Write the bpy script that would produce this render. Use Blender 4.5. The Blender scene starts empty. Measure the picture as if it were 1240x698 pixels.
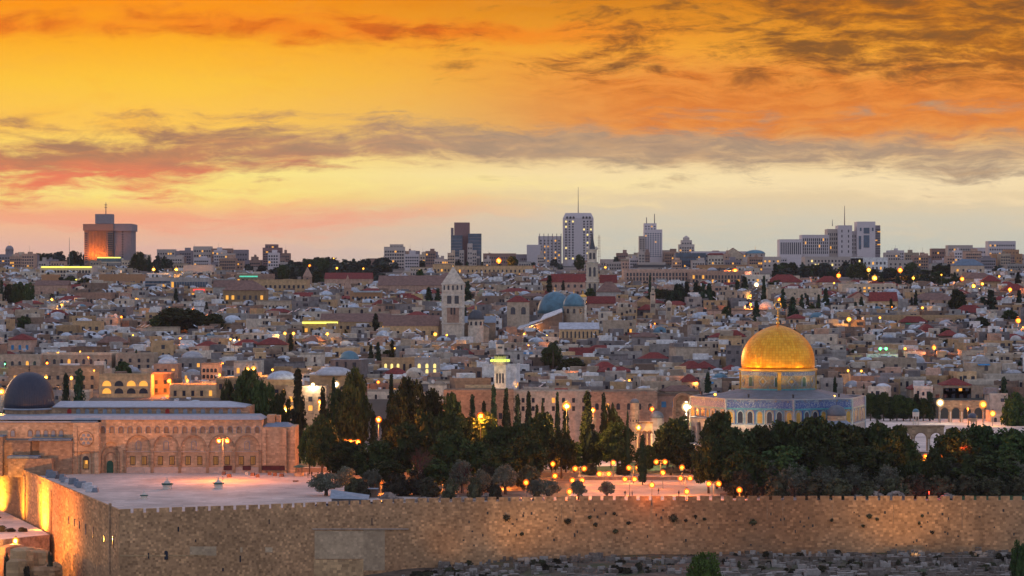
import bpy, math, random
import numpy as np
from mathutils import Vector, Matrix
random.seed(7); RNG = np.random.default_rng(7)
R = math.radians; PI = math.pi
SC = bpy.context.scene; COL = SC.collection

# ---------------------------------------------------------------- camera
F = 3000.0; H0 = 56.0
cam_d = bpy.data.cameras.new('camera'); cam = bpy.data.objects.new('camera', cam_d); COL.objects.link(cam)
cam.location = (0, 0, H0); cam.rotation_euler = (R(90), 0, 0)
cam_d.sensor_width = 36; cam_d.lens = 36 * F / 1240; cam_d.clip_start = 1; cam_d.clip_end = 60000
SC.camera = cam
SC.view_settings.view_transform = 'Standard'; SC.view_settings.look = 'None'
SC.view_settings.exposure = 0.0; SC.view_settings.gamma = 1; SC.view_settings.use_curve_mapping = False

# ---------------------------------------------------------------- node maths
class E:
    tree = None
    def __init__(s, v): s.v = v
    @staticmethod
    def op(kind, *a, clamp=False):
        n = E.tree.nodes.new('ShaderNodeMath'); n.operation = kind; n.use_clamp = clamp
        for i, x in enumerate(a):
            x = x.v if isinstance(x, E) else x
            if isinstance(x, (int, float)): n.inputs[i].default_value = x
            else: E.tree.links.new(x, n.inputs[i])
        return E(n.outputs[0])
    def __add__(s, o): return E.op('ADD', s, o)
    __radd__ = __add__
    def __sub__(s, o): return E.op('SUBTRACT', s, o)
    def __rsub__(s, o): return E.op('SUBTRACT', o, s)
    def __mul__(s, o): return E.op('MULTIPLY', s, o)
    __rmul__ = __mul__
    def __truediv__(s, o): return E.op('DIVIDE', s, o)
    def abs(s): return E.op('ABSOLUTE', s)
    def sat(s): return E.op('ADD', s, 0.0, clamp=True)
    def max(s, o): return E.op('MAXIMUM', s, o)
def sstep(x, a, b):
    n = E.tree.nodes.new('ShaderNodeMapRange'); n.interpolation_type = 'SMOOTHSTEP'
    E.tree.links.new(x.v, n.inputs[0]); n.inputs[1].default_value = a; n.inputs[2].default_value = b
    return E(n.outputs[0])
def srgb(c):
    return tuple(((v/255)/12.92 if v/255 <= .04045 else ((v/255+.055)/1.055)**2.4) for v in c) + (1,)
def ramp(x, stops, lin=False):
    n = E.tree.nodes.new('ShaderNodeValToRGB'); E.tree.links.new(x.v, n.inputs[0])
    el = n.color_ramp.elements
    while len(el) < len(stops): el.new(.5)
    for e, (p, c) in zip(el, stops): e.position = p; e.color = (tuple(c)+(1,))[:4] if lin else srgb(c)
    return n.outputs[0]
def mixc(f, a, b, mode='MIX'):
    n = E.tree.nodes.new('ShaderNodeMix'); n.data_type = 'RGBA'; n.blend_type = mode
    for k, x in ((0, f), (6, a), (7, b)):
        x = x.v if isinstance(x, E) else x
        if isinstance(x, (int, float)): n.inputs[k].default_value = x
        elif isinstance(x, tuple): n.inputs[k].default_value = x
        else: E.tree.links.new(x, n.inputs[k])
    return n.outputs[2]
def comb(x, y, z=0.0):
    n = E.tree.nodes.new('ShaderNodeCombineXYZ')
    for i, v in enumerate((x, y, z)):
        if isinstance(v, E): E.tree.links.new(v.v, n.inputs[i])
        else: n.inputs[i].default_value = v
    return n.outputs[0]
def noise(vec, scale, detail=4, rough=.5, dist=0):
    n = E.tree.nodes.new('ShaderNodeTexNoise')
    if vec is not None: E.tree.links.new(vec, n.inputs['Vector'])
    n.inputs['Scale'].default_value = scale; n.inputs['Detail'].default_value = detail
    n.inputs['Roughness'].default_value = rough; n.inputs['Distortion'].default_value = dist
    return E(n.outputs['Fac'])

# ---------------------------------------------------------------- world: dusk sky with cloud bands
SUN_AZ, SUN_EL = -24, 4
w = bpy.data.worlds.new('World'); SC.world = w; w.use_nodes = True
E.tree = w.node_tree; E.tree.nodes.clear()
tc = E.tree.nodes.new('ShaderNodeTexCoord'); sp = E.tree.nodes.new('ShaderNodeSeparateXYZ')
E.tree.links.new(tc.outputs['Generated'], sp.inputs[0])
dx, dy, dz = (E(o) for o in sp.outputs)
yy = dy.max(0.08)
s = dx / yy * 3.0; t = dz / yy * 3.0                      # thousandths of tangent: azimuth and height over the skyline
# in-frame: s -0.62..0.62, t 0..0.35
g = (t * (1/0.45)).sat()
P_ = lambda y: (349-y)/450
left = ramp(g, [(P_(330), (208,176,170)), (P_(300), (228,182,164)), (P_(268), (248,188,144)), (P_(240), (255,210,108)), (P_(212), (255,232,130)),
                (P_(150), (255,200,84)), (P_(100), (255,198,62)), (P_(50), (255,176,36)), (P_(0), (253,146,10)), (1, (225,120,20))])
right = ramp(g, [(P_(330), (188,190,184)), (P_(300), (198,198,184)), (P_(265), (214,204,180)), (P_(238), (232,208,166)), (P_(212), (250,224,172)),
                 (P_(160), (222,176,110)), (P_(110), (238,168,78)), (P_(60), (244,164,50)), (P_(0), (215,130,24)), (1, (190,110,30))])
sky = mixc(sstep(s, -.45, .15), left, right)
wob = noise(comb(s*2.2, t*5), 1.0, 3, .5)
t2 = t + (wob - .5) * .05 + (noise(comb(s*9, t*16 + 4), 1.0, 4, .6) - .5) * .022
streak = noise(comb(s*3.0 + 3, t2*26), 1.0, 9, .68, .3)
fine = noise(comb(s*15 + 7, t2*75), 1.0, 10, .66, .5)
blot = noise(comb(s*9.5 + 1.3, t2*34 + 5), 1.0, 11, .64, .6)
big = noise(comb(s*4.2 + 5.3, t2*13 + 2), 1.0, 8, .6, .5)
# faint cirrus everywhere
sky = mixc(sstep(fine*.5 + streak*.5, .42, .66)*.20, sky, mixc(sstep(t, .05, .3), srgb((250,214,160)), srgb((246,170,70))))
sky = mixc(sstep(blot*.5 + big*.5, .50, .68)*.22 * sstep(t, .12, .2), sky, srgb((240,132,36)))
# orange veil, upper right, and broken red streaks, upper left
m = sstep(streak*.9 + fine*.5 + big*.5 + .30 - (t2 - .222).abs()*11, .45, .98) * sstep(s, -.15, .2)
sky = mixc(m*.85, sky, mixc(sstep(fine, .35, .65), srgb((236,140,58)), srgb((222,118,42))))
m = sstep(streak*.7 + blot*.45 + fine*.3 - (t2 - .312).abs()*11 + .10, .52, .86) * (1 - sstep(s, -.1, .35))
sky = mixc(m*.9, sky, mixc(sstep(blot, .45, .65), srgb((246,134,30)), srgb((216,98,24))))
# bright pale streaks under the big band
m = sstep(streak*.9 + fine*.5 - (t2 - .125 - s*.012).abs()*9 + .0, .42, .82)
sky = mixc(m*.8, sky, mixc(sstep(s, -.4, .5), srgb((255,234,136)), srgb((254,230,184))))
# pink patches left
m = sstep(streak*1.0 + fine*.6 - (t2 - .090).abs()*12 + .0, .48, .9) * (1 - sstep(s, -.25, .10))
sky = mixc(m*.65, sky, srgb((246,152,126)))
# the grey-brown band, ragged above, drawn out below
cen = (t2 - .170 + (s - .2)*(s - .2)*.02).abs()
band = cen*-14 + .50 + (blot - .5)*1.35 + (streak - .5)*2.1 + (fine - .5)*.7 + (1 - sstep(s, -.5, .0))*.12
m = sstep(band, -.08, .55)
bandc = mixc(sstep(s, -.55, .1), srgb((196,122,88)), srgb((196,160,126)))
bandc = mixc(sstep(fine*.5 + blot*.5, .38, .62)*.85, bandc, mixc(sstep(s, -.5, .1), srgb((152,112,94)), srgb((158,138,120))))
bandc = mixc(sstep(streak, .55, .7)*.5, bandc, mixc(sstep(s, -.4, .2), srgb((214,140,92)), srgb((212,170,120))))
redge = (1 - sstep(t2, .140, .172)) * (1 - sstep(s, -.3, .0)) * sstep(streak, .3, .6)
bandc = mixc(redge*.9, bandc, srgb((240,114,86)))
sky = mixc(m*.92, sky, bandc)
# dark clouds upper right
fall = sstep(s, -.15, .45)
dk = blot*.95 + big*.55 + (fine - .5)*.8 + fall*.28 - (t - .30).abs()*1.5
m = sstep(dk, .76, 1.10) * sstep(t, .22, .27) * sstep(s, -.3, .05)
sky = mixc(m*.9, sky, mixc(sstep(fine*.5 + blot*.5, .42, .62), srgb((176,100,26)), srgb((116,76,42))))
# rest of the dome: dusk ambience over and behind the viewer
st = E.tree.nodes.new('ShaderNodeTexSky'); st.sky_type = 'NISHITA'; st.sun_disc = False
st.sun_elevation = R(SUN_EL); st.sun_rotation = R(SUN_AZ); st.altitude = 800
amb = mixc(sstep(dz, 0.0, .7), (.43,.43,.54,1), (.40,.43,.60,1))
amb = mixc(1.0, amb, mixc(1.0, st.outputs[0], (.05,.05,.05,1), 'MULTIPLY'), 'ADD')
front = sstep(dy, .35, .75) * (1 - sstep(dz, .18, .5))
sky = mixc(front, amb, sky)
bg = E.tree.nodes.new('ShaderNodeBackground'); wo = E.tree.nodes.new('ShaderNodeOutputWorld')
E.tree.links.new(sky, bg.inputs[0]); bg.inputs[1].default_value = 1.0
E.tree.links.new(bg.outputs[0], wo.inputs[0])
sl = bpy.data.lights.new('sun', 'SUN'); sun = bpy.data.objects.new('sun', sl); COL.objects.link(sun)
sl.energy = .7; sl.angle = R(10); sl.color = (1, .62, .32)
sd = Vector((math.sin(R(SUN_AZ))*math.cos(R(SUN_EL)), math.cos(R(SUN_AZ))*math.cos(R(SUN_EL)), math.sin(R(SUN_EL))))
sun.rotation_euler = sd.to_track_quat('Z', 'Y').to_euler()

# ---------------------------------------------------------------- terrain profile and picture helpers
PROF = [(640,0),(850,0),(893,6),(900,15.5),(1000,22.5),(1150,32),(1300,41),(1500,51),(1700,59),(2000,69),(2400,79),(2800,84),(3400,74),(6000,40)]
def zg(D): return float(np.interp(D, [p[0] for p in PROF], [p[1] for p in PROF]))
def gy(D): return 349 + F*(H0 - zg(D))/D
def Dof(y):
    a, b = 900, 2700
    for _ in range(40):
        m_ = (a+b)/2
        if gy(m_) > y: a = m_
        else: b = m_
    return a
def X(px, D): return (px-620)*D/F
def Z(py, D): return H0 - (py-349)*D/F

# ---------------------------------------------------------------- materials
MATS = {}
def mat(name, col, rough=.85, metal=0, var=.25, vscale=.6, stains=.2, emit=None, es=0, bump=0, spec=.3, brick=None, col2=None, plan=False):
    m = bpy.data.materials.new(name); m.use_nodes = True; MATS[name] = m
    E.tree = m.node_tree; bs = E.tree.nodes['Principled BSDF']
    tc = E.tree.nodes.new('ShaderNodeTexCoord'); ob = tc.outputs['Object']
    oi = E.tree.nodes.new('ShaderNodeObjectInfo')
    n1 = noise(ob, vscale, 5, .65)
    c0 = tuple(max(0, c*(1-var)) for c in col)+(1,); c1 = tuple(min(1, c*(1+var)) for c in col)+(1,)
    c = mixc(sstep(n1, .3, .7), c0, c1)
    if col2:
        n3 = noise(ob, vscale*.25, 4, .6)
        c = mixc(sstep(n3, .42, .68), c, tuple(col2)+(1,))
    if brick:
        bw, bh, mortar, k = brick
        geo = E.tree.nodes.new('ShaderNodeSeparateXYZ'); E.tree.links.new(ob, geo.inputs[0])
        row = E.op('FLOOR', E(geo.outputs[1 if plan else 2]) * (1/bh) + 200)
        wr = E.tree.nodes.new('ShaderNodeTexWhiteNoise'); wr.noise_dimensions = '1D'; E.tree.links.new(row.v, wr.inputs['W'])
        ux = (E(geo.outputs[0]) + E(geo.outputs[1])*(0 if plan else .9)) * (1/bw); cell = E.op('FLOOR', ux + E(wr.outputs[0])*9 + 500)
        wn = E.tree.nodes.new('ShaderNodeTexWhiteNoise'); wn.noise_dimensions = '2D'; E.tree.links.new(comb(cell, row), wn.inputs['Vector'])
        rcol = ramp(E(wn.outputs[0]), [(0, (.45,.43,.42)), (.12, (.72,.70,.68)), (.5, (.98,.97,.96)), (.85, (1.18,1.18,1.16)), (1, (1.75,1.75,1.72))], lin=True)
        c = mixc(k, c, mixc(1.0, c, rcol, 'MULTIPLY'))
    if stains:
        mp2 = E.tree.nodes.new('ShaderNodeMapping'); mp2.inputs['Scale'].default_value = (1, 1, .22); E.tree.links.new(ob, mp2.inputs[0])
        n2 = noise(mp2.outputs[0], vscale*1.7, 6, .7)
        c = mixc(sstep(n2, .5, .75)*stains, c, tuple(v*.4 for v in col)+(1,))
    hv = E.tree.nodes.new('ShaderNodeHueSaturation'); E.tree.links.new(c, hv.inputs['Color'])
    E.tree.links.new((E(oi.outputs['Random'])*(.75 if name.startswith('stone_') else .25) + (.62 if name.startswith('stone_') else .87)).v, hv.inputs['Value'])
    E.tree.links.new(hv.outputs[0], bs.inputs['Base Color'])
    bs.inputs['Roughness'].default_value = rough; bs.inputs['Metallic'].default_value = metal
    bs.inputs['Specular IOR Level'].default_value = spec
    if emit: bs.inputs['Emission Color'].default_value = tuple(emit)+(1,); bs.inputs['Emission Strength'].default_value = es
    if bump:
        bn = E.tree.nodes.new('ShaderNodeBump'); bn.inputs['Strength'].default_value = bump; bn.inputs['Distance'].default_value = .3
        E.tree.links.new(noise(ob, vscale*5, 6, .6).v, bn.inputs['Height']); E.tree.links.new(bn.outputs[0], bs.inputs['Normal'])
    return m
mat('stone_beige', (.46,.36,.26)); mat('stone_grey', (.36,.33,.30)); mat('stone_pink', (.46,.29,.21)); mat('stone_pale', (.62,.53,.42))
mat('stone_ochre', (.52,.34,.18)); mat('stone_brown', (.24,.165,.12)); mat('plaster_white', (.70,.69,.67), stains=.35); mat('stone_dusk', (.22,.20,.195))
STONES = ['stone_beige','stone_grey','stone_pink','stone_pale','stone_ochre','stone_brown','plaster_white','stone_dusk']
SNAME = {'stone_beige':'beige','stone_grey':'grey','stone_pink':'pinkish','stone_pale':'pale','stone_ochre':'ochre','stone_brown':'brown','plaster_white':'whitewashed','stone_dusk':'dusky'}
mat('roof_grey', (.42,.43,.46), var=.2); mat('roof_pale', (.55,.57,.60)); mat('roof_red', (.20,.036,.03), var=.35, vscale=1.2); mat('roof_brown', (.20,.115,.09), var=.25)
mat('roof_blue', (.16,.22,.29), var=.2); mat('roof_lead', (.20,.24,.29), rough=.5, var=.2, spec=.5); mat('roof_silver', (.36,.40,.46), rough=.45, var=.12, stains=.1)
mat('glass_dark', (.025,.03,.045), rough=.15, var=.2, stains=0, spec=.6); mat('glass_blue', (.03,.075,.13), rough=.15, var=.4, vscale=.15, stains=0, spec=.7)
mat('tank_black', (.03,.03,.035), rough=.5, stains=0); mat('tank_white', (.72,.74,.76), rough=.5, stains=.1); mat('panel', (.5,.56,.62), rough=.15, metal=.5, stains=0, spec=.8)
mat('metal_grey', (.16,.16,.17), rough=.5, metal=.4, stains=0); mat('metal_dark', (.05,.045,.045), rough=.6, stains=0); mat('metal_green', (.05,.11,.085), rough=.6)
def halomat(name, col, es):  # see-through glowing shell that paints the halo around a bulb
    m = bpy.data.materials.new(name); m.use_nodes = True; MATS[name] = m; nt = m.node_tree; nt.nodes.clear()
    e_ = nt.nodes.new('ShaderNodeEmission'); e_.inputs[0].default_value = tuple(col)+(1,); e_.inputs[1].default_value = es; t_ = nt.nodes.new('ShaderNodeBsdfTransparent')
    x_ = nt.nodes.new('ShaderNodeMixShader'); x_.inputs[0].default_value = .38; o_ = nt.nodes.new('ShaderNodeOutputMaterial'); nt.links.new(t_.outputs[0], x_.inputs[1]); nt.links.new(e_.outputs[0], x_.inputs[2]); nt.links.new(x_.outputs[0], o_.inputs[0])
halomat('globe_orange', (1,.16,.01), 1.7); halomat('globe_yellow', (1,.34,.03), 1.4); halomat('globe_white', (1,.62,.25), 1.4)
mat('window_lit', (.5,.3,.1), emit=(1,.42,.05), es=1.0, stains=0); mat('window_lit_pale', (.5,.45,.3), emit=(1,.75,.2), es=1.2, stains=0)
mat('window_dim', (.3,.18,.06), emit=(1,.42,.06), es=.13, stains=0, vscale=3)
mat('strip_lit', (.5,.5,.2), emit=(1,.9,.12), es=1.6, stains=0); mat('strip_green', (.3,.5,.2), emit=(.75,1,.08), es=1.8, stains=0)
mat('strip_red', (.5,.1,.1), emit=(1,.05,.05), es=1.4, stains=0); mat('strip_cyan', (.2,.5,.4), emit=(.1,.8,.5), es=.7, stains=0)
mat('bulb_orange', (1,.6,.2), emit=(1,.30,.02), es=3.6, stains=0, var=0); mat('bulb_yellow', (1,.8,.3), emit=(1,.45,.04), es=3.6, stains=0, var=0)
mat('bulb_white', (1,.95,.8), emit=(1,.82,.5), es=6, stains=0, var=0); mat('bulb_green', (.2,1,.3), emit=(.1,1,.22), es=4, stains=0, var=0); mat('bulb_red', (1,.1,.05), emit=(1,.04,.02), es=5, stains=0, var=0)
mat('wall_stone', (.53,.315,.165), var=.24, vscale=.07, brick=(.8,.55,.05,.72), stains=.55, bump=.3, col2=(.33,.175,.09))
mat('wall_stone_old', (.52,.34,.18), var=.2, vscale=.1, brick=(1.3,.7,.06,.6), stains=.45, bump=.4)
mat('wall_patch', (.50,.37,.24), var=.15, vscale=.4, brick=(1.0,.55,.03,.3), stains=.25)
mat('mosque_stone', (.50,.345,.215), var=.16, vscale=.3, brick=(.9,.5,.035,.45), stains=.3)
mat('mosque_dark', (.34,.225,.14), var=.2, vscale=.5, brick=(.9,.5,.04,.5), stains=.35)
mat('mosque_plinth', (.46,.37,.31), var=.12, vscale=.5, brick=(1.4,.7,.03,.3)); mat('madrasa_stone', (.33,.24,.165), var=.22, vscale=.25, brick=(1,.55,.04,.4), stains=.4)
mat('paving', (.62,.52,.46), var=.2, vscale=.06, brick=(3.0,2.4,.03,.25), stains=.45, plan=True); mat('soil', (.17,.12,.085), var=.5, vscale=.15, col2=(.10,.10,.05)); mat('plaza_stone', (.46,.34,.26), var=.18, vscale=.12, stains=.3, brick=(2.5,2.2,.03,.2), plan=True); mat('grass', (.035,.06,.018), var=.4, vscale=.6)
mat('terrain', (.17,.14,.12), var=.4, vscale=.05, col2=(.05,.055,.04)); mat('cemetery_ground', (.12,.09,.065), var=.5, vscale=.3, col2=(.04,.06,.022)); mat('asphalt', (.06,.058,.058))
mat('rubble', (.30,.25,.215), var=.4, vscale=.7, bump=.6); mat('tomb_stone', (.20,.175,.15), var=.3, vscale=1.2); mat('tomb_pale', (.36,.33,.30), var=.2, vscale=1.2); mat('tomb_brown', (.15,.12,.095), var=.3, vscale=1.2)
mat('lead_dome', (.05,.06,.09), rough=.42, var=.25, vscale=.8, stains=.3, spec=.6); mat('lead_dome_light', (.13,.145,.17), rough=.5, var=.2); mat('copper_blue', (.09,.20,.26), rough=.5, var=.25, vscale=.3, stains=.3)
mat('dome_slate', (.07,.08,.095), rough=.5); mat('dome_white', (.45,.50,.56), rough=.6, stains=.25); mat('dome_turquoise', (.22,.42,.46), rough=.6)
mat('hotel_brown', (.30,.19,.15), var=.08, stains=.05); mat('hotel_grey', (.27,.235,.25), var=.08, stains=.05); mat('tower_white', (.62,.55,.55), var=.06, stains=.05); mat('tower_cream', (.50,.42,.37), var=.08, stains=.05)
mat('brick_orange', (.42,.23,.12), var=.1); mat('tower_red', (.27,.16,.15), var=.08, stains=.05)
mat('bark', (.09,.065,.045), rough=.95, vscale=2); mat('bark_pale', (.2,.14,.11), rough=.95, vscale=2)
mat('cloth_red', (.35,.04,.03)); mat('cloth_blue', (.05,.22,.42)); mat('cloth_green', (.04,.25,.13)); mat('wood_door', (.02,.10,.07), rough=.6); mat('crate_brown', (.30,.14,.08)); mat('sign_dark', (.10,.03,.03))
mat('car_blue', (.06,.10,.20), rough=.3, stains=0, spec=.6); mat('car_white', (.6,.6,.62), rough=.3, stains=0, spec=.6); mat('rubber', (.02,.02,.02))
mat('skin', (.38,.22,.15), stains=0); mat('cloth_dark', (.03,.03,.04)); mat('cloth_grey', (.12,.12,.14)); mat('hair', (.015,.012,.01))
mat('marble', (.62,.56,.48), var=.12, vscale=.5, brick=(1.2,.9,.03,.3), stains=.1)
mat('tile_turquoise', (.08,.30,.34), rough=.35); mat('tile_ochre', (.50,.30,.06), rough=.35, stains=0); mat('tile_deep', (.03,.09,.28), rough=.35, stains=0); mat('tile_pale', (.32,.36,.38), rough=.35)
mat('gold_trim', (.95,.52,.10), rough=.3, metal=.9, stains=0, var=.1)

def leafmat(name, a, b):
    m = bpy.data.materials.new(name); m.use_nodes = True; MATS[name] = m
    E.tree = m.node_tree; bs = E.tree.nodes['Principled BSDF']
    tc = E.tree.nodes.new('ShaderNodeTexCoord'); n1 = noise(tc.outputs['Object'], .5, 4, .7); n2 = noise(tc.outputs['Object'], 3.0, 3, .7)
    c = mixc(sstep(n1*.6 + n2*.4, .35, .65), tuple(a)+(1,), tuple(b)+(1,))
    oi = E.tree.nodes.new('ShaderNodeObjectInfo'); hv = E.tree.nodes.new('ShaderNodeHueSaturation'); E.tree.links.new(c, hv.inputs['Color'])
    E.tree.links.new((E(oi.outputs['Random'])*.9 + .55).v, hv.inputs['Value']); E.tree.links.new((E(oi.outputs['Random'])*.07 + .45).v, hv.inputs['Hue'])
    E.tree.links.new(hv.outputs[0], bs.inputs['Base Color']); bs.inputs['Roughness'].default_value = .8; bs.inputs['Specular IOR Level'].default_value = .15
leafmat('leaf_cypress', (.014,.034,.018), (.036,.065,.028)); leafmat('leaf_pine', (.018,.040,.012), (.06,.085,.022)); leafmat('leaf_bush', (.04,.045,.025), (.09,.085,.045))
leafmat('leaf_olive', (.085,.095,.065), (.16,.165,.12)); leafmat('leaf_brown', (.09,.05,.035), (.15,.09,.06)); leafmat('leaf_far', (.03,.045,.04), (.055,.07,.05)); leafmat('leaf_bright', (.04,.08,.014), (.08,.13,.025))

def patterned(name, fn, rough=.4, metal=0, bump=None):
    m = bpy.data.materials.new(name); m.use_nodes = True; MATS[name] = m
    E.tree = m.node_tree; bs = E.tree.nodes['Principled BSDF']; tc = E.tree.nodes.new('ShaderNodeTexCoord')
    sep = E.tree.nodes.new('ShaderNodeSeparateXYZ'); E.tree.links.new(tc.outputs['Object'], sep.inputs[0])
    c, h = fn(tc.outputs['Object'], *(E(o) for o in sep.outputs))
    E.tree.links.new(c, bs.inputs['Base Color']); bs.inputs['Roughness'].default_value = rough; bs.inputs['Metallic'].default_value = metal
    if h is not None:
        bn = E.tree.nodes.new('ShaderNodeBump'); bn.inputs['Strength'].default_value = .25; bn.inputs['Distance'].default_value = .15
        E.tree.links.new(h.v, bn.inputs['Height']); E.tree.links.new(bn.outputs[0], bs.inputs['Normal'])
def _mosaic(ob, x, y, z):
    v = E.tree.nodes.new('ShaderNodeTexVoronoi'); v.inputs['Scale'].default_value = 1.9; E.tree.links.new(ob, v.inputs['Vector'])
    sp = E.tree.nodes.new('ShaderNodeSeparateColor'); E.tree.links.new(v.outputs['Color'], sp.inputs[0])
    c = ramp(E(sp.outputs[0]), [(0, (.03,.07,.22)), (.35, (.05,.10,.25)), (.55, (.07,.17,.28)), (.72, (.25,.29,.33)), (.85, (.04,.06,.18)), (1, (.26,.19,.08))], lin=True)
    n = noise(ob, .4, 3); return mixc(sstep(n, .35, .7)*.4, c, (.22,.30,.36,1)), None
patterned('tile_mosaic', _mosaic)
def _script(ob, x, y, z):
    n = noise(ob, 2.6, 4, .7, 1.5); return mixc(sstep(n, .5, .58), (.03,.08,.27,1), (.30,.36,.42,1)), None
patterned('tile_band', _script)
def _drum(ob, x, y, z):
    v = E.tree.nodes.new('ShaderNodeTexVoronoi'); v.inputs['Scale'].default_value = 2.2; E.tree.links.new(ob, v.inputs['Vector'])
    sp = E.tree.nodes.new('ShaderNodeSeparateColor'); E.tree.links.new(v.outputs['Color'], sp.inputs[0])
    return ramp(E(sp.outputs[0]), [(0, (.20,.14,.08)), (.4, (.28,.2,.11)), (.6, (.12,.16,.1)), (.8, (.30,.25,.18)), (1, (.07,.13,.20))], lin=True), None
patterned('tile_drum', _drum)
def _gold(ob, x, y, z):
    ang = E.op('ARCTAN2', y, x) * (72/(2*PI)); fr = E.op('FRACT', ang + 100); fz = E.op('FRACT', z*1.25 + 100)
    seam = (1 - sstep((fr - .5).abs(), .36, .48)) * (1 - sstep((fz - .5).abs(), .38, .48))
    cell = E.op('SINE', E.op('FLOOR', ang)*12.9898 + E.op('FLOOR', z*1.25)*78.233)*43758.5
    r = E.op('FRACT', cell)
    c = mixc(r, (.84,.33,.02,1), (1.0,.50,.045,1)); c = mixc((1-seam)*.32, c, (.40,.15,.012,1))
    n = noise(ob, .35, 4); c = mixc(sstep(n, .5, .75)*.25, c, (.55,.26,.04,1)); return c, seam
patterned('gold_leaf', _gold, .38, .88)
def _ribs(ob, x, y, z):
    ang = E.op('ARCTAN2', y, x) * (90/(2*PI)); fr = E.op('FRACT', ang + 100)
    seam = 1 - sstep((fr - .5).abs(), .25, .48); n = noise(ob, .9, 5, .7)
    c = mixc(sstep(n, .35, .7), (.014,.024,.05,1), (.026,.036,.062,1)); c = mixc((1-seam)*.4, c, (.07,.07,.085,1)); return c, seam
patterned('ribbed_lead', _ribs, .42, .3)

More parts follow.
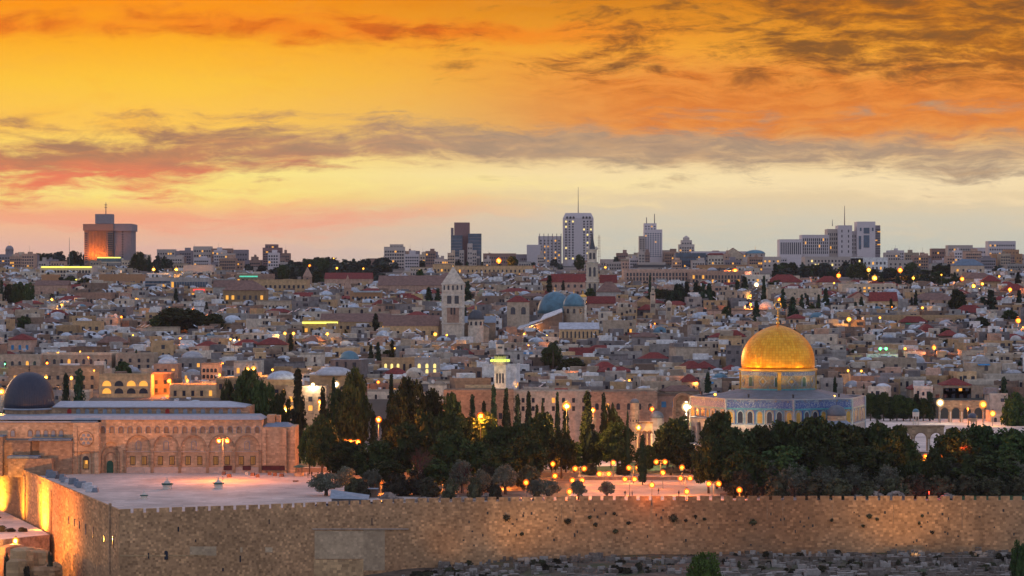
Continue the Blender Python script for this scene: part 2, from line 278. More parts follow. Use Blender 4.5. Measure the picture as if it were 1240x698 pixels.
# ---------------------------------------------------------------- mesh builder
class MB:
    def __init__(s): s.v = []; s.f = []; s.m = []; s.mats = []; s.cur = 0; s.sm = []; s.smooth = False
    def use(s, name):
        if name not in s.mats: s.mats.append(name)
        s.cur = s.mats.index(name); return s
    def add(s, vs, fs):
        o = len(s.v); s.v.extend(vs)
        for f in fs: s.f.append(tuple(i+o for i in f)); s.m.append(s.cur); s.sm.append(s.smooth)
        return s
    def box(s, x0, x1, y0, y1, z0, z1, top=True, bottom=True):
        vs = [(x0,y0,z0),(x1,y0,z0),(x1,y1,z0),(x0,y1,z0),(x0,y0,z1),(x1,y0,z1),(x1,y1,z1),(x0,y1,z1)]
        fs = [(0,1,5,4),(1,2,6,5),(2,3,7,6),(3,0,4,7)]
        if top: fs.append((4,5,6,7))
        if bottom: fs.append((3,2,1,0))
        return s.add(vs, fs)
    def prism(s, poly, z0, z1, cap=True):
        n = len(poly); vs = [(x,y,z0) for x,y in poly] + [(x,y,z1) for x,y in poly]
        fs = [(i,(i+1)%n,n+(i+1)%n,n+i) for i in range(n)]
        if cap: fs += [tuple(range(n,2*n)), tuple(range(n-1,-1,-1))]
        return s.add(vs, fs)
    def frustum(s, x0,x1,y0,y1,z0, a0,a1,b0,b1,z1):
        vs = [(x0,y0,z0),(x1,y0,z0),(x1,y1,z0),(x0,y1,z0),(a0,b0,z1),(a1,b0,z1),(a1,b1,z1),(a0,b1,z1)]
        return s.add(vs, [(0,1,5,4),(1,2,6,5),(2,3,7,6),(3,0,4,7),(4,5,6,7),(3,2,1,0)])
    def lathe(s, prof, n=24, cx=0, cy=0, a0=0, closed=True):
        o = []
        for r, z in prof:
            for k in range(n):
                a = a0 + 2*PI*k/n; o.append((cx + r*math.cos(a), cy + r*math.sin(a), z))
        fs = []
        for i in range(len(prof)-1):
            for k in range(n):
                k2 = (k+1) % n; fs.append((i*n+k, i*n+k2, (i+1)*n+k2, (i+1)*n+k))
        if closed: fs.append(tuple(range(n-1,-1,-1))); fs.append(tuple((len(prof)-1)*n+k for k in range(n)))
        return s.add(o, fs)
    def dome(s, r, h, z0, n=24, cx=0, cy=0, bulge=0, seg=8, p=1.0):
        prof = []
        for i in range(seg+1):
            a = PI/2*i/seg; rr = r*math.cos(a)**p*(1 + bulge*math.sin(2*a)); prof.append((max(rr, .02), z0 + h*math.sin(a)))
        old = s.smooth; s.smooth = True; s.lathe(prof, n, cx, cy); s.smooth = old; return s
    def tube(s, a, b, r0, r1=None, n=6):
        r1 = r0 if r1 is None else r1; a = Vector(a); b = Vector(b); d = (b-a).normalized()
        u = d.orthogonal().normalized(); v_ = d.cross(u)
        vs = [tuple(a + (u*math.cos(2*PI*k/n) + v_*math.sin(2*PI*k/n))*r0) for k in range(n)] + [tuple(b + (u*math.cos(2*PI*k/n) + v_*math.sin(2*PI*k/n))*r1) for k in range(n)]
        return s.add(vs, [(k,(k+1)%n,n+(k+1)%n,n+k) for k in range(n)] + [tuple(range(n-1,-1,-1)), tuple(range(n,2*n))])
    def ball(s, c, r, n=10, sq=1.0):
        prof = [(max(r*math.cos(a), .001), c[2] + r*sq*math.sin(a)) for a in [PI*(i/6-.5) for i in range(7)]]
        old = s.smooth; s.smooth = True; s.lathe(prof, n, c[0], c[1]); s.smooth = old; return s
    def arch(s, cx, z0, w, h, y0, y1, n=8, pt=0.0):
        """solid arched panel in the xz plane between y0 and y1; pt > 0 points the head"""
        r = w/2; zs = z0 + max(h - r*(1+pt), .01); pts = [(cx-r, z0), (cx+r, z0), (cx+r, zs)]
        for i in range(1, n):
            a = PI*i/n; pts.append((cx + r*math.cos(a), zs + r*(1+pt*math.sin(a))*math.sin(a)))
        pts.append((cx-r, zs)); m = len(pts)
        vs = [(x,y0,z) for x,z in pts] + [(x,y1,z) for x,z in pts]
        return s.add(vs, [(i,(i+1)%m,m+(i+1)%m,m+i) for i in range(m)] + [tuple(range(m)), tuple(range(2*m-1,m-1,-1))])
    def archring(s, cx, z0, w, h, t, y0, y1, n=12, pt=0.0, legs=True):
        """arched band of thickness t"""
        def line(r, rz):
            zs = z0 + h - (w/2)*(1+pt); o = [(cx+r, z0)] if legs else []
            for i in range(n+1):
                a = PI*i/n; o.append((cx + r*math.cos(a), zs + rz*(1+pt*math.sin(a))*math.sin(a)))
            if legs: o.append((cx-r, z0))
            return o
        A = line(w/2, w/2); B = line(w/2+t, w/2+t); m = len(A)
        vs = [(x,y0,z) for x,z in A] + [(x,y0,z) for x,z in B] + [(x,y1,z) for x,z in A] + [(x,y1,z) for x,z in B]
        fs = []
        for i in range(m-1):
            fs += [(i,i+1,m+i+1,m+i), (2*m+i,3*m+i,3*m+i+1,2*m+i+1), (m+i,m+i+1,3*m+i+1,3*m+i), (i,2*m+i,2*m+i+1,i+1)]
        return s.add(vs, fs)
    def wall_arches(s, x0, x1, z0, z1, y0, y1, ops, n=10):
        """a wall from x0 to x1 pierced by round-headed openings (cx, w, zbase, htop)"""
        ops = sorted(ops); x = x0
        for cx, w_, zb, zt in ops:
            s.box(x, cx-w_/2, y0, y1, z0, z1)
            if zb > z0 + .01: s.box(cx-w_/2, cx+w_/2, y0, y1, z0, zb)
            r = w_/2; zs = zt - r
            for i in range(n):
                a = PI - PI*i/n; b = PI - PI*(i+1)/n
                xa, za, xb, zb_ = cx+r*math.cos(a), zs+r*math.sin(a), cx+r*math.cos(b), zs+r*math.sin(b)
                s.add([(xa,y0,za),(xb,y0,zb_),(xb,y0,z1),(xa,y0,z1),(xa,y1,za),(xb,y1,zb_),(xb,y1,z1),(xa,y1,z1)], [(0,1,2,3),(7,6,5,4),(0,4,5,1),(3,2,6,7)])
            x = cx + w_/2
        s.box(x, x1, y0, y1, z0, z1); return s
    def mesh(s, name):
        me = bpy.data.meshes.new(name); me.from_pydata(s.v, [], s.f)
        for m in s.mats: me.materials.append(MATS[m])
        me.polygons.foreach_set('material_index', s.m); me.polygons.foreach_set('use_smooth', s.sm); me.update(); return me

OBJN = [0]
def part(name, mb, m, parent, label=None, loc=(0,0,0), rz=0, scale=None):
    if isinstance(mb, MB):
        if not mb.v: return None
        if m and not mb.mats: mb.use(m)
        me = mb.mesh(name)
    else: me = mb
    o = bpy.data.objects.new(name, me); COL.objects.link(o); o.parent = parent; o.location = loc; o.rotation_euler = (0,0,rz)
    if scale: o.scale = scale
    if label: o['label'] = label
    return o
def M(matname): b = MB(); b.use(matname); return b
BYLOOK = {}
REG = []      # things waiting for their final label: (object, look, px, py, fixed)
def reg(o, look, cat, group=None, px=None, py=None, fixed=False):
    o['category'] = cat
    if group: o['group'] = group
    if px is None:
        L = o.location; px = 620 + F*L.x/max(L.y, 1); py = 349 + F*(H0-L.z-4)/max(L.y, 1)
    REG.append((o, look, px, py, fixed)); BYLOOK[look] = o
def thing(name, look, cat, loc, rz=0, group=None, px=None, py=None, fixed=False, scale=None):
    o = bpy.data.objects.new(name, None); COL.objects.link(o); o.location = loc; o.rotation_euler = (0,0,rz); o.empty_display_size = 1
    if scale: o.scale = scale
    reg(o, look, cat, group, px, py, fixed); return o
def single(name, mb, m, look, cat, loc=(0,0,0), rz=0, group=None, px=None, py=None, fixed=False):
    o = part(name, mb, m, None, None, loc, rz); reg(o, look, cat, group, px, py, fixed); return o
def struct(name, mb, m, kind='structure'):
    o = part(name, mb, m, None); o['kind'] = kind; return o
def copy_tree(o, parent=None):
    c = o.copy(); COL.objects.link(c); c.parent = parent
    for ch in o.children: copy_tree(ch, c)
    return c
_wm = {}
def winmesh(w_, h_, mname, d=.16, arched=False):
    k = (round(w_,2), round(h_,2), mname, arched)
    if k not in _wm:
        b = M(mname)
        if arched: b.arch(0, -h_/2, w_, h_, -d/2, d/2, 6)
        else: b.box(-w_/2, w_/2, -d/2, d/2, -h_/2, h_/2)
        _wm[k] = b.mesh('window')
    return _wm[k]
LAND = []      # (px, py, phrase)
CLEAR = []     # (px0, px1, D0, D1, max height)
FOOT = []      # (X, Y, r)
def glow(parent, loc, power, color, r=.25, spot=None, aim=None, blend=.6):
    l = bpy.data.lights.new('light', 'SPOT' if spot else 'POINT'); l.energy = power; l.color = color; l.shadow_soft_size = r
    o = bpy.data.objects.new('light', l); COL.objects.link(o); o.parent = parent; o.location = loc
    if spot: l.spot_size = spot; l.spot_blend = blend; o.rotation_euler = (-(Vector(aim)-Vector(loc))).to_track_quat('Z', 'Y').to_euler()
    return o

def windows(root, w_, zlo, zhi, nx, nz, ww, wh, m='glass_dark', lit=.05, y=0, arched=False, cap=100, rnd=None, litm='window_lit', x0=None):
    rnd = rnd or random
    k = 0
    for j in range(nz):
        for i in range(nx):
            if k >= cap: return
            xx = (x0 if x0 is not None else -w_/2) + w_*(i+.5)/nx; zz = zlo + (zhi-zlo)*(j+.5)/nz
            mm = litm if rnd.random() < lit else m
            part('window', winmesh(ww, wh, mm, arched=arched), None, root, loc=(xx, y-.0, zz)); k += 1

def block(px0, px1, yt, D, look, mt='stone_beige', cat='building', name='stone_building', depth=None, roof='flat', rmat='roof_grey', rh=None, nx=0, nz=0,
          wy=None, ww=None, wh=None, wm='glass_dark', lit=.06, arched=False, rz=0, group=None, clear=None, land=None, base=None, parapet=True, fixed=False, litm='window_lit', extra=None):
    """a building whose front spans px0..px1 and whose eave is at picture row yt when it stands D metres off"""
    u = D/F; W = (px1-px0)*u; zb = zg(D) if base is None else base; zt = Z(yt, D); dp = depth or min(max(W*.6, 10), 26)
    r = thing(name, look, cat, (X((px0+px1)/2, D), D, zb), R(rz), group, (px0+px1)/2, yt+6, fixed)
    h = zt - zb
    b = M(mt); b.box(-W/2, W/2, 0, dp, -8, h)
    part('wall', b, None, r)
    if roof == 'flat':
        b = M(rmat); b.box(-W/2+.3, W/2-.3, .3, dp-.3, h+.003, h+.12); part('roof', b, None, r)
        if parapet:
            b = M(mt); t = .3; ph = .7
            b.box(-W/2, W/2, -.02, t, h-.002, h+ph); b.box(-W/2, W/2, dp-t, dp+.02, h-.002, h+ph); b.box(-W/2-.02, -W/2+t, t, dp-t, h-.002, h+ph); b.box(W/2-t, W/2+.02, t, dp-t, h-.002, h+ph)
            part('parapet', b, None, r)
    elif roof == 'hip':
        rh_ = rh or W*.16; b = M(rmat); e = .4; hw = min(W, dp)/2*.95
        b.box(-W/2-e, W/2+e, -e, dp+e, h, h+.25)
        b.frustum(-W/2-e, W/2+e, -e, dp+e, h+.25, -W/2+hw, W/2-hw, dp/2-.1, dp/2+.1, h+rh_) if W >= dp else b.frustum(-W/2-e, W/2+e, -e, dp+e, h+.25, -.1, .1, hw, dp-hw, h+rh_)
        part('roof', b, None, r)
    elif roof == 'gablex':      # ridge along x: the front slope faces the viewer
        rh_ = rh or W*.14; b = M(rmat); e = .3
        b.add([(-W/2-e,-e,h),(W/2+e,-e,h),(W/2+e,dp+e,h),(-W/2-e,dp+e,h),(-W/2-e,dp/2,h+rh_),(W/2+e,dp/2,h+rh_)], [(0,1,5,4),(2,3,4,5),(1,2,5),(3,0,4),(3,2,1,0)])
        part('roof', b, None, r)
    elif roof == 'gabley':      # gable end faces the viewer
        rh_ = rh or W*.3; b = M(mt); b.add([(-W/2,0,h),(W/2,0,h),(0,0,h+rh_),(-W/2,.4,h),(W/2,.4,h),(0,.4,h+rh_)], [(0,1,2),(5,4,3),(1,4,5,2),(0,2,5,3)]); part('gable', b, None, r)
        b = M(rmat); b.add([(-W/2-.3,-.2,h-.1),(0,-.2,h+rh_+.12),(W/2+.3,-.2,h-.1),(-W/2-.3,dp,h-.1),(0,dp,h+rh_+.12),(W/2+.3,dp,h-.1),(-W/2-.3,-.2,h+.15),(0,-.2,h+rh_+.4),(W/2+.3,-.2,h+.15),(-W/2-.3,dp,h+.15),(0,dp,h+rh_+.4),(W/2+.3,dp,h+.15)],
                [(6,7,10,9),(7,8,11,10),(0,1,7,6),(1,2,8,7),(0,6,9,3),(2,5,11,8),(0,3,4,1),(1,4,5,2)])
        part('roof', b, None, r)
    elif roof == 'dome':
        b = M(rmat); b.dome(W*.42, rh or W*.28, h, 20, 0, dp/2); part('dome', b, None, r)
    if nx and nz:
        a, c = wy or (yt+2, yt+2+nz*5)
        zl, zh = Z(c, D)-zb, Z(a, D)-zb
        ww_ = ww or min(W/nx*.45, 1.4); wh_ = wh or (zh-zl)/nz*.55
        windows(r, W*.94, zl, zh, nx, nz, ww_, wh_, wm, lit, arched=arched, litm=litm)
    FOOT.append((X((px0+px1)/2, D), D+dp/2, max(W, dp)*.52))
    CLEAR.append((px0-2, px1+2, D-130, D-1, clear if clear is not None else 5))
    if land: LAND.append(((px0+px1)/2, yt+10, land))
    return r

def attach(child, parent, name):
    """make a separately built wing, storey or strip a part of its building"""
    if isinstance(parent, str): parent = BYLOOK[parent]
    global REG
    REG[:] = [x for x in REG if x[0] is not child]
    off = child.location - parent.location
    for k in ('label', 'category', 'group'):
        if k in child.keys(): del child[k]
    if child.type == 'MESH': child.parent = parent; child.location = off; child.name = name; return child
    kids = list(child.children); main = next(k for k in kids if k.name.startswith('wall')); main.parent = parent; main.location = main.location + off; main.name = name
    for k in kids:
        if k is not main: k.parent = main
    bpy.data.objects.remove(child); return main
# ---------------------------------------------------------------- foliage
def leaves(pts, size, rng, squash=1.0):
    n = len(pts); nrm = rng.normal(size=(n,3)); nrm[:,2] = np.abs(nrm[:,2])*.8+.15; nrm /= np.linalg.norm(nrm, axis=1)[:,None]
    u = np.cross(nrm, rng.normal(size=(n,3))); u /= np.linalg.norm(u, axis=1)[:,None]; v = np.cross(nrm, u)
    sz = size*rng.uniform(.55, 1.35, n)[:,None]
    q = np.stack([pts-u*sz-v*sz*.6, pts+u*sz-v*sz*.6, pts+u*sz*.6+v*sz*.8, pts-u*sz*.6+v*sz*.8], 1)
    return q.reshape(-1,3)
def crown_mesh(name, prof, n, size, rng, mt, clumps=40, core=.72, lump=.18, hgap=0):
    """prof(f) -> radius at height fraction f; unit height 1..; returns mesh, height normalised by caller"""
    H, rad = prof
    P = []
    cc = []
    for k in range(clumps):
        f = rng.uniform(0.02, .98); a = rng.uniform(0, 2*PI); r0 = rad(f)*rng.uniform(.55, 1.0)
        cc.append((math.cos(a)*r0, math.sin(a)*r0, f*H[1] + (1-f)*H[0], rng.uniform(.5, 1.1)))
    per = n//clumps
    rm = max(rad(f/10) for f in range(1,10))
    for cx, cy, cz, k in cc:
        cr = rm*lump*1.9*k; d = rng.normal(size=(per,3)); d /= np.linalg.norm(d, axis=1)[:,None]; rr = cr*rng.uniform(.45, 1, per)[:,None]
        p = d*rr*np.array([1,1,.75 if H[1]-H[0] < 3*rm else 1.5]) + np.array([cx, cy, cz]); P.append(p)
    P = np.concatenate(P); q = leaves(P, size, rng); nq = len(P)
    vs = [tuple(x) for x in q]; fs = [(4*i,4*i+1,4*i+2,4*i+3) for i in range(nq)]
    b = MB(); b.use(mt); b.add(vs, fs)
    if core:
        seg = 7; ns = 10; ring = []
        for i in range(seg+1):
            f = i/seg
            for k in range(ns):
                r0 = max(rad(min(max(f, .03), .97))*core*rng.uniform(.7, 1.05), .03); a = 2*PI*k/ns
                ring.append((r0*math.cos(a), r0*math.sin(a), H[0] + (H[1]-H[0])*(.06 + .86*f)))
        b.add(ring, [(i*ns+k, i*ns+(k+1)%ns, (i+1)*ns+(k+1)%ns, (i+1)*ns+k) for i in range(seg) for k in range(ns)])
    return b.mesh(name)
TREES = {}
def make_trees():
    for kind, count in (('cypress',3),('pine',4),('bush',3),('olive',3),('far',3),('palm',1),('bare',2),('bright',1)):
        TREES[kind] = []
        for v in range(count):
            g = np.random.default_rng(hash((kind=='pine', v, len(kind))) % 9999 + 3)
            tr = M('bark'); crown = None
            if kind == 'cypress':    # unit: height 10, radius ~1.3
                crown = crown_mesh('crown', ((.7, 10), lambda f: 1.25*(math.sin(PI*min(f*.9+.1,1)**.75)**.8)*(1-.25*f)+.08), 3000, .17, g, 'leaf_cypress', 90, .78, .2)
                tr.tube((0,0,-.5), (0,0,6), .22, .06)
            elif kind == 'pine':     # height 10, radius 4.5
                crown = crown_mesh('crown', ((2.6, 10), lambda f: 4.4*math.sin(PI*min(f*.82+.14,1))**.55), 4600, .29, g, 'leaf_pine', 40, .48, .225)
                tr.tube((0,0,-.5), (.2,0,4), .38, .26)
                for k in range(5): a = k*1.3+v; tr.tube((.2,0,3), (2.4*math.cos(a), 2.4*math.sin(a), 6.2), .18, .06)
            elif kind == 'bright':
                crown = crown_mesh('crown', ((.3, 10), lambda f: 5*math.sin(PI*min(f*.8+.18,1))**.6), 6000, .22, g, 'leaf_bright', 80, .7, .18); tr.tube((0,0,-1), (0,0,5), .4, .2)
            elif kind == 'bush':     # height 4, radius 2.6
                crown = crown_mesh('crown', ((.1, 4), lambda f: 2.5*math.sin(PI*min(f*.75+.22,1))**.6), 2200, .2, g, 'leaf_bush', 36, .7, .2); tr.tube((0,0,-.5), (0,0,2), .16, .08)
            elif kind == 'olive':    # height 6, radius 3.4
                crown = crown_mesh('crown', ((2.0, 6), lambda f: 3.2*math.sin(PI*min(f*.8+.16,1))**.6), 2600, .2, g, 'leaf_olive', 30, .5, .24)
                tr.tube((0,0,-.5), (.3,0,1.4), .55, .38); 
                for k in range(4): a = k*1.6+v; tr.tube((.25,0,1.2), (1.7*math.cos(a), 1.7*math.sin(a), 3.6), .24, .08)
            elif kind == 'far':
                crown = crown_mesh('crown', ((.3, 10), lambda f: 4.6*math.sin(PI*min(f*.8+.17,1))**.6), 1300, .48, g, 'leaf_far', 40, .75, .2); tr.tube((0,0,-1), (0,0,5), .35, .2)
            elif kind == 'bare':
                tr = M('bark_pale'); bz = M('leaf_brown'); rr = random.Random(v+4)
                def grow(p, d, L, r0, lv):
                    q = p + d*L; (tr if lv < 2 else bz).tube(p, q, r0, r0*.62, 4)
                    if lv < 5:
                        for k in range(3 if lv else 5):
                            dd = (d + Vector((rr.uniform(-1,1), rr.uniform(-1,1), rr.uniform(-.3,.55)))*.85).normalized(); grow(q, dd, L*rr.uniform(.6,.82), r0*.55, lv+1)
                grow(Vector((0,0,-.4)), Vector((.05,0,1)), 2.4, .3, 0); crown = bz.mesh('crown')
            elif kind == 'palm':
                tr.tube((0,0,-.5), (0,0,7), .3, .22); b = M('leaf_pine')
                for k in range(26):
                    a = k*2.4; el = random.uniform(-.4, .9); L = 2.6; p = Vector((0,0,7)); prev = p; 
                    for j in range(5):
                        q = prev + Vector((math.cos(a)*math.cos(el), math.sin(a)*math.cos(el), math.sin(el)))*L/5; el -= .35
                        sd_ = Vector((-math.sin(a), math.cos(a), 0))*.28*(1-j/6); dr = Vector((0,0,-.12))
                        b.add([tuple(prev-sd_+dr), tuple(prev), tuple(q), tuple(q-sd_+dr), tuple(prev+sd_+dr), tuple(q+sd_+dr)], [(0,1,2,3),(1,4,5,2)]); prev = q
                crown = b.mesh('crown')
            TREES[kind].append((tr.mesh('trunk'), crown))
make_trees()
TH = {'cypress':(10,1.4),'pine':(10,4.6),'bush':(4,2.6),'olive':(6,3.5),'far':(10,4.8),'palm':(8.5,2.6),'bare':(8,4.5),'bright':(10,5.2)}
TLOOK = {'cypress':('cypress_tree','tall dark slender cypress','tree'),'pine':('pine_tree','broad dark green pine','tree'),'bush':('shrub','low rounded green shrub','shrub'),
         'olive':('olive_tree','grey-green olive tree','tree'),'far':('tree','dim green leafy tree','tree'),'palm':('palm_tree','palm with drooping fronds','palm tree'),
         'bare':('bare_tree','leafless brown tree of fine twigs','tree'),'bright':('leafy_tree','fresh green leafy tree','tree')}
def tree(kind, px, yt, wpx, D, z=None, look=None, group=None, v=None, crownmat=None):
    """top at picture row yt, crown wpx wide, standing D metres off"""
    zb = zg(D) if z is None else z; h = max(Z(yt, D) - zb, 1.0); H_, R_ = TH[kind]; sx = wpx*D/F/2/R_; sz = h/H_
    nm, lk, cat = TLOOK[kind]
    size = 'tall ' if h > 15 and kind not in ('cypress','bush') else ('small ' if (h < 7 and kind in ('cypress','pine','far','olive')) else '')
    lk = look or (size + lk).replace('small tall', 'short')
    r = thing(nm, lk, cat, (X(px, D), D, zb), random.uniform(0, 6.28), group, px, yt + .4*h*F/D, scale=(sx, sx, sz))
    tm, cm = TREES[kind][v if v is not None else random.randrange(len(TREES[kind]))]
    part('trunk', tm, None, r); part('crown', cm, None, r)
    return r

# ================================================================ SETTING
def sheet(name, poly, z, m, kind='structure'):
    b = M(m); b.add([(x, y, z) for x, y in poly], [tuple(range(len(poly)))]); return struct(name, b, None, kind)
b = M('terrain'); rows = [846, 850, 893, 900] + list(range(920, 1800, 40)) + [1900, 2000, 2200, 2400, 2600, 2800, 3400, 5000, 9000, 30000]
xs = [-20000, -6000, -2500] + list(range(-1200, 1201, 60)) + [2500, 6000, 20000]
vs = []
for D in rows:
    for x in xs: vs.append((x, D, (zg(D) if D > 850 else -1) + (random.uniform(-.6, .6) if D > 900 else 0)))
n = len(xs); b.add(vs, [(i*n+k, i*n+k+1, (i+1)*n+k+1, (i+1)*n+k) for i in range(len(rows)-1) for k in range(n-1)]); struct('terrain', b, None)

ZT = 2.0
EW = [(144, 604.5), (300, 616), (490, 635.3), (700, 642.9), (1400, 642.9)]
EWP = [(X(p, D), D) for p, D in EW]
SWP = [EWP[0], (X(20, 750), 750), (X(-40, 800), 800)]
def ewD(x):
    return float(np.interp(x, [p[0] for p in EWP], [p[1] for p in EWP]))
b = M('cemetery_ground')        # ground outside the walls, seen over the valley
gx = list(range(-420, 421, 12)); gyy = [-400, 0, 300, 480, 560, 580] + list(range(590, 850, 6)) + [860]
def zcem(x, y):
    z = float(np.interp(x, [-110, -70, -20, 30, 120, 260], [-23, -20, -15.5, -13.2, -12.6, -12.6]))
    z -= max(0, 640 - y)*.035
    if y < 580: z -= (580-y)*.25 if y > 300 else 70
    if x < -96: z = -26 + (max(0, y-650))*.05
    return z + .35*math.sin(x*.31+y*.17) + .25*math.sin(x*.83-y*.41)
vs = [(x, y, zcem(x, y)) for y in gyy for x in gx]; n = len(gx)
b.add(vs, [(i*n+k, i*n+k+1, (i+1)*n+k+1, (i+1)*n+k) for i in range(len(gyy)-1) for k in range(n-1)]); struct('ground', b, None)
# the raised esplanade
inner = [(EWP[0][0]+.9, EWP[0][1]+.9)] + [(x, y+.8) for x, y in EWP[1:]] + [(400, 846), (-172, 846), (-172, 800), (X(20, 750)+.9, 750)]
b = M('paving'); b.prism(inner, -26, 0); o = struct('esplanade', b, None)
b = M('asphalt'); rp = [(X(p, ewD(X(p, 640))), ewD(X(p, 640))) for p in (380, 490, 700, 1400)]
struct('road', M('asphalt').add([(X(376, 640), ewD(X(376,640))+1.6, .008)] + [(x, y+1.6, .008) for x, y in rp[1:3]] + [(rp[2][0], rp[2][1]+6, .008), (rp[1][0], rp[1][1]+6, .008), (X(376,640), ewD(X(376,640))+6, .008)], [(0,1,2,3,4,5)]), None)
def pp(*a): return [(X(p, 168000/(y-349)), 168000/(y-349)) for p, y in a]
sheet('garden_soil', pp((455,601),(560,603.5),(690,602),(700,575),(880,573),(900,600),(1400,602),(1400,552),(700,552),(362,549),(360,566),(385,570),(412,585)), .004, 'soil')
sheet('grass', pp((355,562),(405,560),(440,548),(362,548)), .012, 'grass', 'stuff'); sheet('grass', pp((690,571),(1000,571),(1010,560),(690,560)), .012, 'grass', 'stuff')
sheet('grass', pp((1140,600.5),(1400,600.5),(1400,594),(1170,594)), .3, 'grass', 'stuff')
sheet('plaza', pp((692,601.5),(700,579),(730,573.5),(872,574.5),(905,601.5)), .012, 'plaza_stone'); sheet('path', pp((620,562),(700,556),(760,560),(760,564),(690,566),(640,570)), .016, 'paving')
sheet('path', pp((362,566),(412,566),(402,572),(380,577),(362,572)), .02, 'paving')
# upper platform of the shrine
PZ = 9.0
b = M('mosque_plinth'); b.prism([(X(905, 712), 712), (X(1400, 712), 712), (X(1400, 890), 890), (X(815, 890), 890), (X(815, 790), 790), (X(842, 742), 742)], .02, PZ - .12); struct('platform', b, None)
b = M('paving'); b.prism([(X(904.5, 711.6), 711.6), (X(1400, 711.6), 711.6), (X(1400, 890.4), 890.4), (X(814.5, 890.4), 890.4), (X(814.5, 789.6), 789.6), (X(841.5, 741.6), 741.6)], PZ - .118, PZ); struct('platform_paving', b, None)

# ================================================================ CITY WALLS
r = thing('city_wall', 'long battlemented brown stone wall across the foreground with cemetery below', 'wall', (EWP[2][0], EWP[2][1], -14), px=700, py=640, fixed=True)
ox, oy, oz = EWP[2][0], EWP[2][1], -14
def run(pts): 
    for a, c in zip(pts[:-1], pts[1:]): yield Vector((*a, 0)), Vector((*c, 0))
b = M('wall_stone'); cren = MB(); cren.use('wall_stone'); T = 1.6
pts = [(x-ox, y-oy) for x, y in EWP]
for a, c in run(pts):
    d = (c-a).normalized(); nn = Vector((-d.y, d.x, 0))
    b.prism([(a.x, a.y), (c.x, c.y), (c.x+nn.x*T, c.y+nn.y*T), (a.x+nn.x*T, a.y+nn.y*T)], -14, ZT - 1.15 - oz)
    L = (c-a).length; k = 0; per = 3.35 if a.x+ox < X(300, 616) - 1 else 3.1; N = max(1, round(L/per)); per = L/N
    for k in range(N):
        p = a + d*(k*per + .4*random.uniform(.8, 1.2)); q = a + d*(k*per + per - .4*random.uniform(.8, 1.2)); hh = ZT - oz + random.uniform(-.08, .06)
        cren.prism([(p.x, p.y), (q.x, q.y), (q.x+nn.x*.6, q.y+nn.y*.6), (p.x+nn.x*.6, p.y+nn.y*.6)], ZT-1.15-oz+.002, hh)
part('wall', b, None, r); part('battlement', cren, None, r)
def on_wall(px, py, pts_=EW):
    D = 620
    for _ in range(6): D = ewD(X(px, D))
    return X(px, D)-ox, D-oy, Z(py, D)-oz
def wpatch(px0, px1, y0, y1, m, name, proud, lab=None):
    a = on_wall(px0, y1); c = on_wall(px1, y0); b = M(m); e = on_wall(px0, y0); f_ = on_wall(px1, y1)
    b.add([(a[0], a[1]-proud, a[2]), (f_[0], f_[1]-proud, f_[2]), (c[0], c[1]-proud, c[2]), (e[0], e[1]-proud, e[2]), (a[0], a[1]+.3, a[2]), (f_[0], f_[1]+.3, f_[2]), (c[0], c[1]+.3, c[2]), (e[0], e[1]+.3, e[2])],
          [(0,1,2,3),(3,2,6,7),(1,5,6,2),(4,0,3,7),(4,5,1,0)])
    return part(name, b, None, r, lab)
wpatch(381, 461, 643, 677, 'wall_patch', 'repair_patch', .07, 'pale smooth repaired patch of wall'); wpatch(440, 466, 641.5, 691, 'wall_patch', 'repair_patch', .09)
wpatch(378, 495, 640.2, 641.4, 'mosque_plinth', 'ledge', .25)
wpatch(230, 262, 662, 673, 'wall_patch', 'stone_course', .05); wpatch(291, 330, 663, 669, 'wall_patch', 'stone_course', .05); wpatch(145, 250, 672, 674, 'wall_stone_old', 'stone_course', .12)
wpatch(380, 440, 678, 698, 'wall_stone_old', 'stone_course', .1)
for px, py, w_, h_ in ((201, 672.5, 5, 11), (180, 673, 1.5, 7), (216, 641, 1.8, 6), (291, 677, 1.6, 8), (326, 632, 1, 6), (450.5, 632, 1, 9), (237, 655, 1.2, 3), (270, 690, 2, 4)):
    p = on_wall(px, py); part('loophole' if w_ < 4 else 'window', winmesh(w_/4.9, h_/4.9, 'glass_dark', .3, w_ > 4), None, r, loc=p)
for i in range(70):     # putlog holes and missing stones
    px = random.uniform(560, 1235); py = random.uniform(616, 662); p = on_wall(px, py); part('hole', winmesh(random.choice((.35,.5)), random.choice((.4,.7)), 'metal_dark', .12), None, r, loc=p)
for px in (680, 929, 948, 1082, 1165, 694, 1008):
    p = on_wall(px, 614); b = M('mosque_dark'); b.box(-.09, .09, -.08, .2, -random.uniform(2, 6), .6); part('drain_stain_strip', b, None, r, loc=(p[0], p[1], p[2]))
LAND.append((700, 640, 'the front wall'))
def blob_plant(look, x, y, z, rad, m='leaf_bush', group=None):
    g = np.random.default_rng(int(abs(x*31+z*17)) + 5); d = g.normal(size=(200,3)); d /= np.linalg.norm(d, axis=1)[:,None]
    P = d*(g.uniform(.2, 1, 200)[:,None])*np.array([rad, rad*.5, rad*.85]); q = leaves(P, .16, g)
    b = M(m); b.add([tuple(v) for v in q], [(4*i,4*i+1,4*i+2,4*i+3) for i in range(200)]); b.ball((0, .1, 0), rad*.45, 8)
    return single('wall_shrub', b, None, look, 'plant', (x, y, z), group=group)
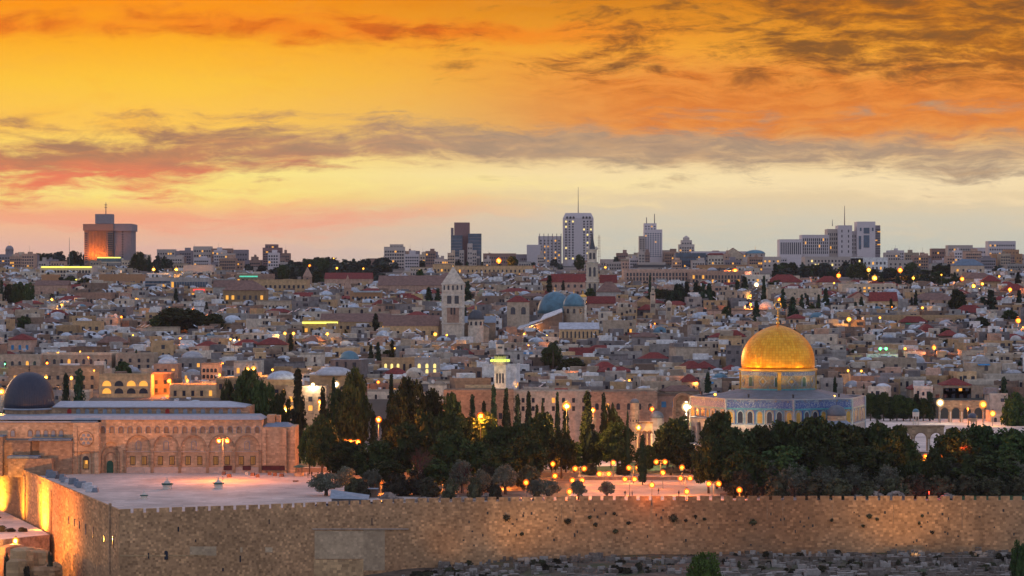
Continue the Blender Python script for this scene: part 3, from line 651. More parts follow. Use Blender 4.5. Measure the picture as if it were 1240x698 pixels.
for px, py, w_ in ((613.5,627,11),(687,631.5,9),(714,626.5,5),(721,635.5,6),(745.5,643.5,7),(761,633.5,5),(815,627.5,13),(830.5,630.5,4),(842,625.5,4),(853,629,4),(911.5,632.5,10),(1052.5,625.5,7),(1045,637,4),(1062,629,4),(632,647,5),(1007,630,4),(1116.5,625,3.5),(1129,645,3.5),(744,622,3.5),(1113,634,3.5)):
    p = on_wall(px, py); blob_plant('%s dark caper bush rooted in the front wall' % ('large' if w_ > 8 else 'small' if w_ < 5 else 'mid-sized'), p[0]+ox, p[1]+oy-.3, p[2]+oz, w_/2/4.7, group='caper bushes on the wall')

r2 = thing('city_wall', 'stone wall receding on the left, lit golden by uplights', 'wall', (*SWP[0], -14), px=70, py=630, fixed=True); LAND.append((70, 620, 'the golden lit wall'))
ox2, oy2 = SWP[0]
b = M('wall_stone_old'); b.use('wall_stone')
a = Vector((0, 0, 0)); c = Vector((SWP[1][0]-ox2, SWP[1][1]-oy2, 0)); e = Vector((SWP[2][0]-ox2, SWP[2][1]-oy2, 0)); d = (c-a).normalized(); nn = Vector((d.y, -d.x, 0))   # inward
b.prism([(c.x, c.y), (0, 0), (nn.x*1.6+.6, nn.y*1.6+.8), (c.x+nn.x*1.6, c.y+nn.y*1.6)], -14, ZT - 1 + 14)
b.prism([(e.x, e.y), (c.x, c.y), (c.x+nn.x*2, c.y+nn.y*2), (e.x+nn.x*2, e.y+nn.y*2)], -14, 5.4+14)
part('wall', b, None, r2); cren = M('wall_stone'); L = (c-a).length; N = 58; per = L/N
for k in range(N):
    p = a + d*(k*per+.3); q = a + d*(k*per + per - .3); cren.prism([(q.x, q.y), (p.x, p.y), (p.x+nn.x*.6, p.y+nn.y*.6), (q.x+nn.x*.6, q.y+nn.y*.6)], ZT-1+14.003, ZT-.15+14)
part('battlement', cren, None, r2)
def on_south(px, py):
    # intersect the view ray with the wall line
    t_ = (px-620)/F; x0, y0 = SWP[0]; x1, y1 = SWP[1]
    k = (t_*y0 - x0)/((x1-x0) - t_*(y1-y0)); D = y0 + k*(y1-y0); return X(px, D)-ox2, D-oy2, Z(py, D)+14, D
ang = math.atan2(c.y, c.x)
for px, py, w_, h_ in ((83.5,630,.7,2.2),(90.5,633,.6,2.1),(96.5,636,.6,2.0),(104,641,.9,2.8),(113,645,1.0,2.9),(126.5,652.5,.7,1.8),(137,656,.6,3.0),(15,575.5,.7,2.2),(10,573.5,.7,2),(4,571.5,.7,2)):
    p = on_south(px, py); part('loophole', winmesh(w_, h_, 'glass_dark', .3), None, r2, loc=p[:3], rz=ang)
for i in range(60):
    px = random.uniform(22, 142); py = random.uniform(585, 650) + (px-22)*.25; p = on_south(px, py); part('hole', winmesh(.3, .35, 'metal_dark', .1), None, r2, loc=p[:3], rz=ang)
p0 = on_south(133.5, 617); b = M('mosque_dark'); b.box(-.5, .5, -.25, .3, -16, 1.5); part('buttress', b, None, r2, loc=(p0[0], p0[1], p0[2]), rz=ang)
for px in (49, 30, 62):
    p0 = on_south(px, 600); b = M('wall_stone'); b.box(-1.6, 1.6, -.3, .3, -20, p0[2]*0+2.0); part('buttress', b, None, r2, loc=(p0[0], p0[1], 14-2-(px==62)*1), rz=ang)

# ruined terrace at the foot of the golden wall
tz = -12.6
b = M('rubble')
tp = [(-200, 800), (-200, 672), (-150, 672), (-139, 676), (-133, 684), (-128.6, 689), (-134, 704), (-152.5, 752), (-173, 800)]
b.prism(tp, -30, tz); struct('terrace', b, None); sheet('terrace_paving', [(x, y) for x, y in tp], tz+.006, 'paving')
rr = random.Random(5)
for i in range(26):
    px = rr.uniform(-8, 72); D = rr.uniform(640, 668); u = D/F; yt = rr.uniform(657, 688) if px < 52 else rr.uniform(676, 694); w_ = rr.uniform(1.4, 4); b = M(rr.choice(['wall_stone_old', 'wall_stone_old', 'wall_stone'])); h_ = rr.uniform(4, 12)
    x = X(px, D); zt = Z(yt, D)
    pts_ = [(w_*rr.uniform(.8,1.1)*math.cos(a), w_*.8*rr.uniform(.7,1.1)*math.sin(a)) for a in [k*PI/3.5 for k in range(7)]]
    n_ = 7; vs = [(x_, y_, -h_) for x_, y_ in pts_] + [(x_*.92, y_*.92, -rr.uniform(.4,1.2)) for x_, y_ in pts_] + [(x_*.6, y_*.6, -rr.uniform(0,.3)) for x_, y_ in pts_]
    b.add(vs, [(i_, (i_+1)%n_, n_+(i_+1)%n_, n_+i_) for i_ in range(n_)] + [(n_+i_, n_+(i_+1)%n_, 2*n_+(i_+1)%n_, 2*n_+i_) for i_ in range(n_)] + [tuple(range(2*n_, 3*n_))])
    single('ruined_wall', b, None, rr.choice(['broken stump of old masonry', 'crumbling block of ancient stonework', 'weathered ruined pier']), 'ruin', (x, D, zt), rr.uniform(0, 1), group='ruins below the terrace')
for px, yt, w_, k in ((2,637,14,'bush'),(13,641,12,'bush'),(26,639,10,'bush'),(30,641,7,'bush')): tree(k, px, yt, w_, 697, tz, look='dark shrub on the terrace edge')
for px, yt, w_ in ((61,672,9),(32,688,16),(66,690,10),(8,674,9)): tree('bush', px, yt, w_, 640, -24, look='green bush among the ruins')

# ================================================================ GREAT MOSQUE
r = thing('mosque', 'long stone mosque with ribbed lead dome and arcaded facade beside the plaza', 'mosque', (X(200, 750), 750, 0), px=180, py=530, fixed=True); LAND.append((180, 520, 'the lead-domed mosque')); LAND.append((36, 470, 'the ribbed lead dome'))
OX = X(200, 750); q = lambda px, D=750: X(px, D) - OX
z5 = lambda y, D=750: Z(y, D)
FT = z5(508.5)        # top of the facade
b = M('mosque_stone'); ops = []
# facade front skin at y 0..0.5 with blind arches recessed: thick wall behind
b.box(q(122), q(317), .62, 14, -.5, FT)
arches = [167.5, 201, 234.5, 268, 299]
b.wall_arches(q(150), q(317), z5(566), z5(526.2), 0, .62, [(q(c_), 29*.25, z5(566), z5(527.6)) for c_ in arches])
b.box(q(122), q(150), 0, .62, z5(533), z5(526.2)); b.wall_arches(q(122), q(150), 0, z5(533), 0, .62, [(q(134), 18*.25, 0, z5(535))])
b.wall_arches(q(122), q(317), z5(526.2), FT, .15, .62, [(q(c_), 6.4*.25, z5(525), z5(516.8)) for c_ in [124.5+k*11.0 for k in range(18)] if c_ < 315])
part('facade', b, None, r)
b = M('mosque_plinth'); b.box(q(150), q(317), -.12, .62, 0, z5(566)); b.box(q(150), q(317), -.2, .0, z5(547)-.1, z5(547)+.1)
part('plinth', b, None, r)
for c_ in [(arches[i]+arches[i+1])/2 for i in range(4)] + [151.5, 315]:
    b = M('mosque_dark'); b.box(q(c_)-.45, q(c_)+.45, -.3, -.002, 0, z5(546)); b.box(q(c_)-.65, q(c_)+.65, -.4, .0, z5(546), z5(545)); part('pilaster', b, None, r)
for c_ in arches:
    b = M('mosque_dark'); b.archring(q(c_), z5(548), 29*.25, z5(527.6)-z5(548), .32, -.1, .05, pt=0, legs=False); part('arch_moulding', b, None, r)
    w_ = part('window', M('roof_lead').arch(q(c_), z5(545.5), 6.5*.25, 11.5*.25, .48, .7, 8), None, r); part('pane', M('mosque_stone').arch(q(c_), z5(544.8), 5*.25, 10.2*.25, .44, .47, 8), None, w_)
    for s_ in (-1, 1):
        cc_ = q(c_ + 7*s_); w_ = part('window', M('metal_dark').box(cc_-.8, cc_+.8, .5, .66, z5(563.5), z5(552.5)), None, r)
        for k in range(3): part('pane', M('window_dim').box(cc_-.62+k*.44, cc_-.62+k*.44+.3, .46, .49, z5(562.8), z5(553.3)), None, w_)
for k in range(18):
    c_ = 124.5+k*11.0
    if c_ > 315: break
    f_ = part('window', M('roof_lead').archring(q(c_), z5(525), 5.4*.25, 8.2*.25, .16, .05, .2, 8), None, r); part('pane', M('mosque_dark').arch(q(c_), z5(525), 5.3*.25, 8*.25, .42, .5, 8), None, f_)
d_ = part('door', M('wood_door').arch(q(133), 0, 7.6*.25, 15*.25, .35, .6, 8), None, r)
for k, t_ in ((0, .35), (1, .4)): part('door_arch', M('mosque_dark').archring(q(134), 0, (12-k*0+k*8)*.25, (24+k*7)*.25, t_, -.06-.06*k+.1*(1-k)*3, .34 if not k else .0, 12), None, r)
# transept with rose window
b = M('mosque_stone'); b.box(q(91), q(122), -3.4, 14, -.5, z5(511.5)); b.box(q(91), q(96), -3.9, -3.4, -.5, z5(516)); b.box(q(117), q(122), -3.9, -3.4, -.5, z5(516)); part('transept', b, None, r)
b = M('mosque_dark'); b.box(q(90), q(123), -4.05, -3.405, z5(547), z5(546)); cx_ = q(106.5); cz_ = z5(531)
for k in range(28):
    a = 2*PI*k/28; a2 = 2*PI*(k+1)/28
    for R0, R1 in ((2.1, 2.35),): b.add([(cx_+rr_*math.cos(t_), yq, cz_+rr_*math.sin(t_)) for yq in (-3.62, -3.41) for rr_, t_ in ((R0,a),(R1,a),(R1,a2),(R0,a2))], [(0,1,2,3),(4,7,6,5),(0,4,5,1),(1,5,6,2),(2,6,7,3),(3,7,4,0)])
part('rose_window_frame', b, None, r)
for k in range(7):
    a = k*PI/3; rr_ = 0 if k == 6 else 1.35; b = MB(); b.use('roof_lead'); b.arch(cx_+rr_*math.cos(a), cz_+rr_*math.sin(a)-.45, .9, .9, -3.56, -3.41, 8); part('rose_window_light', b, None, r)
w_ = part('window', M('metal_dark').arch(cx_, z5(567.5), 7.5*.25, 16*.25, -3.6, -3.41, 8), None, r); part('pane', M('window_dim').box(cx_-.7, cx_+.7, -3.64, -3.605, z5(566.5), z5(556.5)), None, w_); part('pane', M('window_lit').box(cx_-.15, cx_+.5, -3.66, -3.641, z5(561), z5(556.8)), None, w_)
part('window_arch', M('mosque_dark').archring(cx_, 0, 12*.25, 27*.25, .3, -3.7, -3.41, 10), None, r)
# left wing
b = M('mosque_stone'); b.box(q(-30), q(91), -.5, 13, z5(531), z5(512)); part('wing_wall', b, None, r)
for c_ in (16, 37, 46.5, 56, 65, 74.5): f_ = part('window', M('mosque_dark').arch(q(c_), z5(529), 6.5*.25, 9*.25, -.62, -.45, 8), None, r); part('pane', M('roof_lead').arch(q(c_), z5(528.8), 4.6*.25, 7.4*.25, -.66, -.625, 8), None, f_)
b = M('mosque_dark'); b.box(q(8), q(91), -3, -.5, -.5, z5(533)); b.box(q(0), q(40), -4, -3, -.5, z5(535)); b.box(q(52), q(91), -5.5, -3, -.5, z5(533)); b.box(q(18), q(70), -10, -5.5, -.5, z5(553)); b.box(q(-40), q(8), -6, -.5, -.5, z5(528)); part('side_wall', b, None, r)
b = M('roof_blue'); b.box(q(39), q(90), -5.8, -.51, z5(532.6), z5(530.4)); b.box(q(18)-.3, q(54), -10.3, -5.51, z5(552.6), z5(550)); b.box(q(-40), q(8.5), -6.3, -.51, z5(528), z5(526.5)); b.box(q(88), q(119), -3.2, 0, z5(511.4), z5(509.6)); part('lower_roof', b, None, r)
# roofs and clerestory
b = M('roof_silver'); b.frustum(q(-40), q(318), -.5, 15.6, FT+.004, q(-40), q(310), .4, 15.4, FT+1.1); b.box(q(-40), q(90), -.9, -.2, z5(511.8), z5(510)); part('aisle_roof', b, None, r)
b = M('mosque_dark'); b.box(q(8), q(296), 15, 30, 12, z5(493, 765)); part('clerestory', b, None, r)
for k in range(20):
    c_ = 84+k*10.8; part('window', (M('roof_lead') if k not in (0, 11) else M('cloth_red')).arch((c_-620)*765/F-OX, z5(501.8, 765), 1.3, 1.7, 14.9, 15.05, 6), None, r)
b = M('roof_silver'); zr = z5(492.6, 765); x0_, x1_ = (64-620)*765/F-OX, (298-620)*765/F-OX; zt_ = z5(486, 772)
b.box(x0_, x1_, 14.2, 31, zr-.25, zr); b.frustum(x0_, x1_, 14.2, 31, zr+.002, x0_+1, x1_-6, 22, 23.4, zt_); part('nave_roof', b, None, r)
cx_ = (35.5-620)*768/F-OX; b = M('mosque_dark'); b.lathe([(7.3, 12), (7.3, z5(495.5, 768))], 32, cx_, 18); part('drum', b, None, r)
b = M('roof_silver'); b.lathe([(8.0, z5(495.6, 768)), (8.2, z5(494.6, 768)), (7.8, z5(493.8, 768))], 32, cx_, 18); part('dome_rim', b, None, r)
b = M('ribbed_lead'); b.dome(7.75, z5(450.5, 768)-z5(494, 768), 0, 48, 0, 0, .05, 12, .88); dm = part('dome', b, None, r, loc=(cx_, 18, z5(494, 768)))
b = M('metal_dark'); hh = z5(450.5, 768)-z5(494, 768); b.tube((0,0,hh-.1), (0,0,hh+3.2), .1, .05); b.ball((0,0,hh+.7), .35); b.ball((0,0,hh+1.5), .25); part('finial', b, None, dm)
# right annex
b = M('mosque_stone'); b.box(q(317.2), q(354), .8, 13, -.5, z5(517.5)); b.box(q(342), q(347), -.3, .8, -.5, z5(519)); b.box(q(352), q(357.5), -.6, 13, -.5, z5(517)); b.box(q(317.2), q(322), .1, .8, -.5, z5(521)); part('annex', b, None, r)
b = M('roof_blue'); b.frustum(q(317.5), q(353), 1, 13, z5(517.5)+.003, q(322), q(346), 7, 8, z5(513)); part('annex_roof', b, None, r)
b = M('mosque_stone'); b.box(q(321), q(330), 6, 12, z5(515), z5(504)); b.box(q(331), q(336), 8, 12, z5(514), z5(505)); part('roof_turret', b, None, r)
for a_, c_ in ((271, 281), (294, 304), (317.5, 345)): part('notice_board', M('sign_dark').box(q(a_), q(c_), -.5, -.42, z5(569.5), z5(564)), None, r)
for px, w_, m_ in ((271, 4, 'crate_brown'), (277.5, 5, 'crate_brown'), (299, 4, 'marble'), (306, 5, 'crate_brown'), (312, 4.5, 'crate_brown'), (326.5, 4.5, 'crate_brown'), (333, 4.5, 'crate_brown'), (341, 5, 'crate_brown'), (358, 6, 'crate_brown')):
    D = {271:743, 277.5:733, 299:742, 306:738, 312:733, 326.5:742, 333:738, 341:735, 358:716}[px]
    b = M(m_); b.frustum(-w_*.125, w_*.125, -.5, .5, 0, -w_*.11, w_*.11, -.44, .44, .95 if px != 358 else .4); b.box(-w_*.13, w_*.13, -.53, .53, .3, .36)
    single('stone_block', b, None, '%s stone block lying on the plaza by the mosque' % ('pale' if m_ == 'marble' else 'brown'), 'block', (X(px, D), D, .001), random.uniform(-.3, .3), group='stone blocks on the plaza')
for px, py, k in ((202.5, 592.5, 1.25), (264.5, 591.5, 1.2), (174.5, 604.5, .85)):      # drinking kiosks with shallow conical roofs
    D = 168000/(py-349); t_ = thing('wash_fountain', 'small octagonal kiosk with green rim and pale cap', 'fountain', (X(px, D), D, .001), px=px, py=py, scale=(k, k, k))
    part('basin', M('marble').lathe([(.95, 0), (.95, .7), (1.1, .75), (1.1, .95), (.8, 1.0)], 8), None, t_); part('rim', M('metal_green').lathe([(1.15, .96), (1.35, 1.15), (1.25, 1.3), (.9, 1.35)], 8), None, t_)
    part('cap', M('marble').lathe([(.9, 1.36), (.5, 1.75), (.15, 2.0), (.1, 2.4)], 8), None, t_); part('knob', M('marble').ball((0,0,2.42), .16), None, t_)

# ================================================================ GOLDEN DOME SHRINE
DX, DY = X(942, 764), 764.0
r = thing('shrine', 'octagonal blue-tiled shrine under a huge golden dome', 'shrine', (DX, DY, PZ), px=942, py=450, fixed=True); LAND.append((942, 450, 'the golden dome'))
RO = 27.2; th = [R(4 - 90 + 45*k) for k in range(8)]      # vertex angles, one nearly facing the viewer
V8 = [(RO*math.cos(a), RO*math.sin(a)) for a in th]
zt = 13.8; zm = 6.1; zb1 = 10.6
for k in range(8):
    (x0, y0), (x1, y1) = V8[k], V8[(k+1)%8]; L = math.hypot(x1-x0, y1-y0); a = math.atan2(y1-y0, x1-x0)
    def fp(nm, mb, lab=None, par=None): return part(nm, mb, None, par or r, lab, loc=(x0, y0, 0), rz=a)
    w_ = fp('wall', M('marble').box(0, L, 0, .8, 0, zm))
    for i in range(7):
        c_ = L*(i+.5)/7; fp('marble_panel', M('mosque_plinth').box(c_-1.1, c_+1.1, -.05, .003, .8, zm-.6))
    panel = M('tile_mosaic'); panel.box(0, L, .003, .8, zm, zb1); fp('tile_panel', panel)
    for i in range(7):
        c_ = L*(i+.5)/7; m1, m2 = (('tile_ochre', 'tile_pale') if i % 2 == 0 else ('tile_turquoise', 'tile_deep'))
        f_ = fp('window', M('tile_pale').archring(c_, zm+.5, 1.55, 3.5, .22, -.12, .02, 8, pt=.25)); g_ = part('window_lattice', M('glass_dark' if i % 3 else 'tile_ochre').arch(c_, zm+.5, 1.5, 3.4, -.06, .0, 8, .25), None, f_)
        fp('window_border', M(m1).archring(c_, zm+.25, 2.1, 4.0, .16, -.08, .01, 8, legs=True))
        if i: fp('tile_pilaster', M(m2).box(L*i/7-.13, L*i/7+.13, -.1, .0, zm+.1, zb1-.1))
    fp('lower_moulding', M('tile_pale').box(-.05, L+.05, -.14, -.002, zm-.18, zm+.06)); fp('turquoise_band', M('tile_turquoise').box(-.02, L+.02, -.12, .8, zb1+.002, zb1+.45))
    fp('inscription_band', M('tile_band').box(0, L, -.04, .8, zb1+.452, zt-1.0)); fp('upper_band', M('tile_mosaic').box(0, L, -.02, .8, zt-.998, zt-.25)); fp('coping', M('tile_pale').box(-.1, L+.1, -.2, .9, zt-.248, zt))
    fp('corner_column', M('tile_pale').tube((0, .1, 0), (0, .1, zt-.3), .4, .4, 8))
rin = [((RO-.9)*math.cos(a), (RO-.9)*math.sin(a), zt-.9) for a in th]; n = 48; zd = 15.9
b = M('lead_dome_light'); ring = []
for k in range(n):
    a = th[0] + 2*PI*k/n; ring.append((12.2*math.cos(a), 12.2*math.sin(a), zd))
vs = rin + ring; fs = []
for k in range(8):
    for j in range(6): fs.append((k, 8+(k*6+j), 8+(k*6+j+1) % n))
    fs.append((k, 8+(k*6+6) % n, (k+1) % 8))
b.add(vs, fs); part('roof', b, None, r)
part('drum', M('tile_drum').lathe([(11.35, 14.5), (11.35, 21.6)], 64), None, r); part('drum_band', M('tile_turquoise').lathe([(11.5, 15.7), (11.5, 16.3)], 64), None, r, )
part('drum_band', M('tile_band').lathe([(11.45, 20.3), (11.45, 21.5)], 64), None, r)
for k in range(16):
    a = R(4 - 90 + 11.25 + 22.5*k) ; cx_, cy_ = 11.35*math.cos(a), 11.35*math.sin(a); rz_ = a + PI/2
    if k % 4 == 0: 
        a0_ = R(4-90-8 + 22.5*k); part('drum_buttress', M('tile_ochre').box(-.55, .55, -.5, .2, 15.2, 21.4), None, r, loc=(11.35*math.cos(a0_), 11.35*math.sin(a0_), 0), rz=a0_+PI/2)
    if k % 2: o = part('drum_window', M('tile_pale').archring(0, 17, 1.5, 2.9, .22, -.15, .05, 8), None, r, loc=(cx_, cy_, 0), rz=rz_); part('window_lattice', M('metal_green').arch(0, 17, 1.5, 2.9, -.08, .0, 8), None, o)
    else:
        b = M('tile_pale')
        for q_ in range(4):
            t0 = PI/4+q_*PI/2
            b.add([(r__*math.cos(t_), y__, 18.5+r__*1.15*math.sin(t_)) for y__ in (-.14, .05) for r__, t_ in ((1.05, q_*PI/2), (1.35, q_*PI/2), (1.35, (q_+1)*PI/2), (1.05, (q_+1)*PI/2))], [(0,1,2,3),(4,7,6,5),(0,4,5,1),(1,5,6,2),(2,6,7,3),(3,7,4,0)])
        o = part('drum_medallion', b, None, r, loc=(cx_, cy_, 0), rz=rz_); part('medallion_core', M('tile_ochre').box(-.35, .35, -.1, .0, 18.1, 18.9), None, o)
part('dome_rim', M('gold_trim').lathe([(11.4, 21.5), (12.1, 21.75), (12.1, 22.15), (11.5, 22.35)], 64), None, r)
b = M('gold_leaf'); prof = []
for i in range(23):
    f_ = i/22; a = PI/2*f_; rad_ = 11.15*(math.cos(a)**.9)*(1+.085*math.sin(a*2)*(1-f_*.4)); prof.append((max(rad_, .02), 13.3*(math.sin(a)*.93 + .07*f_**3)))
b.smooth = True; b.lathe(prof, 96); dm = part('dome', b, None, r, loc=(0,0,22.3)); dh = 13.3
b = M('gold_trim'); b.tube((0,0,dh-.2), (0,0,dh+5.4), .16, .1); [b.ball((0,0,dh+zz), rr_) for zz, rr_ in ((.6,.55),(1.8,.42),(2.8,.34),(3.7,.26))]
for k in range(20):
    a0_, a1_ = -PI/2+PI*1.86*(k/20-.5)+PI/2+PI/2*0, -PI/2+PI*1.86*((k+1)/20-.5)+PI/2; b.tube((1.05*math.sin(a0_), .2*math.sin(a0_), dh+6.0-1.05*math.cos(a0_)), (1.05*math.sin(a1_), .2*math.sin(a1_), dh+6.0-1.05*math.cos(a1_)), .16, .16, 5)
part('finial', b, None, dm)
# left porch with arched roof
(x0, y0), (x1, y1) = V8[7-0], V8[0]
for k, nm in ((6, 'west porch'),):
    a = math.atan2(V8[7][1]-V8[6][1], V8[7][0]-V8[6][0]); b = M('marble'); L = 20.8
    b.wall_arches(L/2-4.5, L/2+4.5, 0, 7.4, -3.2, -2.4, [(L/2-3, 2, 0, 5), (L/2, 2.4, 0, 6.6), (L/2+3, 2, 0, 5)]); b.box(L/2-4.5, L/2-3.9, -2.4, 0, 0, 7.4); b.box(L/2+3.9, L/2+4.5, -2.4, 0, 0, 7.4)
    pr = part('porch', b, None, r, loc=(*V8[6], 0), rz=a); part('porch_roof', M('roof_lead').box(L/2-4.8, L/2+4.8, -3.5, 0, 7.402, 7.9), None, pr)
for ang_, pw in ((-150, 9500), (-118, 5000), (-85, 6000), (-45, 8500), (5, 6500), (60, 4000), (120, 4000), (180, 7000)):
    a = R(ang_); p_ = (23.5*math.cos(a), 23.5*math.sin(a), 15.0); b = M('metal_dark'); b.box(-.25, .25, -.25, .25, -.9, -.1); b.tube((0,0,-.15), (0,0,.15), .3, .35, 8)
    fl = part('floodlight', b, None, r, loc=p_); glow(fl, (0,0,.4), pw, (1, .56, .14), .5, R(62), (-p_[0]*.8, -p_[1]*.8, 15.5))
for px_, py_ in ((866, 478), (1010.5, 480.5)):
    b = M('metal_dark'); b.tube((0,0,-2), (0,0,-.2), .08, .08); o = part('roof_lamp', b, None, r, loc=(X(px_, 752)-DX, 752-DY, Z(py_, 752)-PZ)); part('bulb', M('bulb_yellow').ball((0,0,0), .42), None, o); glow(o, (0,0,.1), 500, (1,.7,.3), .4)

def small_shrine(px, yt, wpx, D, look, zb, hd=.45, n=6, dm_='lead_dome_light', body='marble', open_=True, cat='pavilion', land=None):
    u = D/F; rad = wpx*u/2; H = Z(yt, D) - zb; t_ = thing('domed_pavilion', look, cat, (X(px, D), D, zb), px=px, py=yt+5)
    hb = H - rad*1.05
    if open_:
        for k in range(n):
            a = 2*PI*(k+.5)/n; part('column', M(body).tube((rad*.9*math.cos(a), rad*.9*math.sin(a), 0), (rad*.9*math.cos(a), rad*.9*math.sin(a), hb*.72), rad*.1, rad*.09, 8), None, t_)
        part('entablature', M(body).lathe([(rad*1.0, hb*.7), (rad*1.02, hb), (rad*.95, hb+.02)], n*2), None, t_)
    else:
        part('wall', M(body).lathe([(rad*1.0, -1), (rad*1.0, hb)], 8), None, t_)
        for k in range(4): a = -PI/2 + (k-1.5)*PI/4; part('window', winmesh(rad*.25, rad*.5, 'glass_dark', .1, True), None, t_, loc=(rad*.95*math.cos(a), rad*.95*math.sin(a), hb*.7), rz=a+PI/2)
    part('dome', M(dm_).dome(rad*.97, rad*1.0, hb, 20, bulge=.06), None, t_); part('finial', M('metal_dark').tube((0,0,H-.1), (0,0,H+rad*.35), rad*.04, rad*.02), None, t_)
    if land: LAND.append((px, yt, land))
    return t_
dc = thing('domed_pavilion', 'open-sided pavilion with grey ribbed dome before the shrine', 'pavilion', (X(1013, 738), 738, PZ), px=1013, py=505)
for k in range(12): a = 2*PI*k/12; part('column', M('marble').tube((5.6*math.cos(a), 5.6*math.sin(a), 0), (5.6*math.cos(a), 5.6*math.sin(a), 4.6), .25, .22, 8), None, dc)
part('arcade_roof', M('roof_lead').lathe([(6.1, 4.6), (6.1, 5.3), (2.9, 7.6)], 12), None, dc); part('drum', M('mosque_stone').lathe([(2.75, 6.2), (2.75, 9.0)], 24), None, dc)
part('dome', M('lead_dome_light').dome(2.85, 3.2, 9.0, 24, bulge=.07), None, dc); part('finial', M('metal_dark').tube((0,0,12.1), (0,0,13.1), .07, .04), None, dc)
small_shrine(1109, 495, 8, 842, 'tiny open cupola with blue cap at the platform edge', PZ, n=6, dm_='copper_blue', body='marble')
small_shrine(768.5, 482.5, 11, 800, 'slim domed tower pavilion of brown stone', 0, open_=False, n=8, body='mosque_stone')
small_shrine(795.5, 497.5, 17, 790, 'low grey-domed chapel beside arched porch', 0, open_=False, dm_='lead_dome_light', body='mosque_plinth')
small_shrine(1177.5, 500, 12, 835, 'dark-domed open fountain before the arcade', PZ-.0, n=6, dm_='lead_dome', body='mosque_stone')
small_shrine(1238, 492, 20, 850, 'pale-domed stone chamber at the right edge', PZ, open_=False, dm_='lead_dome_light', body='marble')
def arcade(px0, px1, yt, D, zb, n, look, m='mosque_stone', aw=.78, extra=0, atop=.8, pier=None):
    u = D/F; W = (px1-px0)*u; H = Z(yt, D)-zb; t_ = thing('stone_arcade', look, 'arcade', (X((px0+px1)/2, D), D, zb), px=(px0+px1)/2, py=yt+5); s_ = W/n
    b = M(m); b.wall_arches(-W/2, W/2, 0, H, 0, 1.1, [(-W/2+s_*(k+.5), s_*aw, 0, H*atop) for k in range(n)]); part('arches', b, None, t_)
    part('cornice', M('mosque_dark').box(-W/2-.2, W/2+.2, -.2, 1.3, H+.002, H+.5), None, t_)
    for k in range(n+1): x_ = -W/2+s_*k; x_ = min(max(x_, -W/2+.3), W/2-.3); part('column', M('marble').tube((x_, -.25, 0), (x_, -.25, H*atop-s_*aw/2), .24, .22, 8), None, t_)
    for k in range(n): part('arch_moulding', M('mosque_dark').archring(-W/2+s_*(k+.5), 0, s_*aw, H*atop, .3, -.1, -.002, 10, legs=False), None, t_)
    return t_
arcade(1087, 1143, 517.5, 714, PZ-1.5, 3, 'three-arched stone arcade at the platform edge'); LAND.append((1115, 525, 'the three-arched arcade'))
arcade(1137, 1192, 487, 868, PZ, 4, 'pale four-arched arcade flanked by bright lamps', aw=.72, atop=.72); LAND.append((1164, 495, 'the four-arched arcade'))
arcade(771, 790, 513, 762, 2, 3, 'narrow arcade of slim columns under warm light', m='marble', aw=.8)
arcade(704, 722, 505, 800, 0, 2, 'small pair of arches glowing among cypresses', m='mosque_stone', aw=.7)
block(1200, 1250, 500, 868, 'low pale stone range behind the right trees', 'mosque_plinth', base=PZ, nx=6, nz=1, wy=(506,511), ww=1, wh=1.6, arched=True, depth=10, clear=12)
block(1048, 1138, 508.5, 886, 'low pale boundary wall on the platform', 'marble', cat='wall', name='boundary_wall', base=PZ, depth=1, roof='none', clear=20)
t_ = thing('arched_gateway', 'tall red-brown arched gateway just left of the shrine', 'gateway', (X(827, 800), 800, 3), px=827, py=480)
b = M('mosque_dark'); W = 24*800/F; H = Z(476, 800)-3; b.archring(0, 0, W*.72, H-.9, .9, 0, 1.5, 14); b.arch(0, 0, W*.74, H-.7, 1.2, 1.6, 12); part('arch', b, None, t_); part('pier', M('mosque_stone').box(-W/2-1, -W/2-.003, 0, 2, 0, H*.6), None, t_)

# ================================================================ WEST SIDE OF THE ENCLOSURE
G0 = dict(base=0, clear=4)
block(537, 622, 475, 838, 'broad pinkish stone hall behind the dark trees', 'madrasa_stone', nx=3, nz=1, wy=(498,510), ww=1.2, wh=2, depth=12, land='the broad pinkish hall', **G0)
block(563, 597, 470, 852, 'small stone upper storey set on the pinkish hall', 'stone_ochre', base=15, nx=5, nz=1, wy=(471.5,474.5), ww=.9, wh=.8, depth=10, clear=3)
block(612, 716, 476.5, 846, 'long weathered enclosure building with arcade hidden by cypresses', 'stone_beige', nx=8, nz=2, wy=(480,500), ww=1, wh=1.6, depth=14, **G0)
block(714, 796, 477, 842, 'pink stone college with arched window over the enclosure', 'madrasa_stone', nx=6, nz=1, wy=(488,497), ww=1.2, wh=2.2, arched=True, depth=14, land='the pink stone college', **G0)
block(796, 838, 480, 850, 'rough brown house with red and blue awnings beside the gateway', 'stone_brown', nx=3, nz=1, wy=(485,495), wm='cloth_blue', ww=1.6, wh=2, **G0)
block(480, 540, 490, 832, 'low orange-lit stone wall between the tree groups', 'madrasa_stone', nx=4, nz=1, wy=(496,506), depth=8, **G0)
block(375, 432, 455, 880, 'vaulted stone hall glowing behind the tall cypress', 'stone_ochre', roof='dome', rmat='roof_grey', rh=3, nx=5, nz=1, wy=(466,474), lit=.4, arched=True, base=0, clear=4)
block(345, 395, 470, 862, 'warm stone building behind the cypresses beside the mosque', 'madrasa_stone', nx=4, nz=2, wy=(478,500), lit=.3, base=0, clear=4)
block(318, 362, 460, 870, 'low stone building with pale dome beyond the mosque', 'stone_ochre', roof='dome', rmat='dome_white', rh=3, nx=4, nz=1, wy=(470,478), lit=.3, base=0, clear=4)
block(1128, 1210, 470, 905, 'large beige courtyard house at the right edge', 'stone_beige', nx=8, nz=1, wy=(476,484), base=6, clear=6)
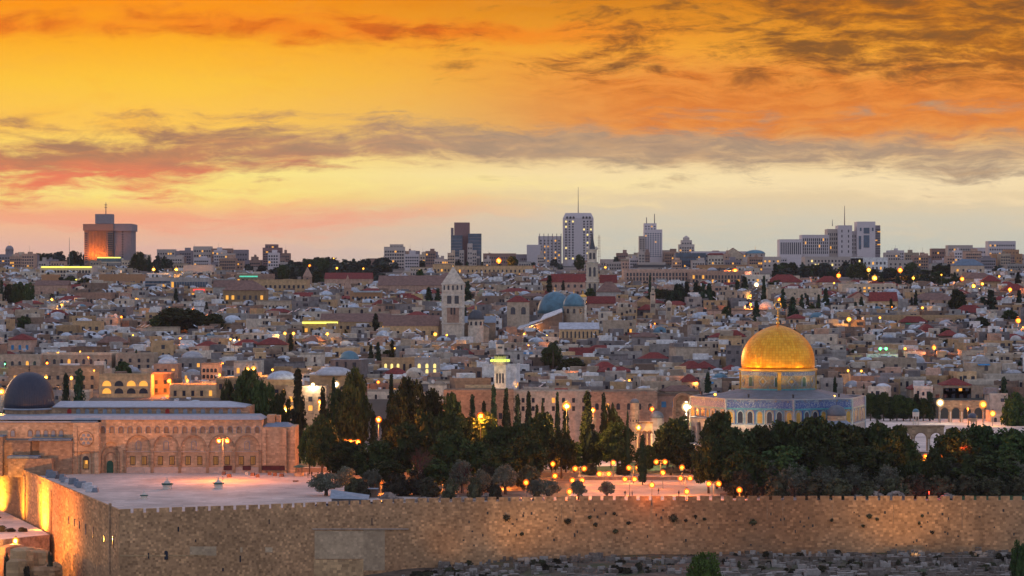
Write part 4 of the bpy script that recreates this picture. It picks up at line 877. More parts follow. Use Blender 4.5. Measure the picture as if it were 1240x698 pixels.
block(1195, 1246, 456, 930, 'tall cream stone house with twin windows at the right edge', 'stone_pale', nx=3, nz=1, wy=(463,471), ww=1.1, wh=2.4, clear=6)
block(1172, 1210, 462, 926, 'cream house with low white dome on its roof', 'stone_pale', roof='flat', nx=3, nz=1, wy=(467,474), clear=6)
# houses just behind the mosque, warmly lit
HB = [(10,120,446,'madrasa_stone',10,2,(452,474),.18,'long warm-lit stone house behind the ribbed dome'),(120,183,456,'stone_ochre',4,2,(460,478),.4,'open-galleried stone house with big arched windows'),
      (183,206,453,'stone_brown',2,2,(458,478),0,'narrow brown house with dark awning'),(140,186,430,'stone_beige',4,2,(433,448),.05,'square ochre house above the gallery'),
      (186,215,441,'stone_pink',3,1,(446,454),.5,'stone house with white dome and two lit windows'),(215,246,434,'stone_grey',3,2,(438,456),.1,'grey stone house with a rooftop dome'),
      (244,264,442,'stone_pink',4,2,(445,460),.1,'orange-lit house with arched upper windows'),(262,290,460,'stone_ochre',3,1,(465,472),.3,'low ochre house beside the big pines'),
      (205,262,468,'stone_ochre',5,1,(473,480),.5,'low lit terrace house behind the mosque roof'),(283,312,440,'stone_pale',3,1,(446,452),1,'pale house front lit bright yellow'),
      (50,135,430,'stone_beige',9,1,(434,442),.25,'long low beige house with arched windows'),(0,48,432,'stone_beige',5,1,(437,444),.1,'beige house with large arched openings at the left edge'),(10,38,412,'stone_pink',3,1,(418,424),0,'red-roofed house with three blue windows')]
for a, c_, y, m_, nx, nz, wy, lt, lk in HB:
    D = Dof(y+ (26 if y > 440 else 24)); D = max(D, 905)
    block(a, c_, y, D, lk, m_, nx=nx, nz=nz, wy=wy, lit=lt, arched='arched' in lk, roof='hip' if 'red-roofed' in lk else 'dome' if 'dome' in lk and 'ribbed' not in lk else 'flat', rmat='roof_red' if 'red-roofed' in lk else 'dome_white' if 'white dome' in lk else 'roof_grey', rh=2.6,
          wm='cloth_blue' if 'blue windows' in lk else 'glass_dark', depth=12, clear=3, ww=1.1 if 'big arched' not in lk else 3.2, wh=2 if nz == 1 or 'big' in lk else 1.5)

# ================================================================ CITY LANDMARKS
def tower_church():
    D = Dof(415); u = D/F; zb = zg(D); W = 27*u; t_ = thing('bell_tower', 'square pale bell tower with pyramidal stone spire', 'bell tower', (X(548.5, D), D, zb), R(0), px=548, py=370); hz = lambda y: Z(y, D)-zb
    part('wall', M('stone_pale').box(-W/2, W/2, 0, W, -6, hz(344)), None, t_)
    for y in (344, 357.5, 372, 392): part('cornice', M('marble').box(-W/2-.35, W/2+.35, -.35, W+.35, hz(y)-.3, hz(y)+.3), None, t_)
    for c_, w_ in ((-W/2+.4, .8), (W/2-.4, .8)): part('corner_pier', M('marble').box(c_-w_/2, c_+w_/2, -.2, .0, -3, hz(345.5)), None, t_)
    b = M('stone_pale'); b.frustum(-W/2, W/2, 0, W, hz(344)+.302, -.15, .15, W/2-.15, W/2+.15, hz(323)); part('spire', b, None, t_); part('finial', M('gold_trim').tube((0,W/2,hz(323)), (0,W/2,hz(320)), .12, .05), None, t_)
    for k in range(5): part('window', winmesh(.9, 2.2, 'glass_dark', .1, True), None, t_, loc=(-W/2+W*(k+.5)/5, -.02, hz(348.5)))
    for k in (-1, 1): part('window', winmesh(2.0, 4.2, 'glass_dark', .1, True), None, t_, loc=(k*1.7, -.02, hz(362.5))); part('window', winmesh(.9, 3.2, 'metal_dark', .1, True), None, t_, loc=(k*.7, -.14, hz(377)))
    part('recessed_panel', M('stone_pink').box(-2.8, 2.8, -.1, -.0, hz(391), hz(373)), None, t_)
    FOOT.append((t_.location.x, D+5, 9)); CLEAR.append((533, 564, D-190, D-1, 2)); LAND.append((548, 370, 'the pyramid-topped bell tower'))
tower_church()
block(536, 600, 391, Dof(412), 'cruciform church with grey gabled roofs below the bell tower', 'stone_beige', cat='church', name='church', roof='gablex', rmat='roof_lead', nx=4, nz=1, wy=(394,404), rh=3, depth=16)
block(568, 592, 397, Dof(413)-10, 'small gabled chapel front with blue-grey roof', 'stone_beige', cat='church', name='chapel', roof='gabley', rmat='roof_blue', rh=2.5, depth=10)
def dome_church(px, ytop, yspring, wpx, ybase, D, look, dm_, body, n=24, nw=5, hz_=None, land=None, clear=2):
    zb = zg(D); u = D/F; rad = wpx*u/2; hz = lambda y: Z(y, D)-zb; t_ = thing('domed_church', look, 'church', (X(px, D), D, zb), px=px, py=(ytop+ybase)/2)
    part('drum', M(body).lathe([(rad*.98, -5), (rad*.98, hz(yspring))], 16), None, t_); part('cornice', M(body).lathe([(rad*1.04, hz(yspring)-.4), (rad*1.04, hz(yspring)+.1)], 24), None, t_)
    part('dome', M(dm_).dome(rad, hz(ytop)-hz(yspring), hz(yspring)+.1, n), None, t_); part('finial', M('gold_trim').tube((0,0,hz(ytop)), (0,0,hz(ytop-5)), .2, .08), None, t_)
    for k in range(nw): a = -PI/2 + (k-(nw-1)/2)*PI/nw; part('window', winmesh(1.1, min(2.6, (hz(yspring)-hz(ybase))*.5), 'glass_dark', .1, True), None, t_, loc=(rad*.985*math.cos(a), rad*.985*math.sin(a), hz(yspring+(ybase-yspring)*.45)), rz=a+PI/2)
    FOOT.append((t_.location.x, D, rad+3)); CLEAR.append((px-wpx/2-2, px+wpx/2+2, D-150, D-rad, clear))
    if land: LAND.append((px, (ytop+yspring)/2, land))
    return t_
dome_church(576.5, 375.5, 387.5, 20, 397, Dof(415), 'small dark slate dome on pale drum beside the bell tower', 'dome_slate', 'stone_pale', land='the small dark dome')
dome_church(672, 353.5, 380, 43, 386, Dof(398), 'large blue-green dome of the great church', 'copper_blue', 'stone_grey', 32, land='the large blue-green dome')
dome_church(695, 355.5, 371.5, 26, 383, Dof(398)-25, 'smaller blue dome with gilt finial on a windowed drum', 'copper_blue', 'stone_beige', 28, land='the smaller blue dome')
dome_church(706, 357, 360, 9, 374, Dof(398)+20, 'little gilded cupola on a stone lantern', 'gold_trim', 'stone_pale', 12, 3)
D = Dof(400)-18; t_ = block(614, 641, 366, D, 'square church belfry with red pyramid roof', 'stone_beige', cat='bell tower', name='belfry', roof='hip', rmat='roof_red', rh=3, nx=2, nz=1, wy=(371,382), ww=2.2, wh=3.6, arched=True, depth=9, land='the red-roofed belfry')
D = Dof(400)-30; zb = zg(D); t_ = thing('church_roof_hall', 'church hall with long bright white sloping roof', 'church', (X(648, D), D, zb), px=648, py=388); hz = lambda y: Z(y, D)-zb; u = D/F
part('wall', M('stone_brown').add([(-24*u, 0, -5), (33*u, 0, -5), (33*u, 0, hz(378)), (8*u, 0, hz(388)), (-24*u, 0, hz(401)), (-24*u, 16, -5), (33*u, 16, -5), (33*u, 16, hz(378)), (8*u, 16, hz(388)), (-24*u, 16, hz(401))], [(0,1,2,3,4), (9,8,7,6,5), (1,6,7,2), (0,4,9,5)]), None, t_)
b = M('tank_white')
for a_, c_, ya, yb in ((-24, 9, 401, 390), (5, 33, 388.5, 377)): b.add([(a_*u, -.6, hz(ya)), (c_*u, -.6, hz(yb)), ((c_-0)*u, 15, hz(yb-3.2)), ((a_+6)*u, 15, hz(ya-7)), (a_*u, -.6, hz(ya)-.5), (c_*u, -.6, hz(yb)-.5), (c_*u, 15, hz(yb)-.5), ((a_+6)*u, 15, hz(ya)-.5)], [(0,1,2,3), (4,5,1,0), (5,6,2,1), (7,4,0,3), (6,7,3,2)])
part('roof', b, None, t_); CLEAR.append((622, 684, D-140, D-1, 3)); FOOT.append((t_.location.x, D+8, 13)); LAND.append((650, 388, 'the white sloping roof'))
block(678, 725, 399, Dof(418), 'long stone hall with pale gabled roof and slit windows', 'stone_ochre', roof='gablex', rmat='roof_grey', rh=3, nx=9, nz=1, wy=(400,411), ww=.7, wh=3, arched=True, depth=14)
# pale church tower with dark needle spire
D = Dof(366); zb = zg(D); u = D/F; t_ = thing('church_tower', 'slim cream church tower with dark needle spire', 'church tower', (X(717, D), D, zb), px=717, py=320); hz = lambda y: Z(y, D)-zb
for y0_, y1_, w_, nm in ((375,341,15,'lower_stage'),(341,318,13.5,'middle_stage'),(318,302.5,11,'belfry')):
    W = w_*u; part(nm, M('stone_pale').box(-W/2, W/2, -W/2, W/2, hz(y0_), hz(y1_)), None, t_); part('cornice', M('marble').box(-W/2-.4, W/2+.4, -W/2-.4, W/2+.4, hz(y1_)-.25, hz(y1_)+.2), None, t_)
    for s_ in (-1, 1): part('window', winmesh(1.4, (y0_-y1_)*u*.5, 'glass_dark', .1, True), None, t_, loc=(s_*W*.2, -W/2-.02, (hz(y0_)+hz(y1_))/2 + (3 if y0_ == 375 else 0)))
part('spire', M('dome_slate').lathe([(4.6*u, hz(302)), (3.2*u, hz(298)), (1.6*u, hz(290)), (.12, hz(280.5))], 8), None, t_)
for s_ in (-1, 1): part('pinnacle', M('marble').lathe([(.8, hz(302.5)), (.9, hz(300.5)), (.1, hz(298.5))], 8, s_*5*u, -5*u), None, t_)
FOOT.append((t_.location.x, D, 8)); CLEAR.append((706, 728, D-200, D-4, 2)); LAND.append((717, 320, 'the needle-spired church tower'))
block(668, 709, 342, Dof(362), 'red-roofed church nave left of the needle spire', 'stone_pink', roof='gablex', rmat='roof_red', rh=5, nx=5, nz=1, wy=(343,350), arched=True)
block(727, 747, 343, Dof(362), 'red-roofed church nave right of the needle spire', 'stone_pale', roof='gablex', rmat='roof_red', rh=5, nx=2, nz=1, wy=(345,350))
def minaret(px, parts_, D, look, dm_='stone_pale', body='stone_beige', land=None, gal=None, zb=None):
    zb = zg(D) if zb is None else zb; u = D/F; t_ = thing('minaret', look, 'minaret', (X(px, D), D, zb), px=px, py=parts_[-1][1]+15); hz = lambda y: Z(y, D)-zb
    for y0_, y1_, w_, n_ in parts_:
        part('shaft', M(body).lathe([(w_*u/2*1.08, hz(y0_)), (w_*u/2*1.08, hz(y1_))], n_, a0=PI/4 if n_ == 4 else PI/8), None, t_)
        for s_ in (-1, 0, 1): part('window', winmesh(max(.5, w_*u*.1), (y0_-y1_)*u*.2, 'glass_dark', .15, True), None, t_, loc=(s_*w_*u*.2, -w_*u/2*(.76 if n_ == 4 else 1.0)-.03, hz(y1_+(y0_-y1_)*.3)))
    if gal:
        y_, w_ = gal; part('gallery', M(body).lathe([(w_*u/2*.75, hz(y_+5)), (w_*u/2, hz(y_+1.5)), (w_*u/2, hz(y_-1))], 16), None, t_)
        g_ = part('light_ring', M('strip_green').lathe([(w_*u/2*1.02, hz(y_+1)), (w_*u/2*1.02, hz(y_-1.3))], 12), None, t_); glow(g_, (0, -w_*u*.8, hz(y_)), 120, (.8,1,.2), .5)
        glow(g_, (-6, -12, hz(y_+42)), 2500, (1,.6,.3), .5); part('canopy', M('metal_dark').lathe([(w_*u/2*1.05, hz(y_-6.2)), (w_*u/2*1.05, hz(y_-7)), (w_*u*.2, hz(y_-8))], 16), None, t_)  # warm light added low before the shaft, no lamp stands there
    y1_, w_ = parts_[-1][1], parts_[-1][2]; part('dome', M(dm_).dome(w_*u/2*1.05, w_*u*.55, hz(y1_), 12), None, t_); part('finial', M('metal_dark').tube((0,0,hz(y1_)), (0,0,hz(y1_-w_*.9)), .12, .05), None, t_)
    FOOT.append((t_.location.x, D, 6)); CLEAR.append((px-12, px+12, D-200, D-3, 2))
    if land: LAND.append((px, parts_[-1][1]+15, land))
minaret(605.5, [(500,440,18,4),(436,429,14,8),(430,417,10,8)], 892, 'square minaret with a glowing green gallery', dm_='lead_dome_light', body='stone_pale', land='the green-lit minaret', gal=(437, 23), zb=5)
minaret(790.5, [(385,364,8,4),(364,354,6,8),(354,349,4,8)], Dof(384), 'slender stepped minaret among the rooftops', land='the slender minaret')
minaret(810, [(390,368,7,8)], Dof(390), 'short round minaret with small pointed cap', land='the short minaret')
def spire_church(px, yt, yb, wpx, look, m='stone_pink'):
    D = Dof(yb+4); u = D/F; zb = zg(D); hz = lambda y: Z(y, D)-zb; W = wpx*u; t_ = thing('church_tower', look, 'church tower', (X(px, D), D, zb), px=px, py=yt+8)
    part('wall', M(m).box(-W/2, W/2, -W/2, W/2, -5, hz(yt+(yb-yt)*.55)), None, t_); part('spire', M(m).lathe([(W*.62, hz(yt+(yb-yt)*.55)), (.1, hz(yt))], 8), None, t_)
    part('window', winmesh(W*.3, W*.5, 'glass_dark', .1, True), None, t_, loc=(0, -W/2-.02, hz(yt+(yb-yt)*.75))); CLEAR.append((px-wpx, px+wpx, D-150, D-2, 3))
spire_church(372.5, 323.5, 345, 10, 'small church tower with conical stone spire'); spire_church(421, 333, 362, 8, 'little slim tower with pointed cap beside the lit hall')
# middle-distance buildings: (px0, px1, eave row, base row, look, wall, options)
MID = [
 (120,172,333.5,352,'rugged citadel tower glowing orange','brick_orange',dict(cat='citadel',name='citadel_tower',nx=3,nz=1,wy=(338,346),ww=.8,wh=1.6,land='the citadel tower',lit=0)),
 (50,70,334,350,'small square citadel bastion','brick_orange',dict(cat='citadel',name='citadel_tower',nx=0,nz=0)),
 (176,206,338,356,'dark-framed modern building with terraces','tower_cream',dict(nx=5,nz=3,wy=(340,352),wm='glass_blue',ww=4,wh=1.6,lit=.1)),
 (206,253,338,357,'glass-fronted modern hall with small red sign','stone_grey',dict(nx=14,nz=1,wy=(340,356),wm='glass_blue',ww=1.4,wh=6.5,lit=.08,land='the glass-fronted hall')),
 (253,285,339,352,'grey block with a band of dark windows','stone_grey',dict(nx=5,nz=2,wy=(341,347),wm='glass_dark',ww=3,wh=1.3)),
 (222,258,322,340,'plain beige upper block with one dark strip','tower_cream',dict(nx=1,nz=1,wy=(330,335),ww=16,wh=2.4,lit=0)),
 (285,330,333,350,'pinkish block with green lit shop strip','stone_pink',dict(nx=8,nz=2,wy=(337,348))),
 (48,112,324,338,'low modern block edged with yellow light','tower_cream',dict(nx=16,nz=2,wy=(327,336),ww=1.6,wh=2,lit=.05)),
 (42,82,346,365,'plain pink stone hall below the lit blocks','stone_pink',dict(roof='gablex',rmat='roof_brown',rh=3)),
 (90,135,356,374,'crenellated police barracks with arched windows','stone_pink',dict(nx=10,nz=1,wy=(362,368),arched=True,ww=1.2,wh=2.4)),
 (175,205,362,376,'pale house with a row of arched windows','stone_pale',dict(nx=6,nz=1,wy=(365,369),arched=True)),
 (230,260,350,365,'stone house under a red neon line','stone_ochre',dict(nx=5,nz=1,wy=(354,360),lit=.3)),
 (258,305,348,368,'dark-roofed hall beside arched terrace','stone_grey',dict(roof='gablex',rmat='roof_brown',rh=4,nx=6,nz=1,wy=(356,364),arched=True,ww=1.6,wh=3)),
 (270,322,352,378,'broad ochre convent with two lit windows','stone_ochre',dict(roof='hip',rmat='roof_brown',rh=5,nx=7,nz=2,wy=(356,374),lit=.15)),
 (300,372,340,362,'long beige stone school','stone_ochre',dict(nx=12,nz=2,wy=(344,358))),
 (310,352,366,384,'beige block of four storeys','stone_beige',dict(nx=9,nz=2,wy=(369,380))),
 (393,450,338,354,'long hall with red tiled roof','stone_pink',dict(roof='gablex',rmat='roof_red',rh=4,nx=8,nz=1,wy=(342,350))),
 (424,462,354,372,'orange-lit arcaded hall with pale roof edge','brick_orange',dict(nx=7,nz=2,wy=(358,370),land='the orange-lit hall')),
 (458,540,346,362,'very long building with brown tiled roof','stone_pink',dict(roof='gablex',rmat='roof_brown',rh=6,nx=14,nz=1,wy=(350,360))),
 (388,472,390,404,'long low market hall with brown roof','stone_ochre',dict(roof='gablex',rmat='roof_brown',rh=4,nx=9,nz=1,wy=(393,401),lit=.12)),
 (464,531,395,412,'brown-roofed stone hall left of the bell tower','stone_ochre',dict(roof='gablex',rmat='roof_brown',rh=5,nx=6,nz=1,wy=(399,408),land='the brown-roofed hall')),
 (366,410,390,410,'stone hall edged with yellow lights','stone_ochre',dict(nx=6,nz=1,wy=(396,404),lit=.2)),
 (310,347,418,436,'red-roofed stone house with four tall windows','stone_beige',dict(roof='hip',rmat='roof_red',rh=3,nx=4,nz=1,wy=(420,427),ww=1.1,wh=2,land='the four-windowed red roof')),
 (524,546,321,338,'old square stone institute','stone_ochre',dict(nx=5,nz=2,wy=(325,335))),
 (546,645,323,338,'long orange-tinted stone seminary','stone_ochre',dict(nx=18,nz=2,wy=(326,336),ww=1.2,wh=2,land='the long stone seminary')),
 (530,552,336,348,'low brown-roofed house beside the seminary','stone_beige',dict(roof='hip',rmat='roof_brown',rh=3,nx=3,nz=1,wy=(340,346))),
 (755,856,327.5,350,'huge pink stone pilgrim hostel with rows of windows','stone_pink',dict(nx=24,nz=3,wy=(330,346),ww=1.2,wh=2.2,land='the huge pilgrim hostel')),
 (773,806,319,330,'flat-topped upper wing with a glass band','tower_cream',dict(nx=1,nz=1,wy=(320.5,324.5),ww=30,wh=2.2,wm='glass_dark',lit=0)),
 (836,902,330,352,'right wing of the hostel in grey-pink stone','stone_pink',dict(nx=16,nz=3,wy=(333,349),ww=1.2,wh=2.2)),
 (898,932,334,352,'pale corner block beside the glaring lamp','stone_pale',dict(nx=6,nz=2,wy=(337,348))),
 (846,905,322,331,'long low roof terrace above the hostel','brick_orange',dict(nx=12,nz=1,wy=(324,329),ww=3)),
 (857,877,309,324,'stone palace wing with small red roof','stone_pale',dict(roof='hip',rmat='roof_red',rh=4,nx=5,nz=2,wy=(313,321))),
 (876,900,309,324,'palace wing with pediment and red roof','stone_beige',dict(roof='gabley',rmat='roof_red',rh=6,nx=5,nz=2,wy=(313,321))),
 (748,800,352,362,'modern terraced building with pale slabs','stone_grey',dict(nx=3,nz=1,wy=(352.5,357),ww=16,wh=2)),
 (744,792,345,352,'flat pale roof slab building','tower_cream',dict(nx=2,nz=1,wy=(346,350),ww=12,wh=2)),
 (930,995,351,370,'large plain beige institutional wall','stone_beige',dict(nx=5,nz=1,wy=(354,358),ww=.8,wh=1,lit=0,land='the large plain beige block')),
 (1020,1085,345,362,'five-storey block with white tanks along its roof','stone_beige',dict(nx=11,nz=3,wy=(347,359),land='the tank-topped block')),
 (975,1045,312,330,'pale apartment row with yellow-lit windows','tower_cream',dict(nx=16,nz=3,wy=(314,328),lit=.3,litm='window_lit_pale')),
 (1030,1075,313,330,'white hillside houses with dark windows','plaster_white',dict(nx=9,nz=2,wy=(316,328))),
 (1075,1105,316,330,'cream hillside house beneath the hotel','tower_cream',dict(nx=5,nz=2,wy=(318,327))),
 (930,972,342,352,'red-roofed villas left of the parkland','stone_pink',dict(roof='hip',rmat='roof_red',rh=5,nx=6,nz=1,wy=(344,350))),
 (990,1018,342,352,'red-roofed villa among the parkland trees','stone_pink',dict(roof='hip',rmat='roof_red',rh=4,nx=4,nz=1,wy=(344,350))),
 (1025,1055,363,375,'gabled stone school with crimson roof','stone_pink',dict(roof='gabley',rmat='roof_red',rh=4,nx=4,nz=1,wy=(368,374))),
 (1055,1087,365,378,'gabled cream school with long crimson roof','stone_ochre',dict(roof='gablex',rmat='roof_red',rh=5,nx=4,nz=1,wy=(368,374))),
 (1105,1160,364,377,'long ochre house with brown tiled roof','stone_ochre',dict(roof='hip',rmat='roof_brown',rh=4,nx=9,nz=1,wy=(367,374))),
 (1158,1195,379,388,'wide crimson-roofed house','stone_grey',dict(roof='hip',rmat='roof_red',rh=4,nx=6,nz=1,wy=(380,385))),
 (1155,1192,322,338,'cream villa with steep dark roof','stone_beige',dict(roof='hip',rmat='roof_blue',rh=5,nx=5,nz=2,wy=(325,335),lit=.15)),
 (1168,1205,338,350,'brown-roofed stone villa','stone_ochre',dict(roof='hip',rmat='roof_brown',rh=4,nx=6,nz=1,wy=(341,348))),
 (1190,1212,341,354,'stone villa with red roof','stone_ochre',dict(roof='hip',rmat='roof_red',rh=4,nx=4,nz=1,wy=(345,351))),
 (1215,1244,352,364,'red-roofed villa at the right edge','stone_pink',dict(roof='hip',rmat='roof_red',rh=4,nx=4,nz=1,wy=(355,361))),
 (1050,1170,384,396,'long city rampart houses in ochre stone','stone_ochre',dict(nx=20,nz=1,wy=(387,392),lit=.03,land='the long ochre rampart row')),
 (858,930,377,388,'long pinkish terrace behind the golden dome','stone_pink',dict(nx=14,nz=1,wy=(380,385))),
 (770,790,366,378,'small church with ochre gable and white dome','stone_ochre',dict(roof='gabley',rmat='roof_brown',rh=3,nx=3,nz=1,wy=(370,376))),
 (723,752,354,368,'stone house with purplish hipped roof','stone_grey',dict(roof='hip',rmat='roof_brown',rh=6,nx=3,nz=1,wy=(360,366))),
 (712,745,368,380,'long red-roofed wing beside the blue domes','stone_pink',dict(roof='gablex',rmat='roof_red',rh=4,nx=4,nz=1,wy=(372,377))),
 (462,502,436,456,'stone hall with four glowing arched windows','stone_ochre',dict(nx=5,nz=1,wy=(440,451),ww=1,wh=3.2,arched=True,lit=.6,litm='window_lit_pale',land='the hall of glowing windows')),
 (502,532,436,462,'grey stone building with two rows of lit windows','stone_grey',dict(nx=3,nz=2,wy=(440,453),ww=1.1,wh=1.7,arched=True,lit=1,litm='window_lit_pale')),
 (331,352,447,458,'yellow-lit chapel with arched window','stone_ochre',dict(nx=1,nz=1,wy=(450,458),ww=1.8,wh=3.2,arched=True,lit=1)),
 (352,376,449,462,'ochre chapel annex with flat roof','stone_ochre',dict(nx=3,nz=1,wy=(453,458))),
 (760,838,438,452,'broad grey stone block with brown side range','stone_dusk',dict(nx=4,nz=1,wy=(441,446),lit=0,land='the broad grey block')),
 (774,812,436,446,'long crimson tiled roof over low walls','stone_beige',dict(roof='hip',rmat='roof_red',rh=3,nx=5,nz=1,wy=(438,443))),
 (840,868,447,458,'cream house with bright red hipped roof','stone_pale',dict(roof='hip',rmat='roof_red',rh=3,nx=3,nz=1,wy=(450,456))),
 (873,900,450,462,'small red-roofed house against the golden dome','stone_pink',dict(roof='hip',rmat='roof_red',rh=2.5,nx=3,nz=1,wy=(453,458))),
 (736,764,421,434,'whitewashed house with brown side wall','plaster_white',dict(nx=3,nz=1,wy=(425,431))),
 (690,720,436,444,'large crimson roof with ridge of sky panels','stone_brown',dict(roof='gablex',rmat='roof_red',rh=5)),
 (1142,1176,467,480,'cream house with deep red hipped roof','stone_beige',dict(roof='hip',rmat='roof_red',rh=2.6,nx=4,nz=1,wy=(469,475))),
 (1103,1130,472,482,'low house with crimson roof behind the cypresses','stone_beige',dict(roof='hip',rmat='roof_red',rh=3)),
 (1060,1110,436,458,'tall blank beige block with blue awnings','stone_beige',dict(nx=3,nz=1,wy=(440,446),lit=0)),
 (1064,1110,418,428,'long house with black flat roof and two green lamps','stone_beige',dict(nx=7,nz=1,wy=(421,426),rmat='metal_dark')),
 (8,40,411,420,'small dark hip-roofed house','stone_beige',dict(roof='hip',rmat='roof_red',rh=2,nx=3,nz=1,wy=(413,418))),
 (88,122,391,413,'tall ochre house with paired windows','stone_ochre',dict(nx=4,nz=2,wy=(394,410))),
 (68,92,396,415,'square ochre tower house','stone_ochre',dict(nx=2,nz=2,wy=(400,410))),
 (178,215,398,410,'low blank beige wall below the dark copse','stone_beige',dict(nx=2,nz=1,wy=(401,405),lit=0)),
 (266,294,392,404,'stone house with broad white dome','stone_ochre',dict(roof='dome',rmat='dome_white',rh=4,nx=4,nz=1,wy=(395,400))),
]
for a, c_, y, yb, lk, m_, kw in MID:
    kw.setdefault('lit', .05); block(a, c_, y, Dof(yb)if yb < 470 else 905, lk, m_, **kw)
def strips(px0, px1, y, D, m, look, to):
    u = D/F
    o = single('light_strip', M(m).box(-(px1-px0)*u/2, (px1-px0)*u/2, -.3, .3, -.45, .45), None, look, 'light', (X((px0+px1)/2, D), D, Z(y, D)), px=(px0+px1)/2, py=y); attach(o, to, 'light_strip')
strips(50, 111, 323.6, Dof(338)-1, 'strip_lit', 'yellow light line along a low roof edge', 'low modern block edged with yellow light'); strips(80, 112, 339, Dof(350)-4, 'strip_lit', 'yellow light line above the tree tops', 'low modern block edged with yellow light')
strips(234, 248, 351.5, Dof(365)-1.5, 'strip_red', 'red neon line on a rooftop', 'stone house under a red neon line'); strips(366, 409, 391, Dof(410)-1.5, 'strip_lit', 'row of yellow lights along an eave', 'stone hall edged with yellow lights'); strips(290, 312, 335, Dof(350)-1.5, 'strip_cyan', 'greenish lit shop strip', 'pinkish block with green lit shop strip'); strips(428, 462, 353.3, Dof(372)-1.5, 'dome_white', 'white eave band on the orange-lit hall', 'orange-lit arcaded hall with pale roof edge')

# ---------------------------------------------------------------- skyline
def tower(px0, px1, yt, D, look, m, nx, nz, wy, ww, wh, wm='glass_dark', **kw):
    kw.setdefault('clear', 60); return block(px0, px1, yt, D, look, m, cat='tower', name='tower_block', nx=nx, nz=nz, wy=wy, ww=ww, wh=wh, wm=wm, **kw)
DS = 2250
t_ = tower(102, 137, 277, DS, 'broad brown hotel tower with overhanging crown and mast', 'hotel_brown', 0, 0, None, 1, 1, depth=26, land='the brown crowned hotel')
u = DS/F; zb = t_.location.z; hz = lambda y: Z(y, DS)-zb; q = lambda px: X(px, DS)-t_.location.x
part('crown', M('hotel_brown').box(q(100.8), q(137.5), -1.5, 28, hz(279.5), hz(271.5)), None, t_); part('service_wing', M('hotel_grey').box(q(137.6), q(158.5), 2, 30, -8, hz(271)), None, t_); part('service_crown', M('hotel_grey').box(q(136), q(160), 0, 32, hz(280), hz(271.4)), None, t_)
part('penthouse', M('hotel_grey').box(q(114.5), q(135), 3, 16, hz(271), hz(259.3)), None, t_); part('mast', M('tower_red').tube((q(126.5), 8, hz(259.3)), (q(126.5), 8, hz(245)), .5, .25), None, t_)
for dz_ in (248, 251): part('mast_antenna', M('tower_red').box(q(124.8), q(128), 7.6, 8.4, hz(dz_)-.3, hz(dz_)+.3), None, t_)
for k in range(12): part('fin', M('brick_orange').box(q(108.2+k*1.75), q(108.9+k*1.75), -1.2, -.002, -2, hz(280)), None, t_)
for k in range(14): part('balcony', M('glass_dark').box(q(130.5), q(137), -.8, -.002, hz(284+k*2.6), hz(282.6+k*2.6)), None, t_); 
for k in range(14): part('window', M('glass_dark').box(q(103), q(106), -.2, -.002, hz(284+k*2.6), hz(282.9+k*2.6)), None, t_); part('window', M('glass_dark').box(q(147), q(149), 1.8, 1.998, hz(276+k*3), hz(274.5+k*3)), None, t_)
for c__, pw_ in ((106, 20000), (113, 45000), (121, 60000), (130, 25000)): fl = part('floodlight', M('metal_dark').box(-.4,.4,-.4,.4,-.4,.4), None, t_, loc=(q(c__), -9, hz(318))); glow(fl, (0,0,1), pw_*.42, (1,.28,.04), 1, R(140), (0, 9, 22), 1.0)
t_ = tower(117, 147, 313, DS-90, 'blue glass office block with lit rim', 'glass_blue', 5, 4, (316,331), 4, 1, 'tower_cream', parapet=False); strips(118, 146, 312.2, DS-92, 'strip_lit', 'yellow light rim on the blue glass block', 'blue glass office block with lit rim')
tower(-10, 42, 309, DS, 'long terraced grey building at the left edge', 'hotel_grey', 14, 5, (311,329), 1.9, 1.2, 'glass_dark', lit=.06)
dome_church(11.5, 297.5, 303, 10, 305, DS+60, 'small roof observatory dome on the left skyline', 'hotel_grey', 'hotel_grey', 12, 3, clear=60)
tower(318, 341, 301, DS, 'banded apartment block with stepped crown', 'tower_red', 7, 7, (304,324), 2, 1, 'glass_dark', lit=.04); tower(321, 336, 297, DS+6, 'narrow crown storey above the banded block', 'tower_red', 4, 1, (298,301), 1.6, 1.4)
for a, c_, y, m_ in ((190,212,303,'tower_cream'),(212,236,305,'hotel_grey'),(234,256,299.5,'tower_cream'),(256,281,302,'hotel_brown'),(280,300,303.5,'hotel_grey'),(160,176,309,'hotel_grey'),(198,230,317,'stone_pink'),(296,318,316,'hotel_grey'),
    (1128,1150,302,'hotel_brown'),(1148,1178,298,'tower_cream'),(1178,1200,301,'tower_white'),(1197,1230,293,'tower_white'),(1108,1128,314,'hotel_grey'),(1228,1246,309,'tower_cream'),
    (748,772,309,'tower_cream'),(802,818,304,'tower_cream'),(818,855,307.5,'glass_blue'),(838,905,305.5,'tower_white'),(625,640,309,'hotel_grey'),(585,625,308,'hotel_brown'),(360,380,318,'stone_pink'),(446,466,314,'hotel_brown'),(512,530,306,'hotel_grey'),(727,750,315,'tower_cream')):
    DD = DS + random.uniform(-80, 150); n_ = max(3, int((c_-a)/3)); nz_ = max(2, int((328-y)/5))
    tower(a, c_, y, DD, '%s %s block on the skyline' % (random.choice(['plain','low','squat','boxy','stepped']), {'tower_cream':'cream','hotel_grey':'grey','hotel_brown':'brown','stone_pink':'pinkish','tower_white':'white','glass_blue':'blue glass'}[m_]), m_, n_, nz_, (y+2, 330), 1.3, 1.6, lit=.06)
